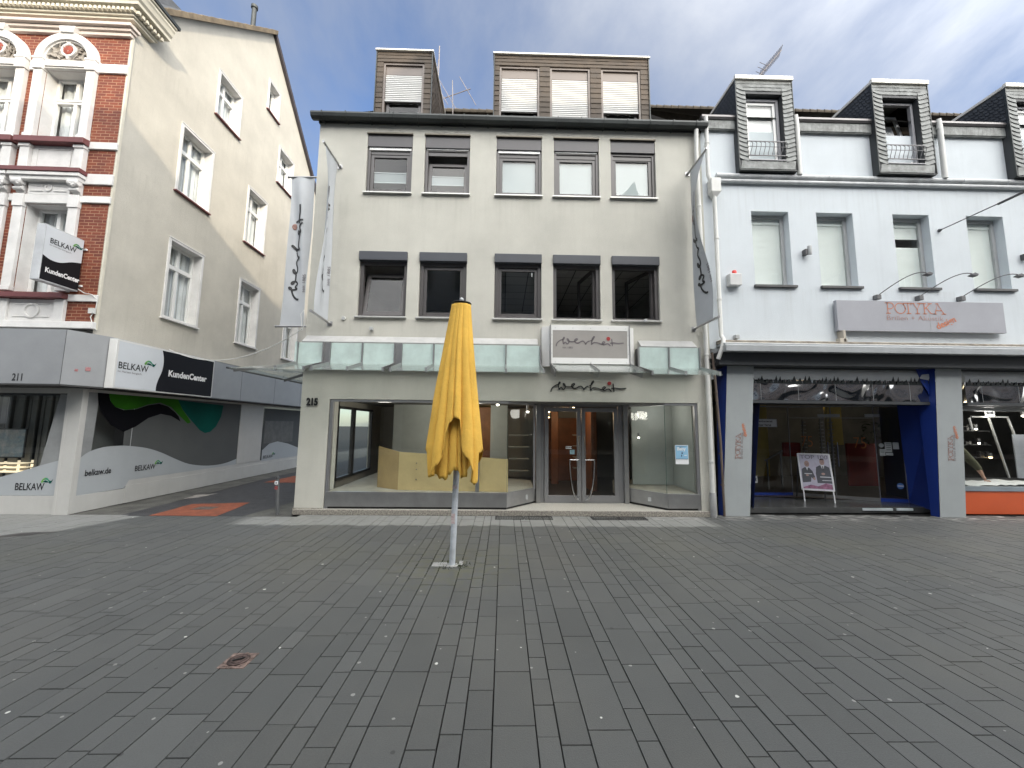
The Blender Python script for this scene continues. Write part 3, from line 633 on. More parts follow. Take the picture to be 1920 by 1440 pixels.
def courses(b, x0, x1, z0, z1, y, h, wdt, rnd, lean=.010):
    """overlapping slates on a wall facing the street"""
    z = z0; k = 0
    while z < z1-.005:
        zt = min(z+h, z1); x = x0-(k%2)*wdt*.5
        while x < x1:
            a, c = max(x, x0), min(x+wdt, x1)
            if c-a > .01:
                l = lean*(.7+.6*rnd.random()); b.add([(a+.001,y-l,z),(c-.001,y-l,z),(c-.001,y-.001,zt),(a+.001,y-.001,zt),(a+.001,y,z),(c-.001,y,z)], [(0,1,2,3),(0,4,5,1),(0,3,4),(1,5,2)])
            x += wdt
        z = zt; k += 1
rnd = random.Random(11)
def brown_dormer(x0, x1, opens):
    YD = 7.9; zt = 10.08; zr = lambda y: 8.02+(y-7.44)*.931
    b = MB()
    xs = [x0]+[v for o in opens for v in o[:2]]+[x1]
    b.wall([(x0,8.3),(x1,8.3),(x1,zt),(x0,zt)], [[(o[0],8.45),(o[1],8.45),(o[1],9.82),(o[0],9.82)] for o in opens], FX(YD), .16)
    for x in (x0, x1): b.poly((x,YD,8.3),(x,YD,zt),(x,9.75,zt),(x,9.75,zr(9.75)-.2),(x,YD,8.3))
    b.poly((x0,YD,zt),(x1,YD,zt),(x1,9.75,zt),(x0,9.75,zt)); b.poly((x0,YD+.9,8.4),(x1,YD+.9,8.4),(x1,YD+.9,zt),(x0,YD+.9,zt))
    d = W.part('dormer', b, slate_b, fix=False)
    b = MB(); courses(b, x0, x1, 9.83, zt, YD, .085, .29, rnd)
    for a, c in zip(xs[::2], xs[1::2]): courses(b, a, c, 8.45, 9.83, YD, .125, .3, rnd)
    for x, sg in ((x0,-1),(x1,1)):
        z = 8.35
        while z < zt-.02:
            y = YD+.01
            while y < 9.7:
                if z > zr(y)-.1:
                    l = .010*(.6+.8*rnd.random()); z1 = min(z+.14, zt); y1 = min(y+.10, 9.72)
                    b.add([(x+sg*l,y+.002,z),(x+sg*l,y1-.002,z),(x+sg*.001,y1-.002,z1),(x+sg*.001,y+.002,z1),(x,y+.002,z),(x,y1-.002,z)], [(0,1,2,3),(0,4,5,1),(0,3,4),(1,5,2)])
                y += .10
            z += .14
    W.part('slates', b, slate_b, d, fix=False)
    b = MB(); b.box(x0-.04,x1+.04,YD-.05,9.8,zt+.005,zt+.045); W.part('flat_roof', b, flash_w, d, bevel=.006)
    b = MB(); b.box(x0-.022,x0-.002,YD-.03,YD+.01,8.35,zt); b.box(x1+.002,x1+.022,YD-.03,YD+.01,8.35,zt); W.part('corner_trim', b, zinc, d)
    for a, c, zs, open_ in opens:
        b = MB(); frame_bars(b, a, c, 8.45, 9.82, YD+.015, YD+.12, .045); b.box(a+.045,c-.045,YD+.05,YD+.10,9.555,9.775)
        f = W.part('dormer_window', b, mat('dormer_frame', (.15,.125,.11), .45, var=.05), d, bevel=.003)
        W_ = MB(); z = 9.55
        while z > zs: 
            z2 = z-.046; W_.add([(a+.05,YD+.055,z),(c-.05,YD+.055,z),(c-.05,YD+.043,z-.014),(a+.05,YD+.043,z-.014),(c-.05,YD+.043,z-.032),(a+.05,YD+.043,z-.032),(c-.05,YD+.058,z2),(a+.05,YD+.058,z2)], [(0,1,2,3),(3,2,4,5),(5,4,6,7)]); z = z2
        o_ = W.part('roller_shutter', W_, shutter_m, d, fix=False)
        b = MB(); b.box(a+.045,c-.045,YD+.035,YD+.07,zs-.035,zs-.005); W.part('shutter_end_bar', b, greyframe, d)
        if open_:
            b = MB(); frame_bars(b, a+.07, c-.07, 8.45, 9.5, YD+.10, YD+.14, .06); W.part('dormer_sash', b, brown, d)
            b = MB(); b.poly((a+.13,YD+.115,8.51),(c-.13,YD+.115,8.51),(c-.13,YD+.115,9.44),(a+.13,YD+.115,9.44)); W.part('dormer_pane', b, pane, d, fix=False)
            if open_ == 2: b = MB(); b.box(a+.1,c-.1,YD+.17,YD+.18,8.3,8.68); W.part('dormer_blind', b, mat('lilac_blind', (.42,.42,.47), .8), d)
brown_dormer(-2.945, -1.72, [(-2.80,-1.885,8.93,2)])
brown_dormer(-.30, 3.20, [(-.19,.72,8.765,1), (.955,1.87,8.45,0), (2.12,3.02,8.79,1)])

# shop front -------------------------------------------------------------
b = MB(); b.box(XL+.02,4.02,7.50,8.35,.0,.098); W.part('entrance_step', b, granite, bevel=.008)
b = MB(); b.poly((XL+.05,7.53,.0995),(4.0,7.53,.0995),(4.0,8.40,.0995),(XL+.05,8.40,.0995)); W.part('entrance_slab', b, terrazzo, fix=False)
b = MB(); room(b, XL+.13, XR-.1, 8.0, 12.4, .42-.33, 2.26); b.poly((-3.4,YF,2.183),(3.86,YF,2.183),(3.86,8.41,2.183),(-3.4,8.41,2.183))
b2 = MB(); y0=8.0
# shop room: keep the front open, the alley side has its glazed opening
b = MB(); b.poly((XL+.13,12.4,.1),(XR-.1,12.4,.1),(XR-.1,12.4,2.3),(XL+.13,12.4,2.3)); b.poly((XR-.1,8.3,.1),(XR-.1,12.4,.1),(XR-.1,12.4,2.3),(XR-.1,8.3,2.3))
b.poly((3.87,YF+.1,.1),(3.87,8.6,.1),(3.87,8.6,2.2),(3.87,YF+.1,2.2))
b.poly((-3.42,YF+.24,.1),(-3.42,8.1,.1),(-3.42,8.1,2.19),(-3.42,YF+.24,2.19)); b.box(XL+.13,-3.42,8.05,8.1,.1,2.3)
W.part('shop_walls', b, room_w, fix=False)
b = MB(); b.poly((XL+.13,8.05,2.26),(XR-.1,8.05,2.26),(XR-.1,12.4,2.26),(XL+.13,12.4,2.26)); b.poly((-3.4,YF+.02,2.178),(3.86,YF+.02,2.178),(3.86,8.40,2.178),(-3.4,8.40,2.178)); W.part('shop_ceiling', b, mat('shop_ceiling_grey', (.20,.20,.195), .8), fix=False)
b = MB(); b.poly((XL+.13,8.3,.1),(XR-.1,8.3,.1),(XR-.1,12.4,.1),(XL+.13,12.4,.1)); W.part('shop_floor', b, mat('dark_shop_floor', (.055,.052,.05), .35), fix=False)
b = MB(); b.prism([(-3.38,YF+.06,.11),(.07,YF+.06,.11),(.66,8.30,.11),(.66,9.4,.11),(-3.38,11.5,.11)], (0,0,.30)); b.prism([(2.70,8.28,.11),(3.22,YF+.06,.11),(3.84,YF+.06,.11),(3.84,9.6,.11),(2.70,9.6,.11)], (0,0,.30)); W.part('display_floor', b, tile_in)
pz = (.14,.415); gz = (.43,2.15); yG = YF+.03
b = MB(); b.box(-3.375,.08,yG-.03,yG+.04,*pz); b.prism([(.082,yG-.03,pz[0]),(.70,8.27,pz[0]),(.66,8.31,pz[0]),(.06,yG+.03,pz[0])], (0,0,pz[1]-pz[0]))
b.box(3.205,3.845,yG-.03,yG+.04,*pz); b.prism([(2.665,8.27,pz[0]),(3.203,yG-.03,pz[0]),(3.22,yG+.03,pz[0]),(2.70,8.31,pz[0])], (0,0,pz[1]-pz[0]))
W.part('steel_plinth', b, steel, bevel=.003)
b = MB(); b.box(-3.375,.07,yG-.01,yG+.04,.10,.138); b.prism([(.06,yG,.10),(.69,8.3,.10),(.69,8.33,.10),(.02,yG+.03,.10)], (0,0,.038)); b.prism([(2.68,8.3,.10),(3.2,yG,.10),(3.84,yG,.10),(3.84,yG+.03,.10),(2.68,8.33,.10)], (0,0,.038)); W.part('plinth_shadow_gap', b, black)
b = MB(); b.box(-3.39,-3.33,yG-.02,yG+.05,.10,2.18); b.box(3.80,3.855,yG-.02,yG+.05,.10,2.18)
b.box(-3.33,.08,yG-.02,yG+.05,2.135,2.18); b.box(3.205,3.80,yG-.02,yG+.05,2.135,2.18); b.prism([(.08,yG-.02,2.135),(.70,8.27,2.135),(.68,8.33,2.135),(.05,yG+.05,2.135)], (0,0,.045)); b.prism([(2.66,8.27,2.135),(3.205,yG-.02,2.135),(3.22,yG+.05,2.135),(2.70,8.33,2.135)], (0,0,.045))
W.part('window_frame', b, steel_d, bevel=.002)
for pts in ([(-3.33,yG+.01),(.075,yG+.01)], [(.08,yG+.012),(.685,8.29)], [(2.685,8.29),(3.20,yG+.012)], [(3.21,yG+.01),(3.80,yG+.01)]):
    b = MB(); (x0,y0),(x1,y1) = pts; b.poly((x0,y0,.416),(x1,y1,.416),(x1,y1,2.136),(x0,y0,2.136)); W.part('shop_pane', b, pane_sh, fix=False)
b = MB(); b.box(.0735,.0785,yG-.002,yG+.014,.416,2.135); b.box(3.201,3.206,yG-.002,yG+.014,.416,2.135); W.part('glass_edge', b, mat('green_glass_edge', (.10,.16,.14), .2))
b = MB(); b.box(-.53,-.46,yG+.02,yG+.06,.42,1.05); b.box(.62,.66,8.0,8.02,.42,2.13); W.part('back_post', b, steel_d)
b = MB(); b.box(.47,.51,7.985,8.0,.22,.31); b.box(2.92,3.0,7.86,7.875,.22,.30); W.part('socket', b, greyframe)
# door
b = MB(); b.box(.70,.79,8.22,8.36,.10,2.18); b.box(2.57,2.665,8.22,8.36,.10,2.18); W.part('door_post', b, steel, bevel=.004)
b = MB(); b.box(.79,.87,8.29,8.36,.10,2.18); b.box(2.465,2.57,8.29,8.36,.10,2.18); b.box(.87,2.465,8.29,8.36,2.115,2.18); W.part('door_frame', b, steel_d, bevel=.003)
for x0, x1, hx, sg in ((.878,1.660,1.605,-1),(1.672,2.455,1.725,1)):
    b = MB(); frame_bars(b, x0, x1, .105, 2.10, 8.26, 8.31, .085, .15); dr = W.part('door', b, steel_d, bevel=.003)
    b = MB(); b.poly((x0+.085,8.285,.255),(x1-.085,8.285,.255),(x1-.085,8.285,2.015),(x0+.085,8.285,2.015)); W.part('door_pane', b, pane_dk if False else pane_sh, dr, fix=False)
    b = MB(); cx = hx
    arc = [(cx+sg*.20, 8.19, 1.0)]+[(cx+sg*.20*math.cos(u*math.pi/2)**.9 if u < 1 else cx, 8.19, 1.0-.82*math.sin(u*math.pi/2)**1.05) for u in [i/14 for i in range(1,15)]]
    b.tube([(cx,8.19,1.5),(cx,8.19,1.0)], .011, 8); b.tube([(cx,8.19,1.0),(cx+sg*.20,8.19,1.0)], .011, 8); b.tube(arc, .011, 8)
    b.tube([(cx+sg*.035+(p[0]-cx)*.80,8.19,p[2]) for p in arc[:-1]]+[(cx,8.19,.22)], .007, 8)
    for z in (1.45,.25): b.tube([(cx,8.19,z),(cx,8.26,z)], .008, 6)
    W.part('handle', b, mat('polished_steel', (.62,.62,.62), .2, metal=1.0), dr, smooth=True)
b = MB(); b.box(1.685,1.71,8.245,8.26,1.60,1.66); b.box(1.685,1.71,8.245,8.26,.86,.93); W.part('lock_plate', b, steel)
b = MB(); b.box(1.335,1.46,8.272,8.276,1.225,1.275); W.part('opening_hours_sticker', b, paper)
b = MB(); b.box(1.42,1.52,8.272,8.276,1.11,1.205); W.part('blue_sticker', b, mat('faded_blue', (.30,.47,.52), .6))
b = MB()
for i in range(3): b.box(1.345+i*.045,1.375+i*.045,8.2705,8.272,1.24,1.262)
W.part('sticker_print', b, ink)
# alley-side glazing
b = MB()
for y in (8.15,8.95,9.05,9.95,10.05,11.34): b.box(XL+.05,XL+.12,y,y+.06,.40,2.12)
b.box(XL+.05,XL+.12,8.15,11.4,.40,.46); b.box(XL+.05,XL+.12,8.15,11.4,2.06,2.12); W.part('side_window_frame', b, darkmetal)
b = MB(); b.poly((XL+.08,8.18,.42),(XL+.08,11.38,.42),(XL+.08,11.38,2.1),(XL+.08,8.18,2.1)); W.part('side_pane', b, pane_sh, fix=False)
# back-of-shop joinery
b = MB(); b.box(-1.55,-1.02,10.6,10.7,.1,2.2); b.box(-.9,-.35,10.6,10.7,.1,2.2); b.box(1.35,1.55,10.9,11.0,.1,2.2); b.box(.9,2.6,11.6,11.7,.1,1.95); b.box(2.2,2.35,9.7,11.6,.1,2.1); b.box(2.72,2.90,8.9,9.05,.42,2.2); W.part('wood_panel', b, woodr, bevel=.01)
b = MB(); b.box(-3.0,-1.55,10.6,10.72,.1,2.25); b.box(-.35,.1,10.5,10.6,.1,2.25); b.box(2.92,3.86,8.75,8.8,.42,2.2); b.box(3.84,3.865,7.8,8.75,.42,2.2); W.part('partition', b, mat('grey_green_partition', (.42,.45,.43), .8, var=.06), bevel=.004)
b = MB()
for z in (.55,.85,1.15,1.45): b.box(.15,.65,9.9,10.15,z,z+.02); b.box(1.95,2.6,10.7,10.95,z,z+.02)
W.part('wall_shelf', b, mat('pale_shelf', (.40,.40,.36), .6))
def pend(x, y, z, glow=lampglow, r=.03):
    T = Thing('ceiling_spot', SP_L[len(SPOTS)], 'ceiling light', (x,y,z), group='lit ceiling spots inside the shops'); SPOTS.append(1)
    b = MB(); b.lathe([(r*.9,z+.03),(r*1.15,z+.05),(r*1.15,2.25 if z > 2 else z+.12)], (x,y,0), 14); T.part('housing', b, steel_d)
    b = MB(); b.lathe([(r*.5,z),(r,z+.008),(r,z+.03)], (x,y,0), 14); T.part('bulb', b, glow)
SPOTS = []
SP_L = ['small lit spot near the top of the wide window right of the parasol', 'lit globe spot hanging in the angled pane left of the door',
 'lit spot seen through the top left of the left door leaf', 'lit spot seen through the middle top of the left door leaf', 'lit spot seen at the top right of the left door leaf', 'lower small lit spot behind the left door leaf',
 'lit spot behind the narrow right display pane', 'square lit spotlight at top left of the eyewear display', 'square lit spotlight at top right of the eyewear display', 'small lit bulb upper in the dark eyewear display', 'small lit bulb lower in the dark eyewear display', 'yellowish lit bulb low in the eyewear display']
pend(-.14,8.9,2.16); pend(.58,9.3,2.02); pend(1.10,9.4,2.03, warmglow); pend(1.28,9.8,2.10, warmglow); pend(1.80,9.9,2.16, warmglow); pend(1.12,9.6,1.90, warmglow, .02); pend(3.02,8.6,1.45, lampglow, .015)
for (x,y,z,e,c) in ((-1.2,9.4,2.05,26,(1,.93,.82)), (-2.4,7.78,2.08,8,(1,.94,.84)), (-.55,7.70,2.08,8,(1,.94,.84)), (1.6,9.9,2.0,10,(1,.66,.36)), (3.3,8.2,2.05,5,(1,.95,.88))):  # lights for the spots, plus two by the glass added to brighten the counter
    ld = bpy.data.lights.new('shop_fill', 'POINT'); ld.energy = e; ld.color = c; ld.shadow_soft_size = .15
    lo = bpy.data.objects.new('shop_fill', ld); lo.location = (x,y,z); COL.objects.link(lo)
# display furniture
T = Thing('display_counter', 'low pale plywood counter standing inside the wide shop window', 'counter', (-1.2,7.8,.41))
b = MB(); zt = lambda x: 1.155-.115*(x+2.08)/2.2
def cpan(b, p, q, za, zb, th=.03):
    b.add([(p[0],p[1],.412),(q[0],q[1],.412),(q[0],q[1],zb),(p[0],p[1],za),(p[0],p[1]+th,.412),(q[0],q[1]+th,.412),(q[0],q[1]+th,zb),(p[0],p[1]+th,za)], [(0,1,2,3),(7,6,5,4),(3,2,6,7),(0,3,7,4),(1,5,6,2)])
cpan(b, (-2.08,7.86), (.10,7.72), 1.155, 1.04); T.part('front', b, wood)
b = MB(); cpan(b, (-2.60,8.2), (-2.083,7.86), 1.245, 1.157); T.part('end_panel', b, mat('plywood_end', (.49,.35,.165), .6))
b = MB()
for cx, cz in ((-1.72,.82),(-1.35,.81),(-1.72,.62),(-1.35,.61),(-.62,.70),(-.62,.8),(-.1,.68),(-.1,.8),(-.1,.92),(-.62,.9),(-1.72,.94),(-1.35,.93)): b.lathe([(.010,7.78),(.012,7.855)], (cx,0,cz), 10, 'Y') if False else b.box(cx-.011,cx+.011,7.815,7.86,cz-.011,cz+.011)
T.part('knob', b, mat('knob_grey', (.25,.22,.17), .5), bevel=.004)
T = Thing('window_poster', 'pale blue notice taped to the narrow display pane right of the door', 'poster', (3.5,7.60,.97))
b = MB(); b.box(3.385,3.645,7.594,7.598,.985,1.355); T.part('sheet', b, paper)
b = MB(); b.box(3.393,3.637,7.591,7.593,1.085,1.347); T.part('picture', b, posterb)
b = MB(); text(b, 'Baby', lambda x, y: (3.425+x, 7.589, 1.255+y), width=.17, bold=.03); b.box(3.56,3.61,7.589,7.5905,1.15,1.165); T.part('title', b, ink_white, fix=False)
b = MB(); b.box(3.41,3.62,7.589,7.5905,1.33,1.336); b.box(3.395,3.635,7.589,7.5905,1.084,1.09); disc(b, (3.52,1.20), .016, lambda x,y:(x,7.589,y)); b.box(3.50,3.515,7.589,7.5905,1.13,1.17); b.box(3.47,3.53,7.589,7.5905,1.31,1.318); T.part('print', b, mat('navy_print', (.03,.05,.12), .6), fix=False)

# ---------------------------------------------------------------- glass canopy of the middle house
def canopy(name, label, xs, dbl, x0, x1, corner=False):
    T = Thing(name, label, 'canopy', ((x0+x1)/2,7.4,2.84), group='glass canopies over the white shop front')
    b = MB(); b.prism([(x0+.06,7.575,3.44),(x0+.06,7.575,3.25),(x0+.06,7.40,3.25),(x0+.06,7.385,3.285)], (x1-x0-.1,0,0))
    T.part('flashing', b, mat('white_flashing_sheet', (.50,.50,.49), .4, metal=.25, var=.08, vs=5))
    b = MB(); b.box(x0+.02,x1-.02,7.42,7.44,2.84,3.25); T.part('backing', b, mat('canopy_backing', (.84,.90,.87), .7, var=.05))
    b = MB(); b.box(x0,x0+.012,7.40,7.575,2.82,3.25); b.box(x1-.012,x1,7.40,7.575,2.82,3.25); T.part('end_plate', b, darkmetal)
    g = MB(); lip = MB(); m_ = MB(); br = MB()
    px = [x0]+xs+[x1]
    for a, c in zip(px, px[1:]):
        if c-a < .2: m_.box(a+.01,c-.01,7.39,7.41,2.85,3.26); 
        else: 
            g.box(a+.015,c-.015,7.385,7.395,2.85,3.26)
            lip.prism([(a+.005,7.385,2.855),(a+.005,6.60,2.63),(a+.005,6.60,2.622),(a+.005,7.385,2.847)], (c-a-.01,0,0))
    for x in px:
        m_.box(x-.012,x+.012,7.355,7.40,2.83,3.27)
        br.bar((x,7.36,2.86),(x,6.72,2.68), .016, .045); br.box(x-.02,x+.02,6.69,6.74,2.62,2.70)
        br.prism([(x-.004,7.36,2.84),(x-.004,7.36,2.76),(x-.004,6.9,2.69)], (.008,0,0))
    T.part('upright_glass', g, frost); T.part('sloping_glass', lip, awn_glass)
    T.part('glazing_bar', m_, steel); T.part('bracket', br, steel)
    if corner:
        s_ = MB(); s_.prism([(x0,7.385,2.855),(x0,6.60,2.63),(-4.72,6.60,2.63),(-4.72,9.6,2.63),(x0,9.6,2.855)], (0,0,.008)); 
        s_.v = [(p[0], p[1], 2.855-.225*max(min(1,(7.385-p[1])/.785 if p[1] < 7.385 else 0), min(1,(x0-p[0])/.75))+(.008 if i >= 5 else 0)) for i, p in enumerate(s_.v)]
        T.part('side_glass', s_, awn_glass)
        q = MB(); q.bar((x0,7.36,2.83),(-4.66,6.66,2.60), .02, .05); q.bar((x0,8.2,2.83),(-4.66,8.2,2.60), .02, .05); q.bar((x0,9.2,2.83),(-4.66,9.2,2.60), .02, .05)
        q.box(-4.74,-4.71,6.59,9.6,2.622,2.65); T.part('side_bracket', q, darkmetal)
        q = MB(); q.box(x0-.012,x0-.002,7.3,9.6,2.84,3.26); T.part('side_upright_glass', q, frost)
canopy('glass_canopy', 'long frosted green glass canopy on steel brackets, left of the werheit box', [-3.49,-3.36,-2.74,-2.12,-1.99,-1.37,-.75,-.62,.03], 1, -3.98, .70, True)
canopy('glass_canopy', 'short two pane glass canopy right of the illuminated box sign', [3.23], 0, 2.63, 3.84)
# projecting box sign with its own glass ledge
T = Thing('shop_sign_box', 'white metal box sign with taupe face and handwritten lettering above the door', 'shop sign', (1.65,7.4,2.88))
b = MB(); b.box(.90,2.42,7.30,7.575,2.90,3.66); T.part('housing', b, sign_wm, bevel=.003)
b = MB()
for z in (2.90, 3.555): b.box(.90,2.42,7.288,7.30,z,z+(.10 if z > 3 else .115))
b.box(.90,.93,7.288,7.30,3.015,3.555); b.box(2.385,2.42,7.288,7.30,3.015,3.555); T.part('face_rim', b, sign_wm, bevel=.002)
b = MB(); b.box(.93,2.385,7.291,7.2995,3.015,3.555); T.part('face', b, signtaupe)
b = MB(); b.prism([(.74,7.50,2.87),(.90,7.42,2.87),(.90,7.57,2.87),(.74,7.57,2.87)], (0,0,.80)); b.prism([(2.42,7.42,2.87),(2.58,7.50,2.87),(2.58,7.57,2.87),(2.42,7.57,2.87)], (0,0,.80)); T.part('side_wing', b, sign_wm)
b = MB(); b.box(.885,.90,7.27,7.56,2.86,3.665); b.box(2.42,2.435,7.27,7.56,2.86,3.665); T.part('side_fin', b, steel)
b = MB()
for x in [.98+i*.345 for i in range(5)]:
    for z in (2.93, 3.60): disc(b, (x,z), .008, lambda u,v:(u,7.286,v), 8)
for z in (3.1,3.28,3.46): 
    for x in (.914,2.402): disc(b, (x,z), .008, lambda u,v:(u,7.286,v), 8)
T.part('rivet', b, greyframe, fix=False)
kx = 1.30/1775
b = MB(); wordmark(b, lambda x,y: (1.0+x*kx, 7.286, 3.25+y*kx), 30); T.part('lettering', b, ink_grey, fix=False)
b = MB(); disc(b, (1.0+DOT[0]*kx, 3.25+DOT[1]*kx), .038, lambda x,y:(x,7.285,y)); T.part('red_dot', b, ink_red, fix=False)
b = MB(); text(b, 'seit 1885', lambda x,y:(1.12+x,7.286,3.20+y), width=.20); T.part('small_lettering', b, ink_grey, fix=False)
b = MB(); b.prism([(.93,7.29,2.885),(.93,6.62,2.655),(.93,6.62,2.647),(.93,7.29,2.877)], (1.53,0,0)); T.part('ledge_glass', b, awn_glass)
b = MB()
for x in (.90,1.66,2.44): b.bar((x,7.29,2.90),(x,6.60,2.67), .014, .035); b.prism([(x-.006,7.3,2.87),(x-.006,6.66,2.65),(x-.006,6.70,2.57),(x-.006,7.3,2.72)], (.012,0,0))
T.part('ledge_bracket', b, steel)
# lettering fixed to the render
T = Thing('wall_lettering', 'black handwritten werheit lettering with red dot on the render above the door', 'lettering', (1.68,7.56,2.42))
k2 = 1.49/1775
b = MB()
for dy in (0, .018): wordmark(b, lambda x,y,dy=dy: (.93+x*k2, 7.545+dy, 2.385+y*k2), 24)
T.part('script', b, ink, fix=False)
b = MB(); b.lathe([(.037,7.54),(.037,7.565)], (.93+DOT[0]*k2, 0, 2.385+DOT[1]*k2), 20, 'Y'); T.part('red_dot', b, ink_red)
def digits(s, label, x0, z0, w, h, y, m=ink, bold=.03):
    b = MB(); text(b, s, lambda x,yy: (x0+x, y, z0+yy), width=w, height=h, bold=bold)
    n = len(b.v); b2 = MB(); b2.v = b.v+[(p[0],p[1]+.015,p[2]) for p in b.v]; b2.f = b.f+[tuple(i+n for i in f) for f in b.f]
    return single('house_number', label, 'house number', b2, m, (x0+w/2, y, z0), fix=False)
digits('215', 'black numerals 215 on the white pier', -3.835, 2.06, .215, .135, 7.55, bold=.045)

# small fittings
def knob(x, z, r, lab, square=False):
    T = Thing('wall_fitting', lab, 'wall fitting', (x,7.56,z), group='small grey fittings on the white render')
    b = MB()
    if square: b.box(x-r,x+r,7.50,7.579,z-r,z+r)
    else: b.lathe([(r,7.579),(r,7.55),(r*.9,7.545)], (x,0,z), 20, 'Y')
    T.part('box', b, greyframe if square else pipe_w, bevel=.006)
    b = MB(); b.lathe([(r*.5,7.498),(r*.55,7.502)], (x,0,z), 14, 'Y') if square else b.lathe([(r*.8,7.544),(r*.85,7.546)], (x,0,z), 16, 'Y'); T.part('cover', b, greyframe)
knob(-3.22, 3.80, .042, 'round white cap on the render beside the lower flag rod'); knob(-2.65, 3.59, .032, 'grey square fitting under the leftmost lower window', True); knob(2.84, 3.84, .032, 'grey square fitting right of the sign box', True)
T = Thing('alarm_box', 'white alarm box with red strobe on the blue-white wall', 'alarm', (4.70,7.5,4.62))
b = MB(); b.box(4.58,4.83,7.46,7.597,4.60,4.85); T.part('box', b, mat('alarm_white', (.66,.66,.65), .4), bevel=.012)
b = MB(); b.lathe([(.045,4.852),(.045,4.90),(.035,4.925),(.01,4.93)], (4.71,7.52,0), 16); T.part('strobe', b, mat('strobe_red', (.75,.04,.03), .3), smooth=True)
def pipe_thing(name, lab, cat, path, r, extra=None, m=pipe_w, group=None):
    T = Thing(name, lab, cat, path[-1], group=group)
    b = MB(); b.tube(path, r, 14); T.part('pipe', b, m, smooth=True)
    b = MB()
    for z in (extra or []):
        for p, q in zip(path, path[1:]):
            if min(p[2],q[2]) <= z <= max(p[2],q[2]) and p[2] != q[2]:
                u = (z-p[2])/(q[2]-p[2]); x, y = p[0]+(q[0]-p[0])*u, p[1]+(q[1]-p[1])*u
                b.lathe([(r*1.12,z-.02),(r*1.2,z-.015),(r*1.2,z+.015),(r*1.12,z+.02)], (x,y,0), 14); b.box(x-.008,x+.008,y,7.58,z-.01,z+.01); break
    if b.v: T.part('pipe_clamp', b, m)
    return T
T = pipe_thing('downpipe', 'white downpipe running full height at the right edge of the white house', 'downpipe', [(4.02,7.46,8.0),(4.02,7.48,7.8),(4.02,7.50,7.6),(4.04,7.50,3.3),(4.04,7.50,.42)], .043, [6.3,4.6,3.15,1.05], group='white downpipes between the houses')
b = MB(); b.lathe([(.052,.0),(.056,.02),(.054,.44),(.048,.46)], (4.04,7.50,0), 14); T.part('pipe_foot', b, mat('grey_pipe_foot', (.36,.36,.36), .6, var=.2), smooth=True)
T = pipe_thing('downpipe', 'white downpipe with square hopper at the left edge of the blue-white house', 'downpipe', [(4.24,7.46,8.30),(4.24,7.48,7.0),(4.36,7.50,6.62),(4.36,7.50,3.55),(4.36,7.42,3.45),(4.30,7.36,3.30),(4.22,7.40,3.05)], .040, [7.7,5.6,4.3], group='white downpipes between the houses')
b = MB(); b.box(4.27,4.47,7.42,7.59,6.60,6.90); b.prism([(4.27,7.42,6.60),(4.47,7.42,6.60),(4.40,7.47,6.50),(4.33,7.47,6.50)], (0,.12,0)); T.part('hopper', b, pipe_w, bevel=.006)
pipe_thing('drain_pipe', 'thin brown drain pipe beside the blue pillar', 'pipe', [(4.17,7.52,3.2),(4.20,7.50,2.6),(4.24,7.49,1.4),(4.25,7.49,.02)], .022, [2.4,1.2,.6], m=mat('old_brown_pipe', (.16,.12,.095), .7, var=.25, streak=.3))
b = MB()
for k, (x, z) in enumerate([(4.17,3.18),(4.20,3.06),(4.15,2.95),(4.22,2.88)]): b.tube([(x-.03,7.54,z),(x,7.52,z+.03),(x+.03,7.53,z-.04),(x+.01,7.55,z-.10),(x-.03,7.54,z-.07)], .006, 6)
b.box(4.10,4.16,7.52,7.575,3.08,3.16)
single('cable_bundle', 'tangle of grey cables and junction box beside the canopy end', 'cables', b, mat('cable_grey', (.30,.29,.27), .6, var=.2), (4.17,7.5,2.95), smooth=True)

# ---------------------------------------------------------------- flags
def flag(label, rod_top, rod_bot, cloth, text_fn, flip=False):
    """rods are (wall end, tip); cloth(u, v) with u from the wall to the tip, v downwards"""
    T = Thing('shop_flag', label, 'flag', rod_bot[0], group='grey shop flags on wall rods')
    b = MB(); n, m_ = 14, 40
    for j in range(m_+1):
        for i in range(n+1): b.v.append(cloth(i/n, j/m_))
    for j in range(m_):
        for i in range(n): k = j*(n+1)+i; b.f.append((k,k+1,k+n+2,k+n+1))
    T.part('cloth', b, cloth_g, smooth=True, fix=False)
    for a, c in (rod_top, rod_bot):
        a, c = Vector(a), Vector(c); b = MB(); d = (c-a).normalized(); b.tube([a, a+d*.06, a+d*.065, c], 0, 12, rs=[.03,.03,.021,.021]); b.tube([c, c+d*.02], .027, 12)
        r = T.part('flag_rod', b, steel, smooth=True)
        b = MB(); s_ = Vector((.045,.0,.045)) if abs(d.y) > .5 else Vector((0,.045,.045)); p = a
        b.box(p.x-s_.x-.004,p.x+s_.x+.004,p.y-s_.y-.004,p.y+s_.y+.004,p.z-.045,p.z+.045); T.part('rod_plate', b, steel, r)
    s0, s1, side, off = text_fn
    L = MB(); k = (s1-s0)/1775
    def put(x, y, e=0):
        v = s1-x*k if not flip else s0+x*k; u = side(y*k); p = Vector(cloth(u, v)); 
        du = Vector(cloth(u+.02, v))-p; dv = Vector(cloth(u, v+.01))-p; nn = du.cross(dv).normalized()
        return tuple(p+nn*off)
    wordmark(L, put, 36); T.part('lettering', L, ink, fix=False)
    L = MB(); disc(L, (DOT[0],DOT[1]+30), 62, put, 18); T.part('red_dot', L, ink_fade, fix=False)
    L = MB(); text(L, 'seit 1885', lambda x,y: put(130+x, -150+y), width=330); T.part('small_lettering', L, ink_grey, fix=False)
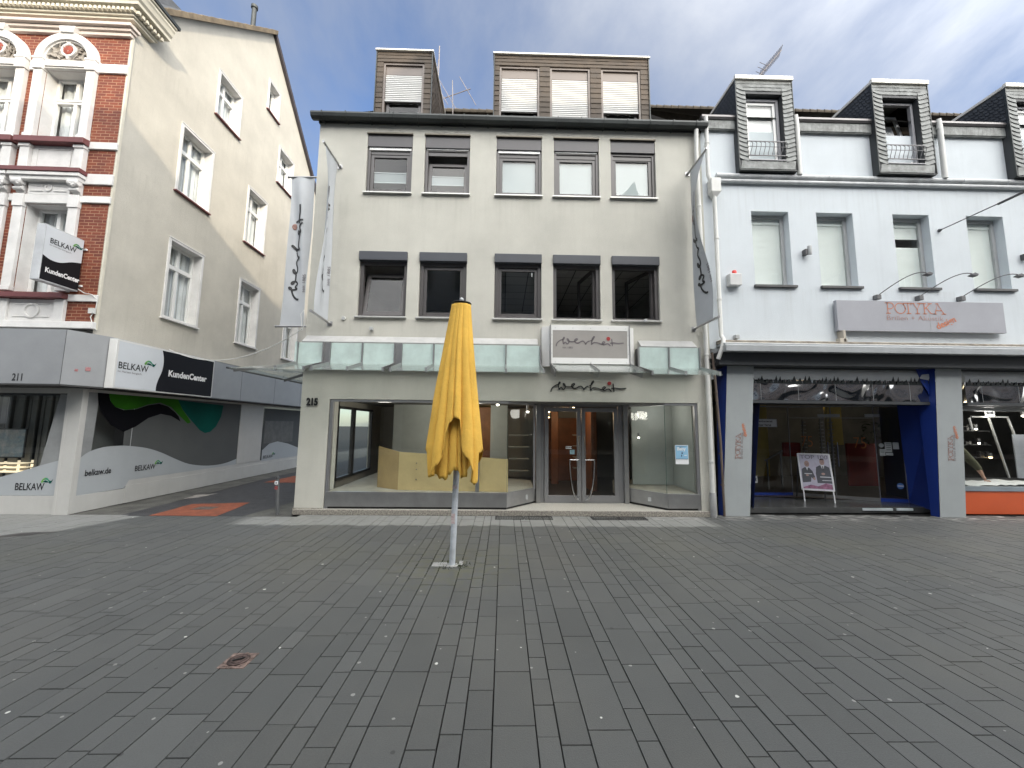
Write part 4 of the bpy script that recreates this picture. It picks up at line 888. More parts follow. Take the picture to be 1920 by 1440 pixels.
cl = lambda u, v: (-4.05-.54*u+.02*math.sin(v*5)*(1-u)-.015*v, 7.75+.035*math.sin(u*9+v*4)*(.4+v), 6.90-3.22*v-.05*math.sin(math.pi*u)*(1 if v > .9 else 0))
cl = lambda u, v: (-4.07-.50*u+.025*math.sin(math.pi*v)*u*2-.03*v*(1-u), 7.74+.05*math.sin(u*8+v*5)*math.sin(math.pi*min(1,v+.1)), 6.89-3.21*v)
flag('leftmost grey flag beside the alley showing the whole handwritten word', ((-3.95,7.75,6.91),(-4.62,7.75,6.90)), ((-3.95,7.75,3.67),(-4.64,7.75,3.66)), cl, (.20,.83, lambda y: .33+y*5.5, .008))
cr = lambda u, v: (-3.48+.22*math.sin(math.pi*v)*(u-.25)*math.sin(2.4+v*1.2)*1.0-.05*math.sin(math.pi*v)+.05*math.sin(u*7+v*3)*math.sin(math.pi*v), 7.46-.56*u*(1-.35*math.sin(math.pi*v)), 7.035-3.345*v)
flag('grey flag on the left end of the white facade, seen edge-on', ((-3.48,7.575,7.04),(-3.48,6.84,7.02)), ((-3.49,7.575,3.69),(-3.49,6.82,3.72)), cr, (.20,.83, lambda y: .33+y*5.5, .007))
c3 = lambda u, v: (3.85-.02*math.sin(math.pi*v)-.16*math.sin(2*math.pi*v)*(u-.1)*.8-.10*math.sin(math.pi*v)*u, 7.46-.60*u*(1-.16*math.sin(math.pi*v)**2), 7.04-3.33*v)
flag('rightmost grey flag at the right end of the white facade', ((3.85,7.575,7.07),(3.85,6.80,7.05)), ((3.85,7.575,3.695),(3.85,6.69,3.69)), c3, (.20,.83, lambda y: .74-y*5.5, -.008))
# cables
def hang(a, c, sag, n=24):
    a, c = Vector(a), Vector(c); return [tuple(a+(c-a)*(i/n)-Vector((0,0,sag*4*(i/n)*(1-i/n)))) for i in range(n+1)]
b = MB(); b.tube(hang((-7.55,8.7,3.33),(-4.05,7.62,3.58),.42), .009, 6); b.tube([(-4.05,7.62,3.58),(-4.12,7.66,3.9),(-4.08,7.7,4.0),(-4.02,7.64,3.7),(-4.05,7.62,3.55)], .006, 6)
single('hanging_cable', 'pale cable sagging from the KundenCenter sign to the flag corner', 'cable', b, pipe_w, (-5.8,8.2,3.1), smooth=True)
T = Thing('street_cable', 'dark steel wire with turnbuckle anchored between the blue-white upper windows', 'cable', (9.23,7.6,5.93))
b = MB(); b.tube([(9.23,7.55,5.93),(9.33,6.2,5.99),(10.1,-6.98,6.5)], .010, 6); T.part('wire', b, darkmetal)
b = MB(); b.tube([(9.30,6.66,5.965),(9.32,6.28,5.985)], .024, 8); b.lathe([(.035,7.598),(.035,7.58),(.015,7.54)], (9.23,0,5.93), 12, 'Y'); T.part('turnbuckle', b, darkmetal)

# ================================================================ right house (cool white)
Q = Thing('blue_white_shop_house', 'cool white rendered house with slate dormers and an optician shop below', 'building', (9,7.6,0))
YR, RX1 = 7.60, 18.0
RW = [(5.19,5.99),(6.59,7.38),(8.25,9.04),(9.86,10.67),(12.2,13.0),(14.0,14.8)]
DX = [4.91,7.91,10.90,13.9]
b = MB(); b.wall([(XR+.003,3.30),(RX1,3.30),(RX1,8.10),(XR+.003,8.10)], [rect(a,c,4.66,6.28) for a, c in RW], FX(YR), .22)
b.poly((RX1,YR,0),(RX1,16,0),(RX1,16,8.1),(RX1,YR,8.1)); b.poly((XR+.003,16,0),(RX1,16,0),(RX1,16,8.1),(XR+.003,16,8.1)); b.poly((XR+.003,12.5,0),(XR+.003,16,0),(XR+.003,16,8.1),(XR+.003,12.5,8.1))
Q.part('wall', b, plasterR, fix=False)
b = MB(); 
for a, c in RW: room(b, a-.2, c+.4, YR+.27, 10, 4.4, 6.6)
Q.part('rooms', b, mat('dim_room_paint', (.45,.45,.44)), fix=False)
for i, (a, c) in enumerate(RW):
    y = YR+.16; b = MB(); frame_bars(b, a, c, 4.67, 6.275, y, y+.06, .07); f = Q.part('window', b, greyframe, bevel=.004)
    b = MB(); b.box(a-.03,c+.06,YR-.055,y,4.605,4.655); Q.part('sill', b, mat('dark_sill', (.10,.10,.10), .5, var=.2), f, bevel=.004)
    b = MB(); b.poly((a+.07,y+.03,4.74),(c-.07,y+.03,4.74),(c-.07,y+.03,6.205),(a+.07,y+.03,6.205)); Q.part('pane', b, pane, f, fix=False)
    b = MB(); n = 54
    for k in range(n):
        z = 4.74+k*1.465/n
        if i == 2 and .60 < k/n < .74: continue
        b.poly((a+.07,y+.047,z),(c-.07,y+.047,z),(c-.07,y+.054,z+.031),(a+.07,y+.054,z+.031))
    b.box(a+.07,c-.07,y+.035,y+.05,6.09,6.14)
    Q.part('blind', b, blind, f, fix=False)
b = MB()
gaps = [(XR+.02,4.91)]+[(DX[i]+1.22, DX[i+1]) for i in range(3)]+[(DX[3]+1.22,RX1)]
for a, c in gaps:
    b.box(a,c,YR-.06,YR+.1,8.08,8.38)
Q.part('slate_band_backing', b, slate_g)
b = MB()
for a, c in gaps:
    x = a+.004
    while x < c-.06: b.add([(x,YR-.075,8.10),(x+.085,YR-.075,8.10),(x+.115,YR-.064,8.30),(x+.03,YR-.064,8.30),(x,YR-.06,8.10),(x+.085,YR-.06,8.10)], [(0,1,2,3),(0,4,5,1),(0,3,4),(1,5,2)]); x += .088
Q.part('slate_band', b, slate_g, fix=False)
b = MB()
for a, c in gaps: b.prism([(a,7.50,8.40),(a,7.49,8.35),(a,7.52,8.31),(a,7.60,8.31),(a,7.60,8.40)], (c-a,0,0))
Q.part('gutter', b, mat('zinc_gutter', (.20,.19,.19), .45, metal=.5, var=.1))
b = MB(); zr2 = lambda y: 8.38+(y-7.55)*.95; n = 24
for k in range(n):
    y0, y1 = 7.55+4.25*k/n, 7.55+4.25*(k+1)/n; b.poly((XR+.02,y0,zr2(y0)+.03),(RX1,y0,zr2(y0)+.03),(RX1,y1,zr2(y1)),(XR+.02,y1,zr2(y1)))
b.poly((XR,11.8,12.4),(RX1,11.8,12.4),(RX1,16.2,8.1),(XR,16.2,8.1)); b.poly((XR+.02,7.6,8.1),(XR+.02,11.8,12.4),(XR+.02,16,8.1)); rf = Q.part('roof', b, tile_b, fix=False)
b = MB(); x = XR+.1
while x < RX1: b.tube([(x,11.8,12.44),(x+.27,11.8,12.44)], 0, 8, rs=[.085,.065]); x += .25
Q.part('ridge_tiles', b, tile_b, rf)
b = MB(); b.tube([(4.45,7.55,7.03),(RX1,7.55,7.05)], .055, 10); b.tube([(4.45,7.555,6.915),(RX1,7.555,6.93)], .045, 10)
for k in range(14): x = 4.9+k*.98; b.tube([(x,7.55,7.03),(x+.03,7.55,7.03)], .062, 10)
Q.part('ledge_pipes', b, mat('painted_ledge', (.58,.60,.61), .6, var=.12, vs=4), smooth=True)
for x0 in (6.22, 9.38, 12.4):
    b = MB(); b.tube([(x0,7.50,8.42),(x0+.005,7.49,8.2),(x0,7.50,7.06)], .048, 12); b.tube([(x0,7.50,8.20),(x0,7.50,8.24)], .054, 12); Q.part('downpipe', b, pipe_w, smooth=True)
def slate_dormer(x0, kind):
    x1, YD = x0+1.22, 7.45; z0, z1 = 7.11, 9.18; a, c, za, zb = x0+.205, x1-.225, 7.34, 8.87
    b = MB(); b.wall(rect(x0,x1,z0,z1), [rect(a,c,za,zb)], FX(YD), .22)
    for x in (x0, x1): b.poly((x,YD,z0),(x,YR,z0),(x,YR,8.3),(x,8.6,9.3),(x,8.6,9.2),(x,YD,z1))
    b.poly((x0,YD,z0),(x1,YD,z0),(x1,YR,z0),(x0,YR,z0)); b.poly((x0,YD,z1),(x1,YD,z1),(x1,8.6,9.25),(x0,8.6,9.25))
    d = Q.part('dormer', b, mat('slate_backing', (.045,.048,.052), .6), fix=False)
    b = MB(); rn = random.Random(int(x0*10))
    for s0, s1, sg in ((x0+.005,a-.004,1),(c+.004,x1-.005,-1)):
        z = z0+.19; 
        while z < 8.93:
            n = 6; h = .108
            for i in range(n):
                u0, u1 = i/n, (i+1)/n; cv = lambda u: .062*((1-u) if sg > 0 else u)**1.6
                xa, xb = s0+(s1-s0)*u0, s0+(s1-s0)*u1
                b.add([(xa,YD-.020,z+cv(u0)),(xb,YD-.020,z+cv(u1)),(xb,YD-.004,z+h+cv(u1)),(xa,YD-.004,z+h+cv(u0)),(xa,YD-.002,z+cv(u0)),(xb,YD-.002,z+cv(u1))], [(0,1,2,3),(0,4,5,1)])
            z += h*.94
    x = x0+.01
    while x < x1-.10: 
        b.add([(x,YD-.020,z0+.01),(x+.10,YD-.036,z0+.01),(x+.145,YD-.018,z0+.21),(x+.045,YD-.004,z0+.21),(x,YD-.002,z0+.01),(x+.10,YD-.002,z0+.01)], [(0,1,2,3),(0,4,5,1),(0,3,4)]); x += .095
    for r_ in range(3):
        x = x0+.01
        while x < x1-.08:
            z = 8.93+r_*.083; w = min(.16, x1-.005-x); l = .012*(.7+.5*rn.random())
            b.add([(x,YD-l,z),(x+w,YD-l,z+.008),(x+w,YD-.004,min(z1,z+.09)),(x,YD-.004,min(z1,z+.09)),(x,YD-.002,z),(x+w,YD-.002,z+.008)], [(0,1,2,3),(0,4,5,1)]); x += .15
    Q.part('slates', b, slate_g, d, fix=False)
    b = MB(); yy = YD+.06
    for x, sg in ((x0,-1),(x1,1)):
        for i in range(16):
            for j in range(12):
                y = YD+.03+i*.085+(j%2)*.03; z = 8.28+j*.085
                if z+.05 > 9.17 or y > 8.75 or z < zr2(y)-.06: continue
                b.add([(x+sg*.014,y,z),(x+sg*.014,y+.075,z+.035),(x+sg*.003,y+.10,z+.115),(x+sg*.003,y+.02,z+.085),(x,y,z)], [(0,1,2,3),(0,4,1)])
    Q.part('cheek_slates', b, slate_d, d, fix=False)
    b = MB(); b.box(x0-.02,x1+.03,YD-.045,YD+.02,z1+.003,z1+.095); b.box(x0-.02,x0+.03,YD+.02,9.0,z1+.003,z1+.07); b.box(x1-.02,x1+.03,YD+.02,9.0,z1+.003,z1+.07); b.box(x0+.03,x1-.02,YD+.02,9.0,z1+.003,z1+.02); Q.part('roof_edge', b, flash_w if True else 0, d, bevel=.006)
    b = MB(); b.box(x0-.018,x0-.002,YD-.02,YD+.02,z0,z1); b.box(x1+.002,x1+.018,YD-.02,YD+.02,z0,z1); b.box(x0,x1,YD-.024,YD+.12,z0-.02,z0-.002); Q.part('edge_trim', b, zinc, d)
    y = YD+.10; b = MB(); frame_bars(b, a+.01, c-.01, za, zb-.03, y, y+.07, .055); b.box(a,c,YD-.03,y,za-.025,za-.003); f = Q.part('dormer_window', b, mat('lilac_frame', (.36,.36,.38), .45), d, bevel=.004)
    tl = .0 if kind == 0 else .20; ang = 0
    X0, X1, Z0, Z1 = a+.06, c-.07, za+.05, zb-.10
    fn = (lambda x, w, z: (x, y+.03+w+tl*(z-Z0), z)) if kind else (lambda x, w, z: (X0+(x-X0)*math.cos(ang)-w*math.sin(ang), y+.03+w*math.cos(ang)+(x-X0)*math.sin(ang)*0-0+(x-X0)*math.sin(ang), z))
    s_ = MB(); frame_bars(s_, X0, X1, Z0, Z1, 0, .045, .055); s_.v = [fn(*p) for p in s_.v]; Q.part('dormer_sash', s_, whiteframe, d)
    g_ = MB(); g_.poly(*[fn(*p) for p in [(X0+.05,.02,Z0+.05),(X1-.05,.02,Z0+.05),(X1-.05,.02,Z1-.05),(X0+.05,.02,Z1-.05)]]); Q.part('dormer_pane', g_, pane, d, fix=False)
    b = MB(); (b.box(a+.02,c-.02,y+.085,y+.09,za,zb-.16) if kind == 0 else b.prism([(a+.04,y+.10,za),(c-.10,y+.10,za),(c-.30,y+.22,8.45),(a+.04,y+.22,8.45)], (0,.004,0))); Q.part('dormer_blind', b, mat('white_blind', (.85,.87,.87), .8), d)
    r_ = MB(); zt, zl = 7.74, 7.42; yr_ = YD-.03
    for z, w in ((zt,.016),(zl,.016),(7.62,.008)): r_.bar((a-.02,yr_,z),(c+.02,yr_,z), w, w)
    for k in range(9):
        x = a+.02+k*(c-a-.04)/8; r_.tube([(x,yr_,zt),(x+.03,yr_-.035,zt-.06),(x+.025,yr_-.03,zt-.14),(x-.005,yr_-.01,zl+.04),(x,yr_,zl)], .006, 6)
    for x in (a-.02,c+.02): r_.bar((x,yr_,zt),(x,YD+.0,zt), .014, .014); r_.bar((x,yr_,zl),(x,YD,zl), .014, .014)
    Q.part('dormer_railing', r_, darkmetal, d)
for i, x in enumerate(DX): slate_dormer(x, i % 2)

# shop level -------------------------------------------------------------
b = MB(); b.box(4.30,RX1,7.30,7.60,3.315,3.37); b.box(4.28,RX1,7.22,7.34,3.18,3.315); b.box(4.30,RX1,7.34,7.60,3.20,3.24)
Q.part('awning_box', b, mat('awning_box_white', (.40,.42,.43), .45, metal=.2, var=.1, streak=.2), bevel=.012)
b = MB(); b.box(4.3,RX1,7.40,7.598,3.38,3.41); b.box(4.3,RX1,7.44,7.598,3.425,3.45); Q.part('conduit', b, mat('dirty_trim', (.50,.45,.38), .7, var=.25, vs=6), bevel=.004)
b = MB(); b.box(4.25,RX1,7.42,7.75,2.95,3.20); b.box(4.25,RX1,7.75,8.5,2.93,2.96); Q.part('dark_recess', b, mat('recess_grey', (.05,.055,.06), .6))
for k, (a, c) in enumerate(((4.9,9.0),(9.55,RX1))):
    b = MB(); n = 16
    for i in range(n):
        for q in range(1):
            pass
    b.box(a,c,7.72,7.80,2.28,2.695); f_ = Q.part('mirror_fascia', b, mirror_m)
    b = MB(); prof = [(7.715,2.70),(7.70,2.76),(7.705,2.84),(7.74,2.92),(7.80,2.96)]; b.prism([(a,y,z) for y, z in prof]+[(a,7.82,2.96),(a,7.82,2.70)], (c-a,0,0)); Q.part('fascia_cap', b, mat('pale_reflection_cap', (.80,.82,.82), .35, metal=.0, var=.06), f_, smooth=True)  # pale colour stands in for the bright reflection along the band's top
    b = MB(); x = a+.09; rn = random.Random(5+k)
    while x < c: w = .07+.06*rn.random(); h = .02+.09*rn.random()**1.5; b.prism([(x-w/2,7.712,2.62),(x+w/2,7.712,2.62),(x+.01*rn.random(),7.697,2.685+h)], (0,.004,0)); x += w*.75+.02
    Q.part('zigzag_reflection', b, mat('dark_reflection_paint', (.045,.052,.052), .3), f_)  # dark spikes modelled and coloured in for streaks reflected in the metal
    b = MB()
    for x in [a+.35+i*.78 for i in range(int((c-a)/.78))]: b.box(x,x+.005,7.717,7.73,2.285,2.69)
    Q.part('fascia_joint', b, greyframe, f_)
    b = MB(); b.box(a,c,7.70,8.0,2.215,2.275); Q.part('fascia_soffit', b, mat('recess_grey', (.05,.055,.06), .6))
def pillar(x, label_=None):
    tw, bw = .55, .525; top, bot = x+.235, x
    b = MB(); b.add([(bot,7.595,.0),(bot+bw,7.595,.0),(top+tw,7.595,3.10),(top,7.595,3.10),(bot+.02,7.75,0),(bot+bw,7.80,0),(top+tw,7.97,3.10),(top,7.97,3.06)], [(0,1,2,3),(7,6,5,4),(1,5,6,2),(3,2,6,7),(0,4,5,1)])
    b.v = [(p[0],p[1]-.0,p[2]) for p in b.v]
    p_ = Q.part('pillar', b, grey_pil, bevel=.004)
    b = MB(); b.add([(bot-.004,7.60,.0),(top-.004,7.60,3.09),(top-.02,7.985,3.04),(bot,7.76,0)], [(0,1,2,3)]); Q.part('pillar_side', b, blue_p, p_, fix=False)
    sh = lambda z: bot+(top-bot)*z/3.1
    def vt(u, v): z = 1.10+u; return (sh(z)+.30-v, 7.590, z)
    k = .50/1355
    b = MB(); slab_caps(b, lambda u,v: vt(u*k, v*k+.0), 26); Q.part('pillar_lettering', b, mat('dull_orange_print', (.34,.15,.12), .6), p_, fix=False)
    b = MB(); text(b, 'Brillen & Akustik', lambda u,v: vt(u, v-.055), width=.52); Q.part('pillar_small_lettering', b, mat('faded_print', (.24,.20,.20), .6), p_, fix=False)
    b = MB(); ca, sa = math.cos(R(14)), math.sin(R(14)); text(b, 'design', lambda u,v: vt(.44+u*ca-v*sa, -.13+u*sa+v*ca), width=.26, height=.07, bold=.02); Q.part('pillar_script', b, ink_or, p_, fix=False)
pillar(4.285); pillar(8.59)
# recessed entrance
b = MB(); b.prism([(4.9,7.85,.0),(8.95,7.98,.0),(9.0,8.5,.0),(8.9,12,.0),(4.9,12,.0)], (0,0,.115)); Q.part('entrance_floor', b, mat('dark_wet_tile', (.060,.062,.062), .25, var=.15, vs=4, spec=.6), bevel=.004)
b = MB(); b.box(7.35,7.98,7.915,7.945,.055,.10); b.box(8.08,8.42,7.93,7.955,.055,.10); Q.part('step_plate', b, mat('worn_white_metal', (.50,.55,.57), .5, var=.15))
b = MB(); b.poly((5.02,7.8,.1),(5.28,7.8,2.3),(5.95,9.35,2.3),(5.75,9.35,.1)); Q.part('left_reveal', b, blue_p, fix=False)
b = MB(); b.poly((8.60,7.70,.1),(8.84,7.70,2.4),(8.84,7.99,3.06),(8.80,8.42,2.4),(8.90,8.45,.1)); b.poly((8.84,7.72,2.20),(8.84,7.72,3.05),(8.50,7.70,3.02),(8.60,7.70,2.70),(8.72,7.70,2.5)); Q.part('right_reveal', b, blue_p, fix=False)
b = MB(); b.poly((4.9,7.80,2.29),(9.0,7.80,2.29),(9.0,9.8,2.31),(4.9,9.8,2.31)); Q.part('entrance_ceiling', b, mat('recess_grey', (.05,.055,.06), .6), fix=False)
DP = [(5.86,9.17),(6.90,9.22),(7.66,8.88),(8.37,8.56),(8.87,8.44)]
for i, (p, q) in enumerate(zip(DP, DP[1:])):
    zb = .20 if i in (0,3) else .19
    b = MB(); b.poly((p[0],p[1],zb),(q[0],q[1],zb),(q[0],q[1],2.22),(p[0],p[1],2.22)); g_ = Q.part('glass_door' if i in (1,2) else 'fixed_pane', b, pane_dk, fix=False)
    b = MB(); b.bar((p[0],p[1],.155),(q[0],q[1],.155), .02, .075); Q.part('kick_rail', b, blue_p if i in (0,3) else steel, g_)
    b = MB(); b.bar((q[0],q[1],.12),(q[0],q[1],2.22), .015, .015); b.bar((p[0],p[1],2.23),(q[0],q[1],2.23), .03, .03)
    if i in (1,2): b.bar((p[0]+.02,p[1]-.012,1.96),(q[0],q[1]-.012,1.96), .01, .012)
    Q.part('glazing_rail', b, steel_d, g_)
on = lambda p, q, u, z, e=.006: (p[0]+(q[0]-p[0])*u+e*(q[1]-p[1])/math.hypot(q[0]-p[0],q[1]-p[1]), p[1]+(q[1]-p[1])*u-e*(q[0]-p[0])/math.hypot(q[0]-p[0],q[1]-p[1]), z)
def onpane(i, u0, u1, z0, z1, e=.006):
    p, q = DP[i], DP[i+1]; return [on(p,q,u0,z0,e), on(p,q,u1,z0,e), on(p,q,u1,z1,e), on(p,q,u0,z1,e)]
def ptext(b, s, i, u, z, w, h=None, bold=.0, e=.012):
    p, q = DP[i], DP[i+1]; L = math.hypot(q[0]-p[0], q[1]-p[1]); text(b, s, lambda x,y: on(p,q,u+x/L,z+y,e), width=w, height=h, bold=bold)
b = MB(); b.poly(*onpane(0,.04,.72,1.73,1.93)); T = Thing('quarter_sign', 'small white bordered sign reading Laurentiusviertel in the left shop pane', 'sign', on(DP[0],DP[1],.4,1.73)); T.part('board', b, paper, fix=False)
b = MB(); ptext(b, 'Laurentiusviertel', 0, .16, 1.85, .46, .05, .02); ptext(b, 'Unser Viertel', 0, .24, 1.76, .34, .05, .02); T.part('lettering', b, ink, fix=False)
b = MB()
for q_ in ((.04,.72,1.73,1.742),(.04,.72,1.918,1.93),(.04,.052,1.73,1.93),(.708,.72,1.73,1.93)): b.poly(*onpane(0,*q_,e=.009))
T.part('border', b, steel_d, fix=False)
b = MB(); ptext(b, '75', 1, .28, 1.28, .22, .26, -.02); ptext(b, '75', 2, .50, 1.27, .22, .26, -.02); Q.part('anniversary_numbers', b, mat('orange_print', (.42,.13,.02), .5), fix=False)
b = MB()
for i, u in ((1,.88),(2,.10)):
    p = Vector(on(DP[i],DP[i+1],u,0,.05)); b.tube([(p.x,p.y,.85),(p.x,p.y,1.40)], .013, 8)
    for z in (.92,1.33): b.tube([(p.x,p.y,z),(p.x+.02,p.y+.05,z)], .008, 6)
Q.part('door_pull', b, mat('polished_steel', (.62,.62,.62), .2, metal=1.0), smooth=True)
b = MB()
for i, u0, u1 in ((1,.70,1.0),(2,.0,.22),(2,.80,1.0),(3,.0,.22)): b.poly(*onpane(i,u0,u1,1.98,2.05,.02))
Q.part('hinge_plate', b, steel, fix=False)
b = MB()
for q_ in ((.32,.58,1.20,1.42),(.62,.84,1.27,1.42),(.12,.32,1.12,1.27),(.34,.60,1.13,1.185)): b.poly(*onpane(3,*q_,e=.008))
p, q = DP[3], DP[4]; disc(b, (0,0), .048, lambda x,y: on(p,q,.20+x/.5,1.35+y,.008), 18); Q.part('pane_notice', b, mat('dull_notice', (.36,.38,.38), .7), fix=False)
b = MB()
for z in (1.385,1.35,1.30,1.25): b.poly(*onpane(3,.37,.54,z,z+.012,.011))
for z in (1.22,1.19): b.poly(*onpane(3,.15,.28,z,z+.008,.011))
Q.part('notice_print', b, mat('notice_ink', (.08,.12,.10), .6), fix=False)
b = MB(); disc(b, (0,0), .068, lambda x,y: on(p,q,.76+x/.5,.47+y,.008), 8); Q.part('blue_badge', b, mat('badge_blue', (.07,.16,.40), .5), fix=False)
b = MB(); b.poly(*onpane(3,.655,.87,.463,.48,.012)); b.poly(*onpane(0,.08,.16,.42,.58,.008)); Q.part('badge_band', b, paper, fix=False)
b = MB(); b.poly(*onpane(0,.10,.14,.45,.53,.012)); Q.part('sticker_mark', b, ink, fix=False)
# dim interior
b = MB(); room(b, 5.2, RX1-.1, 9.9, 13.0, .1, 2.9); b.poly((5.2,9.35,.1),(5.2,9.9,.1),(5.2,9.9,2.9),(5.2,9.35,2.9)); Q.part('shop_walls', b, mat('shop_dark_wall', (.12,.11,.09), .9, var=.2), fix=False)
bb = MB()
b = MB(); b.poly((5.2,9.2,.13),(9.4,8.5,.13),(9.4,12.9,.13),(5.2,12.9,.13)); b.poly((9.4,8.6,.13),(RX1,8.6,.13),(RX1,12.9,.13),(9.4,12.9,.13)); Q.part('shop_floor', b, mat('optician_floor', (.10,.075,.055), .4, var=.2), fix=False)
b = MB(); b.box(6.35,6.75,9.75,9.85,.5,2.3); b.box(8.35,8.75,9.80,9.88,1.3,2.3); b.box(5.95,6.08,9.7,9.8,1.2,2.2); Q.part('yellow_wall', b, mat('ochre_wall', (.50,.36,.08), .8), bevel=.004)
b = MB(); b.box(8.6,9.35,9.55,9.62,.3,1.35); b.box(9.55,9.95,9.45,9.5,.35,.95); b.box(7.1,7.55,9.7,9.78,1.0,1.35); Q.part('red_display', b, mat('red_display', (.30,.018,.008), .5), bevel=.03)
b = MB()
for x in (7.55,8.0,8.25):
    b.box(x,x+.012,9.6,9.62,.7,1.95)
    for k in range(13): b.box(x-.05,x+.06,9.57,9.6,.78+k*.09,.80+k*.09)
Q.part('spectacle_rack', b, mat('rack_metal', (.33,.33,.33), .4, metal=.6))
b = MB(); rn = random.Random(2)
for k in range(60):
    x, z = 9.0+rn.random()*.7, 1.3+rn.random()*.6; a_ = rn.random()*6; b.poly((x,9.5+rn.random()*.2,z),(x+.10*math.cos(a_),9.5,z+.10*math.sin(a_)),(x+.06*math.cos(a_+.5),9.55,z+.06*math.sin(a_+.5)))
single('indoor_plant', 'dark leafy houseplant seen behind the right shop pane', 'plant', b, mat('houseplant_green', (.035,.06,.015), .7), (9.3,9.5,1.3), fix=False)
b = MB(); b.bar((6.55,9.62,.9),(7.0,9.62,1.15),.03,.03); b.bar((6.6,9.62,.2),(6.6,9.62,.9),.03,.03); b.bar((6.95,9.62,.2),(6.95,9.62,1.1),.03,.03); Q.part('stair_rail', b, steel_d)
for (x,y,z,e,c) in ((7.6,9.6,2.5,20,(1,.80,.5)), (11.3,9.3,2.1,14,(1,.93,.8)), (10.6,8.25,2.05,18,(1,.95,.9)), (12.2,8.25,2.05,18,(1,.95,.9))):  # point lights without fittings; the front pair is added to brighten the cloth
    ld = bpy.data.lights.new('optician_fill', 'POINT'); ld.energy = e; ld.color = c; ld.shadow_soft_size = .15
    lo = bpy.data.objects.new('optician_fill', ld); lo.location = (x,y,z); COL.objects.link(lo)
# right display window
b = MB(); b.box(9.15,RX1,7.90,8.0,.0,.46); Q.part('orange_plinth', b, orange_p, bevel=.004)
b = MB(); b.box(9.15,RX1,7.88,8.05,.465,.55); Q.part('window_sill', b, mat('blue_grey_sill', (.24,.28,.31), .5))
b = MB(); b.poly((9.4,7.92,.55),(RX1,7.92,.55),(RX1,7.92,2.22),(9.4,7.92,2.22)); Q.part('display_pane', b, pane_sh, fix=False)
b = MB(); b.box(9.15,RX1,7.9,7.95,2.19,2.215); b.box(9.4,RX1,8.05,8.1,2.12,2.19); Q.part('display_head', b, steel_d)
b = MB(); b.poly((9.45,7.95,.552),(RX1,7.95,.552),(RX1,9.3,.552),(9.45,9.3,.552)); b.box(9.35,9.45,7.95,9.4,.1,2.9); Q.part('display_base', b, room_d, fix=False)
b = MB(); n, m_ = 60, 10
for j in range(m_+1):
    for i in range(n+1):
        x, y = 9.5+6*i/n, 7.98+.75*j/m_; b.v.append((x,y,.575+.05*noise.noise(Vector((x*3,y*5,1)))+.025*noise.noise(Vector((x*9,y*11,4)))))
for j in range(m_):
    for i in range(n): k = j*(n+1)+i; b.f.append((k,k+1,k+n+2,k+n+1))
single('display_cloth', 'crumpled white cloth lying in the right display window', 'cloth', b, mat('white_cloth', (.70,.70,.70), .9), (12.5,8.3,.56), smooth=True, fix=False)
T = Thing('display_stand', 'dark shelving with white poles and glasses in the right display window', 'display stand', (11.6,9,.55))
b = MB()
for (x0,z0,x1,z1) in ((11.62,2.05,11.95,.6),(11.15,2.0,11.2,1.7),(12.1,2.0,12.3,1.3),(11.2,2.03,12.1,2.03)): b.bar((x0,9.0,z0),(x1,9.0,z1), .03, .03)
T.part('pole', b, mat('white_poles', (.55,.55,.54), .5))
b = MB()
for z in (1.05,1.35,1.68): b.box(10.75,11.75,9.1,9.4,z,z+.02)
rn = random.Random(9)
for k in range(16): x = 10.8+rn.random()*.9; z = rn.choice((1.07,1.37,1.70)); b.box(x,x+.07,9.12,9.2,z,z+.05+.12*rn.random())
T.part('shelf', b, mat('shelf_black', (.03,.028,.028), .4), bevel=.004)
b = MB(); b.box(12.1,12.9,8.95,8.97,.6,1.62); T.part('back_panel', b, mat('pale_panel', (.45,.47,.52), .7))
pend(11.54,8.9,2.04, lampglow, .07); pend(12.42,8.9,2.04, lampglow, .07); pend(11.35,9.05,1.72, lampglow, .02); pend(11.38,9.05,1.38, lampglow, .02); pend(11.62,9.05,1.05, warmglow, .03)
# arm of a person reaching into the window
def skin_chain(name, pts, edges, m, parent=None, org=(0,0,0)):
    me = bpy.data.meshes.new(name); me.from_pydata([tuple(Vector(p[:3])-Vector(org)) for p in pts], edges, [])
    o = bpy.data.objects.new(name, me); COL.objects.link(o)
    if parent: o.parent = parent
    md = o.modifiers.new('skin', 'SKIN'); md.use_smooth_shade = True
    for v, p in zip(me.skin_vertices[0].data, pts): v.radius = (p[3], p[3])
    me.skin_vertices[0].data[0].use_root = True
    o.modifiers.new('sub', 'SUBSURF').levels = 2; o.modifiers['sub'].render_levels = 2
    me.materials.append(m); return o
PO = (9.98,8.35,.13)
pr = Thing('person', 'person in olive jumper leaning into the display window, one arm on the white cloth', 'person', PO)
skin = mat('skin', (.48,.27,.19), .55, var=.06); olive = mat('olive_wool', (.10,.095,.055), .9, var=.15, bump=.4, bs=90); navy = mat('navy_cloth', (.02,.022,.03), .85)
body = [(9.92,8.80,1.02,.10),(9.95,8.72,1.22,.13),(10.00,8.58,1.38,.13),(10.02,8.52,1.50,.05),(10.05,8.46,1.57,.075),(10.07,8.43,1.66,.08),
        (10.12,8.45,1.32,.085),(10.22,8.38,1.12,.078),(10.31,8.31,.95,.064),(10.325,8.24,.80,.038),(10.325,8.20,.70,.026),(10.32,8.17,.655,.030),
        (9.84,8.62,1.38,.062),(9.74,8.55,1.12,.05),(9.76,8.40,.98,.04),(9.80,8.30,.86,.028),
        (10.02,8.85,.85,.085),(10.03,8.86,.52,.06),(10.03,8.90,.20,.042),(10.03,8.82,.155,.035),
        (9.83,8.88,.85,.085),(9.80,8.92,.52,.06),(9.80,8.98,.20,.042),(9.80,8.90,.155,.035)]
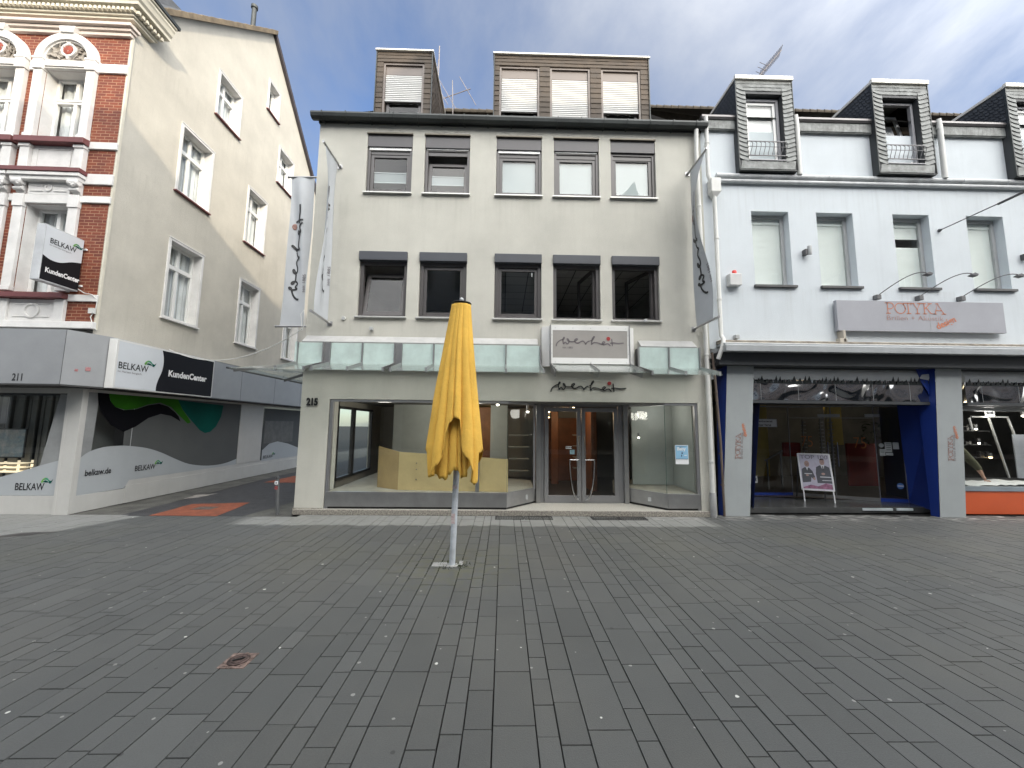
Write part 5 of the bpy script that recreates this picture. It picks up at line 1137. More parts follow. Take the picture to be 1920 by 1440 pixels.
be = [(0,1),(1,2),(2,3),(3,4),(4,5),(2,6),(6,7),(7,8),(8,9),(9,10),(10,11),(2,12),(12,13),(13,14),(14,15),(0,16),(16,17),(17,18),(18,19),(0,20),(20,21),(21,22),(22,23)]
skin_chain('body', body, be, skin, pr.o, PO)
sl = [(p[0],p[1],p[2],p[3]+.012) for p in body]
skin_chain('jumper', [sl[0],sl[1],sl[2],sl[6],sl[7],sl[8],(10.325,8.25,.83,.052),sl[12],sl[13],sl[14]], [(0,1),(1,2),(2,3),(3,4),(4,5),(5,6),(2,7),(7,8),(8,9)], olive, pr.o, PO)
skin_chain('trousers', [(9.92,8.80,1.0,.115),sl[16],sl[17],(10.03,8.89,.24,.055),sl[20],sl[21],(9.80,8.97,.24,.055)], [(0,1),(1,2),(2,3),(0,4),(4,5),(5,6)], navy, pr.o, PO)
for k in range(5):
    a_ = R(-60+k*28); L = (.030,.052,.057,.052,.042)[k]
    q0 = (10.32+.018*(k-2)*.8, 8.165, .645); dx = .012*(k-2)
    skin_chain('finger', [(*q0,.009),(q0[0]+dx*.8,q0[1]-L*.5,q0[2]-.002,.008),(q0[0]+dx*1.3,q0[1]-L,q0[2]-.022,.007)], [(0,1),(1,2)], skin, pr.o, PO)
hd = MB(); hd.lathe([(.02,1.745),(.06,1.735),(.088,1.70),(.093,1.66),(.086,1.62),(.07,1.60)], (10.07,8.445,0), 20); pr.part('hair', hd, mat('brown_hair', (.04,.025,.015), .8), smooth=True)
# roof-side lamps and sign of the optician
T = Thing('optician_sign', 'long grey shop sign with orange slab lettering below the upper windows', 'shop sign', (8.5,7.5,3.69))
b = MB(); b.box(6.77,10.28,7.49,7.56,3.69,4.33); T.part('board', b, signgrey, bevel=.004)
b = MB(); b.box(8.695,8.70,7.4875,7.489,3.69,4.33); T.part('joint', b, greyframe)
k = 1.25/1355; b = MB(); slab_caps(b, lambda u,v: (7.79+u*k, 7.486, 4.06+v*k), 17); T.part('large_lettering', b, ink_or, fix=False)
b = MB(); text(b, 'Brillen + Akustik', lambda u,v: (7.80+u, 7.486, 3.925+v), width=1.18, height=.10, bold=-.012); T.part('second_line', b, mat('pale_orange_print', (.44,.24,.20), .6), fix=False)
ca, sa = math.cos(R(23)), math.sin(R(23)); b = MB(); text(b, 'design', lambda u,v: (8.84+u*ca-v*sa, 7.4855, 3.745+u*sa+v*ca), width=.44, height=.13, bold=.02); T.part('slanted_word', b, ink_or, fix=False)
for k, (bx, hx) in enumerate(((7.70,8.35),(8.59,9.27),(9.48,10.21))):
    T = Thing('sign_lamp', ('grey curved arm lamp above the left end of the optician sign','grey curved arm lamp above the middle of the optician sign','grey curved arm lamp above the right end of the optician sign')[k], 'lamp', (bx,7.56,4.36), group='arm lamps over the optician sign')
    b = MB(); b.box(bx-.05,bx+.045,7.50,7.599,4.37,4.47); T.part('base', b, mat('lamp_grey', (.20,.20,.20), .4, metal=.4), bevel=.01)
    b = MB(); P_ = [(bx+(hx-bx)*u*.92, 7.52-.42*math.sin(u*math.pi/2), 4.46+.33*math.sin(u*math.pi*.62)) for u in [i/12 for i in range(13)]]; b.tube(P_, .009, 6); T.part('arm', b, darkmetal, smooth=True)
    e_ = Vector(P_[-1]); b = MB(); b.prism([(e_.x-.05,e_.y-.02,e_.z-.02),(e_.x+.03,e_.y-.02,e_.z+.03),(e_.x+.10,e_.y-.02,e_.z-.0),(e_.x+.07,e_.y-.02,e_.z-.045)], (0,.09,0)); T.part('lamp_head', b, darkmetal, bevel=.006)
for x, lab in ((6.28,'small grey up-down wall light between the two left blue-white windows'),(10.99,'small grey up-down wall light at the right edge beyond the fourth window')):
    T = Thing('wall_light', lab, 'wall light', (x,7.55,5.3), group='up-down wall lights')
    b = MB(); b.box(x-.055,x+.0,7.50,7.598,5.30,5.42); T.part('bracket', b, darkmetal); b = MB(); b.lathe([(.035,5.30),(.038,5.31),(.038,5.47),(.035,5.48)], (x+.03,7.50,0), 16); T.part('tube', b, greyframe, smooth=True)
b = MB(); b.box(6.83,6.88,7.45,7.597,3.452,3.69); b.box(6.75,6.90,7.45,7.55,3.452,3.52)
single('junction_box', 'small beige junction box below the left end of the optician sign', 'junction box', b, mat('beige_plastic', (.55,.50,.42), .6), (6.82,7.5,3.46), bevel=.004)
b = MB(); b.box(4.66,4.74,7.50,7.598,3.50,3.58); b.box(4.69,4.71,7.52,7.598,3.452,3.50)
single('camera_fitting', 'tiny white fitting on the wall above the left pillar', 'wall fitting', b, greyframe, (4.7,7.5,3.5), bevel=.008)

# ================================================================ left corner house (red brick front, plain side)
B = Thing('brick_corner_house', 'ornate red brick and stucco corner house with plain beige gable side', 'building', (-7.95,7.45,0), rz=R(1.04), local=True)
LX = -7.2
SW = [(2.37,3.35,10.11,11.45),(1.40,2.49,7.26,9.02),(4.48,5.17,12.15,13.25),(5.32,6.32,10.10,11.46),(3.93,4.94,7.23,9.04),(1.40,2.49,4.13,6.08),(3.92,4.93,4.08,6.06),(6.40,7.42,4.05,5.98),(6.42,7.45,7.2,9.0)]
b = MB(); b.wall([(0,2.2),(9.6,2.2),(9.6,9.9),(4.50,15.0),(0,10.5)], [rect(a+.07,c-.07,z0+.05,z1-.07) for a,c,z0,z1 in SW], SX(0), .24)
b.poly((LX,9.6,0),(0,9.6,0),(0,9.6,9.9),(LX,9.6,9.9))
sw = B.part('side_wall', b, plasterL, fix=False)
def side_window(a, c, z0, z1, kind):
    b = MB()
    for (p,q,r,s_) in ((a,a+.07,z0,z1),(c-.07,c,z0,z1),(a+.07,c-.07,z1-.07,z1),(a+.07,c-.07,z0,z0+.05)): b.box(.002,.028,p,q,r,s_)
    b.box(.028,.04,a-.015,c+.015,z1-.015,z1+.012)
    f = B.part('window_surround', b, stucco, sw, bevel=.004)
    b = MB(); b.box(-.02,.07,a-.02,c+.02,z0-.028,z0+.002); B.part('sill', b, redpaint if z1 > 7 else stucco, f)
    A, C, Z0, Z1 = a+.07, c-.07, z0+.05, z1-.07; X = -.24
    for (p,q,n_) in (((A,Z0),(A,Z1),0),): pass
    b = MB(); b.poly((0,A+.001,Z0),(X,A+.001,Z0),(X,A+.001,Z1),(0,A+.001,Z1)); b.poly((0,C-.001,Z0),(X,C-.001,Z0),(X,C-.001,Z1),(0,C-.001,Z1)); b.poly((0,A,Z1-.001),(X,A,Z1-.001),(X,C,Z1-.001),(0,C,Z1-.001)); B.part('reveal', b, stucco, f, fix=False)
    fr = MB(); zt = Z0+(Z1-Z0)*.70; m_ = (A+C)/2
    def yb(y0,y1,za,zb,x0=X+.0,x1=X+.06): fr.box(x0,x1,y0,y1,za,zb)
    yb(A,A+.06,Z0,Z1); yb(C-.06,C,Z0,Z1); yb(A+.06,C-.06,Z1-.06,Z1); yb(A+.06,C-.06,Z0,Z0+.07)
    yb(m_-.035,m_+.035,Z0+.07,Z1-.06,X+.0,X+.065)
    if kind == 0: yb(A+.06,C-.06,zt-.05,zt+.05,X+.0,X+.075)
    w_ = B.part('window', fr, whiteframe, f, bevel=.004) if False else B.part('window_frame', fr, whiteframe, f, bevel=.004)
    g_ = MB(); g_.poly((X+.03,A,Z0),(X+.03,C,Z0),(X+.03,C,Z1),(X+.03,A,Z1)); B.part('pane', g_, pane, f, fix=False)
    g_ = MB(); n = 16
    for i in range(n):
        y0, y1 = A+(C-A)*i/n, A+(C-A)*(i+1)/n; o = lambda k: .02*math.sin(k*2.3+a)
        g_.poly((X-.06+o(i),y0,Z0),(X-.06+o(i+1),y1,Z0),(X-.06+o(i+1),y1,Z1),(X-.06+o(i),y0,Z1))
    B.part('net_curtain', g_, curtain, f, fix=False)
for i, w in enumerate(SW): side_window(*w, 1 if i in (2,) else 0)
# roof edge tiles on the verge and the vent
b = MB(); n = 15
for i in range(n):
    u0, u1 = i/n, (i+1)/n; y0, z0, y1, z1 = -.02+4.52*u0, 10.52+4.50*u0, -.02+4.52*u1+.05, 10.52+4.50*u1+.05
    b.prism([(.14,y0,z0-.12),(.14,y1,z1-.12),(.14,y1,z1+.035),(.14,y0,z0+.06)], (-.30,0,0))
B.part('verge_tiles', b, mat('verge_tile', (.20,.155,.10), .8, var=.2, vs=5), bevel=.006)
b = MB()
for i in range(n+2):
    u0, u1 = i/n, (i+1)/n; y0, z0, y1, z1 = 4.5+4.52*u0, 15.02-4.50*u0, 4.5+4.52*u1, 15.02-4.50*u1
    b.prism([(.10,y0,z0-.13),(.10,y1+.04,z1-.17),(.10,y1+.04,z1+.0),(.10,y0,z0+.05)], (-.24,0,0))
B.part('rear_verge', b, mat('dark_verge', (.06,.05,.055), .7))
b = MB(); b.poly((-.1,-.1,10.5),(-.1,4.5,15.02),(LX,4.5,15.02),(LX,-.1,10.5)); b.poly((-.1,4.5,15.02),(-.1,9.8,9.75),(LX,9.8,9.75),(LX,4.5,15.02)); B.part('roof', b, slate_d, fix=False)
b = MB(); b.lathe([(.07,14.2),(.07,15.25),(.10,15.27),(.10,15.36),(.07,15.38)], (-.35,4.0,0), 14); B.part('vent_pipe', b, zinc)
# brick front with openings
cols = [-1.145, -2.525, -3.905, -5.285]
b = MB(); b.wall([(-6.9,3.47),(-.001,3.47),(-.001,10.1),(-6.9,10.1)], [rect(c-.43,c+.43,7.36,8.90) for c in cols]+[rect(c-.42,c+.42,4.19,5.98) for c in cols], FX(0), .30)
b.poly((0.0,0,3.47),(.0,.02,3.47),(.0,.02,10.1),(0,0,10.1))
B.part('brick_wall', b, brick, fix=False)
b = MB(); b.box(-.012,.03,.0,.05,3.47,10.45); B.part('corner_strip', b, cream)
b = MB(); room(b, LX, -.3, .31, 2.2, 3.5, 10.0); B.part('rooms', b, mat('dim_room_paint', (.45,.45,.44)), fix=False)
def band(b, x0, x1, z0, z1, d=.035, wrap=True): b.box(x0, (.02 if wrap else x1), -d, -.001, z0, z1)
b = MB()
for z0, z1 in ((8.88,9.08),(7.18,7.33),(6.42,6.64),(6.03,6.17),(4.01,4.14)):
    b.box(-.56,.03,-.04,.0,z0,z1)
    for c in cols[:-1]: b.box(c-.75,c-.63,-.04,.0,z0,z1)
b.box(-6.9,.05,-.08,.0,3.47,3.60); B.part('stucco_band', b, stucco, bevel=.008)
def ellipse_arc(c, r0, r1, z, y0, y1, b, n=20, sq=1.0):
    for i in range(n):
        a0, a1 = math.pi*i/n, math.pi*(i+1)/n; P = lambda r, a: (c+r*math.cos(a), z+r*math.sin(a)*sq)
        q = [P(r0,a0),P(r1,a0),P(r1,a1),P(r0,a1)]; b.prism([(x,y0,zz) for x, zz in q], (0,y1-y0,0))
for ci, c in enumerate(cols):
    # upper bay
    b = MB(); 
    for s_ in (-1,1):
        x0, x1 = sorted((c+s_*.435, c+s_*.60)); b.box(x0,x1,-.09,-.001,7.33,8.86); b.box(x0-.015,x1+.015,-.12,-.001,8.86,9.10); b.box(x0-.01,x1+.01,-.11,-.001,7.33,7.44); b.box(x0-.03,x1+.03,-.13,-.001,9.07,9.12)
    b.box(c-.435,c+.435,-.075,-.001,8.90,9.09); b.box(c-.40,c+.40,-.10,-.076,8.93,8.95)
    B.part('window_surround', b, stucco, bevel=.008)
    b = MB(); ellipse_arc(c,.44,.60,9.12,-.12,-.001,b,20,.93); ellipse_arc(c,.41,.45,9.12,-.085,-.001,b,20,.93); b.prism([(c-.13,-.15,9.66),(c+.13,-.15,9.66),(c+.16,-.15,9.80),(c-.16,-.15,9.80)], (0,.149,0)); hood = B.part('arch_hood', b, stucco, bevel=.006)
    b = MB(); ellipse_arc(c,0.02,.42,9.12,-.03,-.002,b,14,.93); rn = random.Random(ci)
    for k in range(46):
        a_ = math.pi*(.04+.92*rn.random()); r_ = .14+.25*rn.random(); x, z = c+r_*math.cos(a_), 9.12+r_*math.sin(a_)*.9; t_ = a_+rn.uniform(-.9,.9); l = .05+.05*rn.random()
        b.bar((x-l*math.cos(t_)*.5,-.045,z-l*math.sin(t_)*.5),(x+l*math.cos(t_)*.5,-.055-.02*rn.random(),z+l*math.sin(t_)*.5), .018+.014*rn.random(), .03)
    B.part('tympanum_relief', b, mat('weathered_relief', (.45,.41,.36), .9, var=.25, vs=14), hood, bevel=.005)
    b = MB(); b.lathe([(.155,-.03),(.15,-.075),(.12,-.08),(.10,-.06)], (c,0,9.33), 24, 'Y'); b.prism([(c-.05,-.07,9.20),(c+.05,-.07,9.20),(c,-.07,9.11)], (0,.04,0)); b.prism([(c-.04,-.08,9.46),(c+.04,-.08,9.46),(c+.02,-.08,9.60),(c-.03,-.08,9.60)], (0,.05,0)); B.part('medallion', b, stucco, hood, smooth=False)
    b = MB(); b.lathe([(.098,-.062),(.095,-.075),(.04,-.085)], (c,0,9.33), 20, 'Y'); B.part('boss', b, mat('boss_red', (.33,.07,.045), .8, var=.2, vs=20), hood, smooth=True)
    for (z0, z1, hw, dx) in ((7.36,8.90,.43,0),(4.19,5.98,.42,0)):
        fr = MB(); y = .20; a_, c_ = c-hw, c+hw; frame_bars(fr, a_, c_, z0, z1, y, y+.06, .055)
        zt = z0+(z1-z0)*.66; fr.box(a_+.055,c_-.055,y-.02,y+.06,zt-.055,zt+.045); fr.box(c-.035,c+.035,y-.01,y+.06,z0+.055,zt-.055); fr.box(c-.035,c+.035,y-.01,y+.06,zt+.045,z1-.055); fr.box(a_+.055,c_-.055,y-.035,y-.02,zt-.01,zt+.02)
        f = B.part('window', fr, whiteframe, bevel=.004)
        g_ = MB(); g_.poly((a_,y+.03,z0),(c_,y+.03,z0),(c_,y+.03,z1),(a_,y+.03,z1)); B.part('pane', g_, pane, f, fix=False)
        b = MB(); b.box(a_+.0,a_+.002,0,y,z0,z1); b.box(c_-.002,c_,0,y,z0,z1); b.box(a_,c_,0,y,z1-.002,z1); B.part('reveal', b, stucco, f)
        g_ = MB(); n = 22
        for i in range(n):
            u0, u1 = i/n, (i+1)/n; o = lambda k: .025*math.sin(k*1.9+ci)
            lo = lambda u: z0+(.0 if u < .33 or u > .62 else .05)
            if .40 < u0 < .58 and z0 > 7: continue
            x0, x1 = a_+(c_-a_)*u0, a_+(c_-a_)*u1; g_.poly((x0,y+.16+o(i),z0),(x1,y+.16+o(i+1),z0),(x1,y+.13+o(i+1),z1),(x0,y+.13+o(i),z1))
        B.part('curtain', g_, curtain, f, fix=False)
    # sills, panels, lower hood
    b = MB(); b.box(c-.68,c+.65,-.17,-.001,7.215,7.33); b.prism([(c-.66,-.001,7.33),(c-.66,-.15,7.33),(c-.66,-.04,7.355),(c-.66,-.001,7.36)], (1.30,0,0)); b.box(c-.70,c+.69,-.20,-.001,6.575,6.66); b.box(c-.66,c+.64,-.15,-.001,4.04,4.135); B.part('painted_sill', b, redpaint, bevel=.008)
    b = MB()
    for s_ in (-1,1):
        x0, x1 = sorted((c+s_*.43, c+s_*.61)); b.box(x0,x1,-.10,-.001,6.665,7.21); b.box(x0-.015,x1+.015,-.12,-.001,7.14,7.205); b.box(x0,x1,-.07,-.001,3.60,4.03); b.box(x0-.01,x1+.01,-.09,-.001,4.19,4.28); b.box(x0,x1,-.065,-.001,4.28,5.90); b.box(x0-.01,x1+.01,-.085,-.001,5.90,6.16)
    b.box(c-.43,c+.43,-.035,-.001,6.665,7.21); b.box(c-.33,c+.33,-.05,-.036,6.76,6.775); b.box(c-.33,c+.33,-.05,-.036,7.12,7.135); b.box(c-.33,c-.315,-.05,-.036,6.76,7.12); b.box(c+.315,c+.33,-.05,-.036,6.76,7.12)
    b.box(c-.43,c+.43,-.03,-.001,3.60,4.03); b.box(c-.34,c+.34,-.045,-.031,3.68,3.70); b.box(c-.34,c+.34,-.045,-.031,3.93,3.95)
    b.box(c-.42,c+.42,-.055,-.001,5.985,6.16); b.box(c-.40,c+.40,-.045,-.001,6.165,6.42); b.box(c-.66,c+.64,-.15,-.001,6.42,6.50); b.box(c-.68,c+.67,-.18,-.001,6.50,6.57)
    B.part('stucco_panel', b, stucco, bevel=.008)
    b = MB(); b.lathe([(.15,-.03),(.145,-.055),(.115,-.055),(.11,-.032)], (c,0,3.81), 24, 'Y'); b.lathe([(.075,-.04),(.072,-.065),(.05,-.065),(.045,-.05)], (c,0,6.30), 20, 'Y')
    for sx_ in (-1,1):
        for k in range(3): b.box(c+sx_*.22-.12,c+sx_*.22+.12,-.06,-.044,6.23+k*.055,6.245+k*.055) if k != 1 else None
    B.part('ring_ornament', b, stucco)
    b = MB(); rn = random.Random(ci+20)
    for s_ in (-1,1):
        x = c+s_*.53; b.lathe([(.055,x-.10),(.07,x-.08),(.07,x+.08),(.055,x+.10)], (0,-.10,6.39), 12, 'X'); b.lathe([(.035,x-.09),(.04,x+.09)], (0,-.08,6.26), 10, 'X'); b.prism([(x-.08,-.001,6.42),(x-.08,-.12,6.40),(x-.08,-.05,6.20),(x-.08,-.001,6.18)], (.16,0,0))
        for k in range(6): b.lathe([(.008,-.17),(.03,-.15),(.03,-.12)], (x-.08+.03*k,0,6.36+rn.uniform(-.05,.03)), 8, 'Y')
    B.part('scroll_console', b, stucco, bevel=.004)
# entablature and cornice, returning round the corner
b = MB(); b.box(-6.9,.04,-.06,.02,9.72,9.80); b.box(-6.9,.07,-.10,.05,9.80,9.87); b.box(-6.9,.11,-.16,.08,9.87,9.94); B.part('string_moulding', b, mat('pinkish_trim', (.64,.56,.50), .8, var=.08), bevel=.01)
b = MB(); b.box(-6.9,.10,-.10,.40,10.07,10.12); b.box(-6.9,.13,-.14,.45,10.12,10.16); b.box(-6.9,.17,-.17,.5,10.24,10.28)
prof = [(0,10.28),(.24,10.28),(.25,10.34),(.30,10.38),(.33,10.46),(.36,10.50),(.36,10.545),(.40,10.56),(.40,10.60),(0,10.60)]
b.prism([(-6.9,-d,z) for d, z in prof], (6.9+.10,0,0))
b.add([(.10+d*.0,-d,z) for d, z in prof]+[(.10+d*.8,-d,z) for d, z in prof]+[(.10+d*.8,.55,z) for d, z in prof]+[(.0,.55,z) for d, z in prof], [tuple([i,i+1,i+11,i+10]) for i in range(9)]+[tuple([10+i,11+i,21+i,20+i]) for i in range(9)]+[tuple(20+i for i in range(10))])
B.part('cornice', b, cream, fix=False)
b = MB(); x = -4.2
while x < .16: b.box(x,x+.052,-.215,-.14,10.165,10.238); x += .092
y = -.14
while y < .42: b.box(.14,.235,y,y+.052,10.165,10.238); y += .092
B.part('dentil', b, cream, bevel=.006)
b = MB(); b.prism([(-6.9,-.44,10.60),(-6.9,-.44,10.67),(-6.9,-.30,10.67),(-6.9,-.30,10.60)], (7.35,0,0)); b.box(.36,.45,-.44,.6,10.60,10.67); B.part('gutter', b, zinc)
b = MB(); b.poly((-6.9,-.25,10.6),(-.3,-.25,10.6),(-.75,.75,12.4),(-6.9,.75,12.4)); b.poly((-.3,-.25,10.6),(.3,.3,10.7),(-.4,1.5,12.2),(-.75,.75,12.4)); m_ = B.part('mansard', b, slate_d, fix=False)
b = MB()
for x in (-1.4,-2.9,-4.4):
    b.box(x-.55,x+.55,-.33,-.28,10.66,10.74); b.box(x-.55,x-.47,-.33,-.28,10.74,11.9); b.box(x+.47,x+.55,-.33,-.28,10.74,11.9); b.box(x-.55,x+.55,-.33,-.28,11.9,11.98)
B.part('attic_window', b, whiteframe, m_)
b = MB()
for x in (-1.4,-2.9,-4.4): b.poly((x-.5,-.30,10.7),(x+.5,-.30,10.7),(x+.5,-.30,11.95),(x-.5,-.30,11.95))
B.part('attic_pane', b, pane, m_, fix=False)
# grey canopy box round the shop
F = [(-6.9,-.55),(.12,-.55),(.34,.02),(.34,9.4)]
b = MB(); z0, z1 = 2.345, 3.33
for (p, q) in zip(F, F[1:]): b.poly((*p,z0),(*q,z0),(*q,z1-(.03 if q[1] > 5 else 0)),(*p,z1))
b.poly(*[(*p,z0) for p in F],(0,9.4,z0),(0,0,z0),(-6.9,0,z0)); b.poly(*[(*p,z1) for p in F],(0,9.4,z1-.03),(0,0,z1),(-6.9,0,z1)); b.poly((.34,9.4,z0),(0,9.4,z0),(0,9.4,z1),(.34,9.4,z1))
fa = B.part('canopy_box', b, fascia_m, fix=False)
b = MB()
for (p, q) in zip(F, F[1:]): b.bar((p[0],p[1],z0-.012),(q[0],q[1],z0-.012), .03, .03)
b.box(-6.9,.1,-.5,-.02,z0-.03,z0-.003); b.box(.02,.30,.05,9.3,z0-.03,z0-.003)
B.part('canopy_soffit', b, mat('soffit_dark', (.045,.045,.045), .7), fa)
b = MB(); disc(b, (.02,2.66), .03, lambda x,y: (.20+x*.3,-.345+x*.8,y), 10); b.v = [(.235+(.0)+.0*p[0], -.26+ (i-5)*.004, p[2]) for i, p in enumerate(b.v)]
b = MB(); 
for (u, z, s_) in ((.30,2.62,.022),(.55,2.66,.035)):
    x, y = .12+.22*u, -.55+.57*u; b.prism([(x-.386*s_+.006,y-.92*s_-.002,z-s_),(x+.386*s_+.006,y+.92*s_-.002,z-s_),(x+.386*s_+.006,y+.92*s_-.002,z+s_),(x-.386*s_+.006,y-.92*s_-.002,z+s_)], (.002,-.001,0))
B.part('torn_sticker', b, mat('sticker_pink', (.50,.30,.31), .7, var=.4, vs=60, col2=(.30,.06,.06)), fa)
n_ = digits('211', 'dark numerals 211 on the grey canopy box of the corner house', 0, 0, .17, .125, 0, ink, .02)
n_.location = (-7.95-.69*math.cos(R(1.04))+.56*math.sin(R(1.04)), 7.45-.69*math.sin(R(1.04))-.553*math.cos(R(1.04)), 2.40); n_.rotation_euler = (0,0,R(1.04))
for v_ in n_.data.vertices: v_.co.x += .085
b = MB()
for y in (3.9,5.6,7.3): b.box(.338,.3425,y,y+.006,2.35,3.30)
for x in (-1.6,-3.2): b.box(x,x+.006,-.5525,-.548,2.35,3.33)
b.box(.118,.1225,-.552,-.547,2.35,3.33); B.part('panel_joint', b, darkmetal, fa)
# shop front
b = MB(); b.box(-6.9,-.20,-.02,.0,.0,.33); b.prism([(.02,-.05,0),(.02,1.02,0),(.02,1.02,.30),(.02,.0,.32)], (-.05,0,0)); b.box(-.03,.025,1.021,9.4,.0,.36); b.box(-.03,.012,1.021,9.4,.36,.47); B.part('white_base', b, mat('white_panel', (.52,.515,.49), .5, var=.04, streak=.15), bevel=.004)
b = MB(); b.box(-.25,-.20,-.06,.0,.0,2.33); b.box(-.20,.03,-.06,-.02,.0,2.33); b.box(-.04,.03,-.02,.05,.0,2.33); b.box(-.03,.02,4.49,5.64,.47,2.33); b.box(-6.9,-.25,-.03,.0,2.22,2.33); b.box(-.03,.02,.05,4.49,2.26,2.33); b.box(-.03,.02,5.64,9.4,2.26,2.33); b.box(-1.62,-1.57,-.03,0,.33,2.22); B.part('white_post', b, mat('white_panel', (.52,.515,.49), .5), bevel=.004)
def sp(y0,y1,z0,z1,x=.008): return [(x,y0,z0),(x,y1,z0),(x,y1,z1),(x,y0,z1)]
b = MB(); b.poly(*sp(.05,1.02,.31,2.27)); B.part('shop_pane', b, pane_sh, fix=False)
b = MB(); b.poly(*sp(1.03,4.49,.46,2.27)); B.part('shop_pane', b, pane_sh, fix=False)
b = MB(); b.poly(*sp(5.64,9.4,.42,2.27)); B.part('shop_pane', b, pane_sh, fix=False)
b = MB(); b.poly((-6.9,-.012,.33),(-.25,-.012,.33),(-.25,-.012,2.23),(-6.9,-.012,2.23)); B.part('shop_pane', b, pane_sh, fix=False)
b = MB(); b.box(.0,.012,1.02,1.035,.31,2.27); B.part('pane_joint', b, greyframe)
b = MB(); room(b, -4.6, -.35, .6, 9.3, .12, 2.5); B.part('shop_walls', b, mat('grey_shop_wall', (.16,.165,.165), .9), fix=False)
b = MB(); b.box(-6.9,-.03,.02,9.3,.09,.12); B.part('shop_floor', b, room_d)
b = MB()
for k in range(26):
    x = -2.6+k*.085; b.box(x,x+.055,.42+.03*math.sin(k*2),.45+.03*math.sin(k*2),.25,2.2)
for k in range(10): y = .30+k*.09; b.box(-.62,-.60,y,y+.055,.3,2.2)
B.part('vertical_blind', b, mat('grey_blind', (.24,.24,.235), .8, var=.1), bevel=.003)
b = MB(); b.box(-2.0,-1.12,.15,.17,1.0,1.55); B.part('info_screen', b, mat('screen_frame', (.03,.03,.03), .4)); 
b = MB(); b.box(-1.98,-1.14,.146,.149,1.02,1.53); B.part('screen_picture', b, mat('screen_picture', (.10,.16,.20), .4, var=.5, vs=9, col2=(.30,.27,.25)))
b = MB()
for z in (.72,.80,.88): b.box(-1.95,-1.25,.2,.9,z,z+.012)
B.part('lit_shelf', b, mat('lit_shelf', (.6,.5,.35), .6, emit=((1,.85,.6), .7)))
b = MB()
for yy, zz in ((.24,2.04),(.33,2.04),(.24,1.97),(.33,1.97)): b.box(-.50,-.48,yy,yy+.06,zz,zz+.012)
B.part('small_lamp', b, lampglow)
# films on the glass: hill, screen film and the big wave
X0 = .0105
hill = [(.06,1.02),(.2,1.12),(.45,1.19),(.75,1.205),(.99,1.19),(1.42,1.12),(1.80,1.00),(2.22,.82),(2.67,.65),(3.23,.55),(3.76,.53),(4.15,.565),(4.48,.63)]
hill = smooth_path(hill, 4)
b = MB(); b.add([(X0+.004,y,z) for y, z in hill]+[(X0+.004,y,.315 if y < 1.025 else .465) for y, z in hill], [(i,i+1,len(hill)+i+1,len(hill)+i) for i in range(len(hill)-1)]); B.part('hill_film', b, decal_w, fix=False)
b = MB(); h2 = [p for p in hill if p[0] >= .84]; b.add([(X0,y,z-.01) for y, z in h2]+[(X0,y,2.27) for y, z in h2], [(i,i+1,len(h2)+i+1,len(h2)+i) for i in range(len(h2)-1)]); B.part('screen_film', b, decal_g, fix=False)
b = MB(); b.poly((X0,.055,1.0),(X0,.24,1.12),(X0,.27,2.27),(X0,.055,2.27)); B.part('screen_film', b, mat('pale_film', (.30,.31,.31), .6), fix=False)
def shape(pts, m, nm, x, k=4): b = MB(); q = smooth_path(pts+[pts[0]], k)[:-1] if k > 1 else pts; b.add([(x,y,z) for y, z in q], tessellate_polygon([[Vector((y,z,0)) for y, z in q]])); B.part(nm, b, m, fix=False)
shape([(.44,2.26),(.50,2.10),(.60,2.0),(.82,1.95),(1.05,1.98),(1.34,2.09),(1.65,2.15),(1.96,2.06),(2.24,1.85),(2.50,1.67),(2.60,1.70),(2.50,1.82),(2.28,2.03),(2.14,2.26)], green1, 'wave_film', X0+.003, 1)
shape([(.22,2.26),(.26,2.05),(.34,1.88),(.56,1.63),(.84,1.49),(1.10,1.60),(1.38,1.79),(1.69,1.89),(1.98,1.85),(2.27,1.72),(2.20,1.84),(2.08,1.94),(1.86,2.07),(1.61,2.12),(1.34,2.07),(1.06,1.97),(.78,1.94),(.60,2.0),(.48,2.12),(.44,2.26)], decal_k, 'wave_film', X0+.006, 1)
shape([(2.14,2.24),(2.30,2.02),(2.52,1.82),(2.72,1.66),(2.92,1.50),(3.11,1.42),(3.30,1.45),(3.50,1.60),(3.66,1.86),(3.72,2.19)], green2, 'wave_film', X0+.003, 1)
hf = [(-6.9,.9),(-4,.35),(-2.3,.42),(-1.53,.60),(-1.3,.66),(-.9,.78),(-.6,.88),(-.26,.98)]
b = MB(); b.add([(x,-.016,z) for x, z in hf]+[(x,-.016,.335) for x, z in hf], [(i,i+1,8+i+1,8+i) for i in range(7)]); B.part('hill_film', b, decal_w, fix=False)
b = MB(); b.poly((-.62,-.014,.86),(-.26,-.014,.98),(-.26,-.014,2.2),(-.42,-.014,2.2)); B.part('screen_film', b, mat('pale_film', (.30,.31,.31), .6), fix=False)
b = MB(); h3 = [(5.72,.80),(6.1,1.0),(6.6,1.06),(7.3,.95),(8.3,.7),(9.3,.6)]; b.add([(X0+.004,y,z) for y, z in h3]+[(X0+.004,y,.44) for y, z in h3], [(i,i+1,6+i+1,6+i) for i in range(5)]); B.part('hill_film', b, decal_w, fix=False)
b = MB(); b.poly((X0,5.7,.45),(X0,9.3,.45),(X0,9.3,2.2),(X0,5.7,2.2)); B.part('screen_film', b, decal_g, fix=False)
b = MB(); b.box(X0+.001,X0+.003,5.78,7.6,1.02,1.78); B.part('photo_film', b, mat('grey_photo', (.16,.16,.15), .6, var=.5, vs=4, col2=(.09,.09,.085)))
b = MB()
fs = lambda y0, z0: (lambda x,y: (X0+.010, y0+x, z0+y))
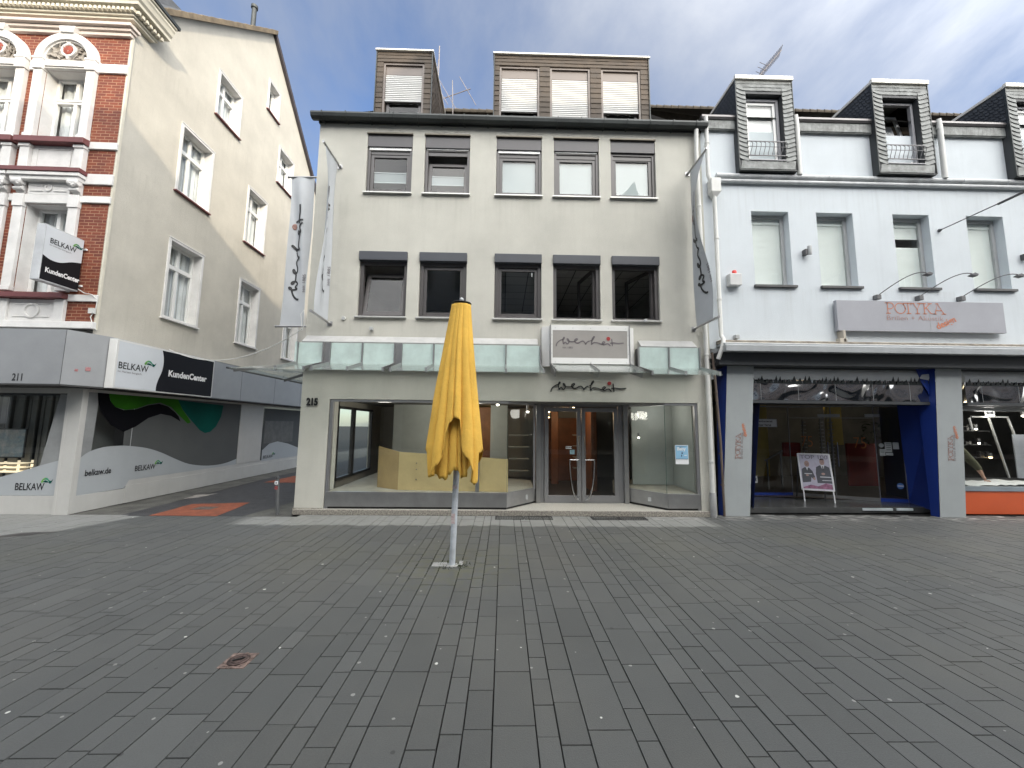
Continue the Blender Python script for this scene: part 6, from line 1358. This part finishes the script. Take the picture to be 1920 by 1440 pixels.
text(b, 'belkaw.de', fs(.17,.665), width=.50, height=.115, bold=.02); B.part('film_lettering', b, ink, fix=False); b = MB(); text(b, 'BELKAW', fs(1.19,.64), width=.50, height=.115, bold=.015); B.part('film_lettering', b, ink, fix=False); b = MB(); text(b, 'BELKAW', fs(5.80,.52), width=.55, height=.10); B.part('film_lettering', b, ink, fix=False); b = MB()
text(b, 'BELKAW', lambda x,y: (-.99+x,-.019,.435+y), width=.51, height=.125, bold=.015); B.part('film_lettering', b, ink, fix=False)
wave_mark(None, B, fs(1.66,.72), 0, 0, .22, .11); wave_mark(None, B, fs(6.3,.60), 0, 0, .2, .09); wave_mark(None, B, lambda x,y: (-.55+x,-.020,.55+y), 0, 0, .21, .11)

M0 = Matrix.Translation((-7.95,7.45,0)) @ Matrix.Rotation(R(1.04), 4, 'Z')
def loc3(x, y, z): return tuple(M0 @ Vector((x,y,z)))
class LThing(Thing):
    """a thing of its own placed in the corner house's frame"""
    def __init__(s, name, label, cat, p, group=None):
        super().__init__(name, label, cat, loc3(*p), group, R(1.04), True); s.org = p
# long light box over the side shop windows
T = LThing('long_light_box', 'long BELKAW KundenCenter light box on the side of the corner house', 'shop sign', (.43,1.3,2.33))
b = MB(); b.box(.35,.50,-.02,2.55,2.335,3.29); T.part('case', b, sign_wm, bevel=.006)
edge = smooth_path([(.985,3.255),(1.03,3.10),(1.04,2.95),(1.015,2.78),(.955,2.62),(.92,2.48),(.918,2.36)], 4)
b = MB(); b.add([(.503,y,z) for y, z in edge]+[(.503,.02,z) for y, z in edge], [(i,i+1,len(edge)+i+1,len(edge)+i) for i in range(len(edge)-1)]); T.part('white_face', b, sign_wht, fix=False)
b = MB(); b.add([(.503,y,z) for y, z in edge]+[(.503,2.52,z) for y, z in edge], [(i,i+1,len(edge)+i+1,len(edge)+i) for i in range(len(edge)-1)]); T.part('black_face', b, sign_blk, fix=False)
b = MB(); text(b, 'BELKAW', lambda x,y: (.506,.05+x,2.73+y), width=.64, height=.13, bold=.014); T.part('lettering', b, ink, fix=False)
b = MB(); text(b, 'Im Herzen bergisch.', lambda x,y: (.506,.05+x,2.655+y), width=.51, height=.04); T.part('small_lettering', b, ink_grey, fix=False)
b = MB(); text(b, 'KundenCenter', lambda x,y: (.506,1.19+x,2.72+y), width=1.13, height=.135, bold=.04); T.part('white_lettering', b, ink_white, fix=False)
wave_mark(None, T, lambda x,y: (.508,.58+x,2.86+y), 0, 0, .28, .12)
# projecting sign
T = LThing('projecting_sign', 'square BELKAW KundenCenter box sign projecting from the brick corner', 'shop sign', (-.42,-.36,4.2))
b = MB(); b.box(-.50,-.35,-.68,-.03,4.20,5.24); T.part('case', b, mat('sign_case', (.60,.62,.64), .4), bevel=.006)
edge = smooth_path([(-.665,4.67),(-.54,4.62),(-.384,4.63),(-.2,4.72),(-.035,4.77)], 4)
b = MB(); b.add([(-.347,y,z) for y, z in edge]+[(-.347,y,5.22) for y, z in edge], [(i,i+1,len(edge)+i+1,len(edge)+i) for i in range(len(edge)-1)]); T.part('white_face', b, sign_wht, fix=False)
b = MB(); b.add([(-.347,y,z) for y, z in edge]+[(-.347,y,4.22) for y, z in edge], [(i,i+1,len(edge)+i+1,len(edge)+i) for i in range(len(edge)-1)]); T.part('black_face', b, sign_blk, fix=False)
b = MB(); text(b, 'BELKAW', lambda x,y: (-.344,-.585+x,4.925+y), width=.435, height=.095, bold=.014); T.part('lettering', b, ink, fix=False)
b = MB(); text(b, 'Im Herzen bergisch.', lambda x,y: (-.344,-.585+x,4.875+y), width=.36, height=.028); T.part('small_lettering', b, ink_grey, fix=False)
b = MB(); text(b, 'KundenCenter', lambda x,y: (-.344,-.60+x,4.375+y), width=.57, height=.085, bold=.04); T.part('white_lettering', b, ink_white, fix=False)
wave_mark(None, T, lambda x,y: (-.342,-.22+x,5.02+y), 0, 0, .18, .085)
b = MB()
for z in (4.32, 5.06): b.tube([(-.42,-.03,z),(-.42,.0,z)], .02, 8); b.tube([(-.36,.0,z),(-.30,-.02,z)], .02, 8)
T.part('bracket', b, sign_wm)
b = MB(); b.tube([loc3(-.35,-.03,4.25),loc3(-.20,-.05,4.17),loc3(-.05,-.06,4.14),loc3(.04,-.03,4.05),loc3(.03,-.03,3.85),loc3(-.03,-.05,3.7),loc3(.02,-.04,3.55),loc3(.06,0,3.45)], .008, 6)
p_ = loc3(-.02,-.05,3.8); b.box(p_[0]-.05,p_[0]+.05,p_[1]-.02,p_[1]+.03,3.77,3.87)
single('sign_cable', 'pale cable looping below the projecting sign down the brick corner', 'cable', b, pipe_w, loc3(0,-.05,3.8), smooth=True)

# ================================================================ street furniture
# closed parasol
UX, UY = -.60, 4.92
T = Thing('closed_parasol', 'closed yellow parasol on a grey post in the middle of the street', 'parasol', (UX,UY,0))
b = MB(); b.tube([(UX-.005,UY,.0),(UX-.004,UY,.02),(UX+.02,UY,1.2),(UX+.03,UY,3.26)], .037, 18); T.part('pole', b, pole_m, smooth=True)
b = MB(); b.box(UX+.008-.03,UX+.008+.03,UY-.042,UY-.036,.92,.96); b.box(UX-.025,UX+.02,UY-.042,UY-.036,.50,.62); T.part('pole_sticker', b, mat('worn_sticker', (.50,.34,.34), .7, var=.5, vs=60, col2=(.55,.55,.55)))
b = MB(); b.lathe([(.02,3.293),(.126,3.290),(.129,3.285),(.126,3.280),(.02,3.277)], (UX+.03,UY,0), 32); b.lathe([(.05,3.24),(.06,3.27)], (UX+.03,UY,0), 16); T.part('top_disc', b, black, smooth=True)
b = MB(); b.lathe([(.006,3.30),(.012,3.315),(.026,3.332),(.028,3.345),(.020,3.362),(.005,3.37)], (UX+.03,UY,0), 16); T.part('finial', b, mat('white_knob', (.62,.64,.66), .3), smooth=True)
def canopy_cloth(NA, NZ, zt, R_, hem, creases, amp, seed):
    """folded cloth: between two creases the cloth bulges out, at a crease it is pinched in"""
    b = MB(); n = len(creases)
    for j in range(NZ+1):
        v = j/NZ
        for i in range(NA):
            th = 2*math.pi*i/NA; z = zt+(hem(th)-zt)*v; d = 3.27-z
            w = th+.05*math.sin(z*2.1+seed)*min(1,d)
            k = max(q for q in range(-1, n) if (creases[q] if q >= 0 else creases[-1]-2*math.pi) <= (w % (2*math.pi)))
            lo = creases[k] if k >= 0 else creases[-1]-2*math.pi; hi = creases[k+1] if k+1 < n else creases[0]+2*math.pi
            u = ((w % (2*math.pi))-lo)/(hi-lo); skew = .5+.28*math.sin(k*2.3+seed)
            u = u/skew*.5 if u < skew else .5+(u-skew)/(1-skew)*.5
            f = math.sin(math.pi*u)**.62-.55
            grow = min(1, .30+d*.6)
            r = R_(d)*(1+amp*grow*f*(.8+.4*math.sin(k*1.7+seed))+.015*noise.noise(Vector((math.cos(th)*5,math.sin(th)*5,z*2.5))))
            b.v.append((UX+.03-.035*min(1,d/2.2)+r*math.cos(th)+.012*math.sin(z*1.6+1), UY+r*math.sin(th)*.9, z))
    for j in range(NZ):
        for i in range(NA): a, c = j*NA+i, j*NA+(i+1)%NA; b.f.append((a,c,c+NA,a+NA))
    return b
Rf = lambda d: .118+.112*min(d,1.9)+.03*max(0,d-1.9)
def table(T, a):
    for (x0,y0),(x1,y1) in zip(T, T[1:]):
        if x0 <= a <= x1: u = (a-x0)/(x1-x0); u = u*u*(3-2*u); return y0+(y1-y0)*u
    return T[-1][1]
H1 = [(-180,1.25),(-110,1.22),(-90,1.36),(-68,1.40),(-64,1.37),(-58,1.07),(-46,1.10),(-32,1.22),(-19,1.38),(-16,1.60),(-8,1.73),(2,1.79),(14,1.77),(17,1.66),(22,1.36),(30,1.30),(40,1.16),(50,.99),(56,1.02),(61,1.36),(80,1.40),(95,1.38),(120,1.22),(180,1.25)]
H2 = [(-180,1.2),(-70,1.1),(-45,1.07),(-25,1.05),(-8,1.12),(8,1.17),(14,1.15),(28,1.06),(42,1.10),(60,1.2),(180,1.2)]
ang = lambda th: math.degrees((th+math.pi/2+math.pi) % (2*math.pi)-math.pi)
hem1 = lambda th: table(H1, ang(th)); hem2 = lambda th: table(H2, ang(th))+.012*math.sin(th*23)
cr1 = sorted((math.radians(a-90)) % (2*math.pi) for a in (-165,-125,-88,-50,-24,-4,17,48,82,120,155))
cr2 = sorted((math.radians(a-90)) % (2*math.pi) for a in (-150,-100,-55,-20,10,25,48,90,140))
o = T.part('canopy', canopy_cloth(420, 60, 3.265, Rf, hem1, cr1, .26, .7), yellow, smooth=True, fix=False); md = o.modifiers.new('thick', 'SOLIDIFY'); md.thickness = .004
o = T.part('inner_fold', canopy_cloth(240, 40, 3.2, lambda d: Rf(d)*.66, hem2, cr2, .30, 2.1), yellow, smooth=True, fix=False); md = o.modifiers.new('thick', 'SOLIDIFY'); md.thickness = .004
b = MB()
for (x,y,w,d_) in ((-.245,-.04,.17,.14),(-.075,-.045,.09,.12),(.07,.015,.05,.14)): b.box(UX+x,UX+x+w,UY+y-.02,UY+y-.02+d_,.001,.009)
b.lathe([(.075,.0),(.07,.010),(.045,.012)], (UX,UY,0), 18); T.part('footing', b, mat('pale_concrete', (.34,.345,.33), .9, var=.15, vs=12), bevel=.003)
b = MB(); rn = random.Random(4)
for k in range(160):
    a_, r_ = rn.random()*6.28, .05+.14*rn.random()**1.6; x, y = UX+r_*math.cos(a_)*1.2, UY+r_*math.sin(a_)*.8; h = .008+.018*rn.random(); b.poly((x-.004,y,0),(x+.004,y+.002,0),(x+rn.uniform(-.01,.01),y+rn.uniform(-.01,.01),h))
for k in range(220):
    x, y = UX+rn.gauss(0,.30), UY+rn.gauss(0,.25); x = min([-.497,-.332,-.205,-.041,-.744,-.866,-1.034], key=lambda q: abs(q-x))+rn.gauss(0,.003); h = .004+.010*rn.random(); b.poly((x-.003,y,0),(x+.003,y+.002,0),(x+rn.uniform(-.006,.006),y+rn.uniform(-.006,.006),h))
o = link('moss_tufts', b, moss, (UX,UY,0), fix=False); o.location = (UX,UY,0); o['kind'] = 'stuff'; o['label'] = 'green moss in the joints round the parasol foot'; o['category'] = 'moss'
# bollard
T = Thing('bollard', 'short grey steel bollard with stickers beside the white pier', 'bollard', (-4.20,7.50,0))
b = MB(); b.tube([(-4.20,7.50,0),(-4.245,7.50,.66)], .030, 14); T.part('post', b, mat('bollard_grey', (.17,.175,.18), .5, metal=.4, var=.15), smooth=True)
b = MB(); b.lathe([(.034,.655),(.034,.69),(.022,.70),(.010,.715)], (-4.247,7.50,0), 14); T.part('cap', b, darkmetal, smooth=True)
b = MB(); b.box(-4.275,-4.215,7.464,7.469,.56,.62); T.part('round_sticker', b, paper); b = MB(); b.box(-4.27,-4.212,7.464,7.4685,.47,.53); T.part('red_sticker', b, mat('sticker_red', (.42,.10,.10), .6, var=.4, vs=60)); b = MB(); b.box(-4.258,-4.235,7.462,7.4635,.575,.60); T.part('sticker_mark', b, ink)
# poster stand
T = Thing('poster_stand', 'silver framed A-board with TOP 100 poster on the optician step', 'sandwich board', (6.9,8.5,.115))
ax = Vector((.52,-.21,0)).normalized(); ay = Vector((-ax.y,ax.x,0))
O_ = Vector((6.64,8.56,.115))
pt = lambda u, z, w=0.0: tuple(O_+ax*u+ay*(z*.20+w)+Vector((0,0,z)))      # leaning back
white_al = mat('silver_frame', (.74,.75,.76), .35, metal=.2)
WD = .58
b = MB()
for (u0,z0,u1,z1) in ((0,.24,0,1.03),(WD,.24,WD,1.03),(0,.25,WD,.25),(0,1.02,WD,1.02)): b.bar(pt(u0,z0),pt(u1,z1), .030, .02, up=ay)
T.part('frame', b, white_al, bevel=.004)
for u in (.02, WD-.02):
    b = MB(); b.bar(pt(u,0),pt(u,.24), .022, .02, up=ay); T.part('leg', b, white_al)
    b = MB(); q = Vector(pt(u,1.02)); b.bar(q, (q.x+ay.x*.34, q.y+ay.y*.34, .117), .022, .02, up=ay); T.part('leg', b, darkmetal)
b = MB(); b.poly(pt(.015,.265,-.004),pt(WD-.015,.265,-.004),pt(WD-.015,1.005,-.004),pt(.015,1.005,-.004)); T.part('poster', b, mat('lilac_poster', (.42,.41,.50), .5, var=.1, vs=4), fix=False)
b = MB(); b.poly(pt(.015,.265,.012),pt(WD-.015,.265,.012),pt(WD-.015,1.005,.012),pt(.015,1.005,.012)); T.part('back_board', b, darkmetal, fix=False)
PP = lambda e: (lambda x, y: pt(x, y, e))
suit, skinp, shirt = mat('printed_suit', (.07,.075,.09), .5, var=.1), mat('printed_skin', (.36,.24,.21), .5), mat('printed_shirt', (.62,.64,.68), .5)
b = MB(); 
b.add([PP(-.006)(x,y) for x, y in [(.03,.50),(.04,.69),(.10,.73),(.18,.72),(.235,.65),(.27,.52),(.245,.46),(.20,.52),(.18,.42),(.03,.40)]], [tuple(range(10))])
b.add([PP(-.006)(x,y) for x, y in [(.30,.40),(.29,.60),(.31,.74),(.38,.78),(.47,.78),(.55,.74),(.565,.55),(.565,.40)]], [tuple(range(8))])
T.part('poster_suit', b, suit, fix=False)
b = MB(); disc(b, (.145,.805), .047, PP(-.007), 16, .068); disc(b, (.43,.855), .045, PP(-.007), 16, .072); disc(b, (.425,.60), .035, PP(-.008), 10, .025); disc(b, (.25,.49), .022, PP(-.008), 10, .03); disc(b, (.13,.56), .03, PP(-.008), 10, .02); T.part('poster_face', b, skinp, fix=False)
b = MB(); b.add([PP(-.0075)(x,y) for x, y in [(.115,.74),(.165,.74),(.14,.66)]], [(0,1,2)]); b.add([PP(-.0075)(x,y) for x, y in [(.395,.79),(.47,.79),(.432,.66)]], [(0,1,2)])
for q_ in ((.36,.57,.525,.54),(.39,.57,.455,.465),(.08,.22,.585,.60)): b.add([PP(-.0085)(x,y) for x, y in rect(*q_)], [(0,1,2,3)])
T.part('poster_shirts', b, shirt, fix=False)
b = MB(); b.add([PP(-.0095)(x,y) for x, y in [(.425,.765),(.44,.765),(.445,.68),(.432,.665),(.42,.68)]], [tuple(range(5))])
for cx, cz, in ((.43,.893),): b.add([PP(-.0078)(cx+.042*math.cos(a_/10*math.pi), cz+.036*math.sin(a_/10*math.pi)) for a_ in range(11)], [tuple(range(11))])
for cx, cz in ((.13,.815),(.16,.815),(.417,.868),(.445,.868)): disc(b, (cx,cz), .006, PP(-.0085), 8)
b.add([PP(-.0085)(x,y) for x, y in rect(.128,.162,.79,.795)], [(0,1,2,3)]); b.add([PP(-.0085)(x,y) for x, y in rect(.415,.447,.838,.843)], [(0,1,2,3)])
T.part('poster_dark_print', b, mat('poster_dark', (.04,.035,.04), .5), fix=False)
b = MB(); b.add([PP(-.0065)(x,y) for x, y in [(.03,.30),(.17,.36),(.30,.33),(.45,.40),(.56,.37),(.56,.28),(.30,.28),(.03,.275)]], [tuple(range(8))]); T.part('poster_pink_print', b, mat('poster_pink', (.38,.16,.27), .5, var=.3, vs=14), fix=False)
b = MB(); text(b, 'TOP 100', lambda x,y: pt(.035+x, .915+y, -.0095), width=.51, height=.085, bold=.01); T.part('poster_title', b, mat('poster_grey', (.20,.19,.22), .5), fix=False)
# aerials on the roofs
def aerial(label, base, top, kind):
    T = Thing('roof_aerial', label, 'aerial', base, group='aerials on the roofs')
    b = MB(); b.tube([base, top], .011, 8); T.part('mast', b, mat('aerial_grey', (.25,.22,.21), .5), smooth=True)
    b = MB(); x, y, z = top
    if kind == 0:
        b.tube([(x,y,z-.75),(x,y,z+.0)], .015, 6); b.tube([(x-.05,y,z-.7),(x-.22,y,z-.68)], .008, 6)
        for k in range(9): zz = z-1.15+k*.085; b.tube([(x-.24,y-.06,zz),(x-.16,y+.06,zz+.02)], .008, 5)
        b.tube([(x-.20,y,z-1.18),(x-.20,y,z-.42)], .010, 6); b.tube([(x,y,z-1.0),(x-.22,y,z-1.02)], .008, 6)
        b.tube([(x-.02,y,z-.4),(x-.10,y,z-1.9)], .006, 5)
    elif kind == 1:
        b.tube([(x-.25,y+.1,z-.45),(x+.50,y-.05,z-.28)], .012, 6); 
        for (cx, cz, l) in ((-.12,-.42,.55),(.42,-.30,.55),(-.25,-.46,.35)): b.tube([(x+cx-l*.42,y,z+cz+l*.75),(x+cx+l*.42,y,z+cz-l*.75)], .009, 5)
    elif kind == 2:
        d = Vector((.66,0,.80)); p0 = Vector(top)
        b.tube([p0, p0+d], .012, 6); q = Vector((.10,.0,-.08)); 
        for k in range(16): c = p0+d*(k/16+.03); h = Vector((0,.14,0))+q*.45; b.tube([c-h, c+h], .007, 5)
        for s_ in (-1,1):
            for k in range(4): c = p0+Vector((.0,s_*.03*k,.0)); b.tube([c+Vector((-.12,s_*.05*k,.02+.05*k)), c+Vector((.10,s_*.05*k,-.08+.05*k))], .006, 5)
    else: b.tube([(x,y,z),(x+.30,y,z-.22)], .010, 6)
    T.part('elements', b, mat('aerial_grey', (.25,.22,.21), .5))
aerial('tall aerial mast just right of the small brown dormer', (-1.88,9.5,9.6), (-1.88,9.5,12.0), 0)
aerial('thin H-shaped aerial between the two brown dormers', (-1.45,9.5,9.6), (-1.50,9.5,10.98), 1)
aerial('slanting yagi aerial above the first slate dormer', (6.56,9.0,9.2), (6.56,9.0,10.85), 2)
aerial('short bent aerial right of the first slate dormer', (6.25,8.4,8.8), (6.25,8.4,9.45), 3)

# ================================================================ far side of the street (behind the camera: seen only in reflections and as shade)
def opposite(name, label, x0, x1, h, col, gable=None, nst=4):
    T = Thing(name, label, 'building', ((x0+x1)/2,-7.2,0), group='houses across the street')
    n = max(2, int((x1-x0)/1.9)); w = (x1-x0)/n; hs = []
    for s_ in range(1, nst):
        for i in range(n): cx = x0+w*(i+.5); z0 = 3.6+(s_-1)*3.0; hs.append(rect(cx-.5,cx+.5,z0,min(z0+1.7,h-.6)))
    outer = [(x0,0),(x1,0),(x1,h)]+([(gable[1],h),(gable[2],gable[3]),(gable[0],h)] if gable else [])+[(x0,h)]
    b = MB(); b.wall(outer, hs, lambda u,v,d: (u,-7.0-d,v), .2)
    b.poly((x0,-7.0,0),(x0,-15,0),(x0,-15,h),(x0,-7.0,h)); b.poly((x1,-7.0,0),(x1,-15,0),(x1,-15,h),(x1,-7.0,h)); b.poly((x0,-15,0),(x1,-15,0),(x1,-15,h),(x0,-15,h)); b.poly((x0,-7,h),(x1,-7,h),(x1,-15,h),(x0,-15,h))
    if gable: b.poly((gable[0],-7,h),(gable[2],-7,gable[3]),(gable[2],-15,gable[3]),(gable[0],-15,h)); b.poly((gable[1],-7,h),(gable[2],-7,gable[3]),(gable[2],-15,gable[3]),(gable[1],-15,h))
    T.part('wall', b, mat('facade_'+name, col, .9, var=.08), fix=False)
    b = MB(); f = MB()
    for r_ in hs:
        (a,z0),(c,_),(_,z1),_ = r_; frame_bars(b, a, c, z0, z1, -7.18, -7.12, .07); b.box((a+c)/2-.03,(a+c)/2+.03,-7.18,-7.12,z0,z1); f.poly((a,-7.16,z0),(c,-7.16,z0),(c,-7.16,z1),(a,-7.16,z1))
    T.part('window_frames', b, whiteframe); T.part('panes', f, mat('dark_pane', (.03,.035,.04), .08), fix=False)
    b = MB(); b.box(x0+.2,x1-.2,-7.05,-6.95,.3,2.8); T.part('shop_window', b, mat('dark_pane', (.03,.035,.04), .08)); b = MB(); b.box(x0+.1,x1-.1,-7.6,-6.3,2.95,3.15); T.part('shop_awning', b, mat('awning_'+name, tuple(c*.5 for c in col), .7))
opposite('cream_street_house', 'cream rendered house across the street on the left', -26, -6, 13.9, (.72,.67,.58))
opposite('grey_street_house', 'pale grey house across the street behind the camera', -5.98, 5.3, 13.9, (.70,.70,.68))
opposite('gabled_street_house', 'gabled ochre house across the street', 5.32, 9.05, 14.2, (.68,.60,.45), (5.4,9.0,8.0,16.9))
opposite('white_street_house', 'white flat fronted house across the street on the right', 9.07, 14.0, 14.95, (.74,.73,.70))
opposite('brick_street_house', 'pale brick house across the street at the far right', 14.02, 40, 14.95, (.55,.42,.34))
b = MB(); b.box(-10,-.1,14.5,14.6,0,0.01)
print('objects', len(bpy.data.objects))
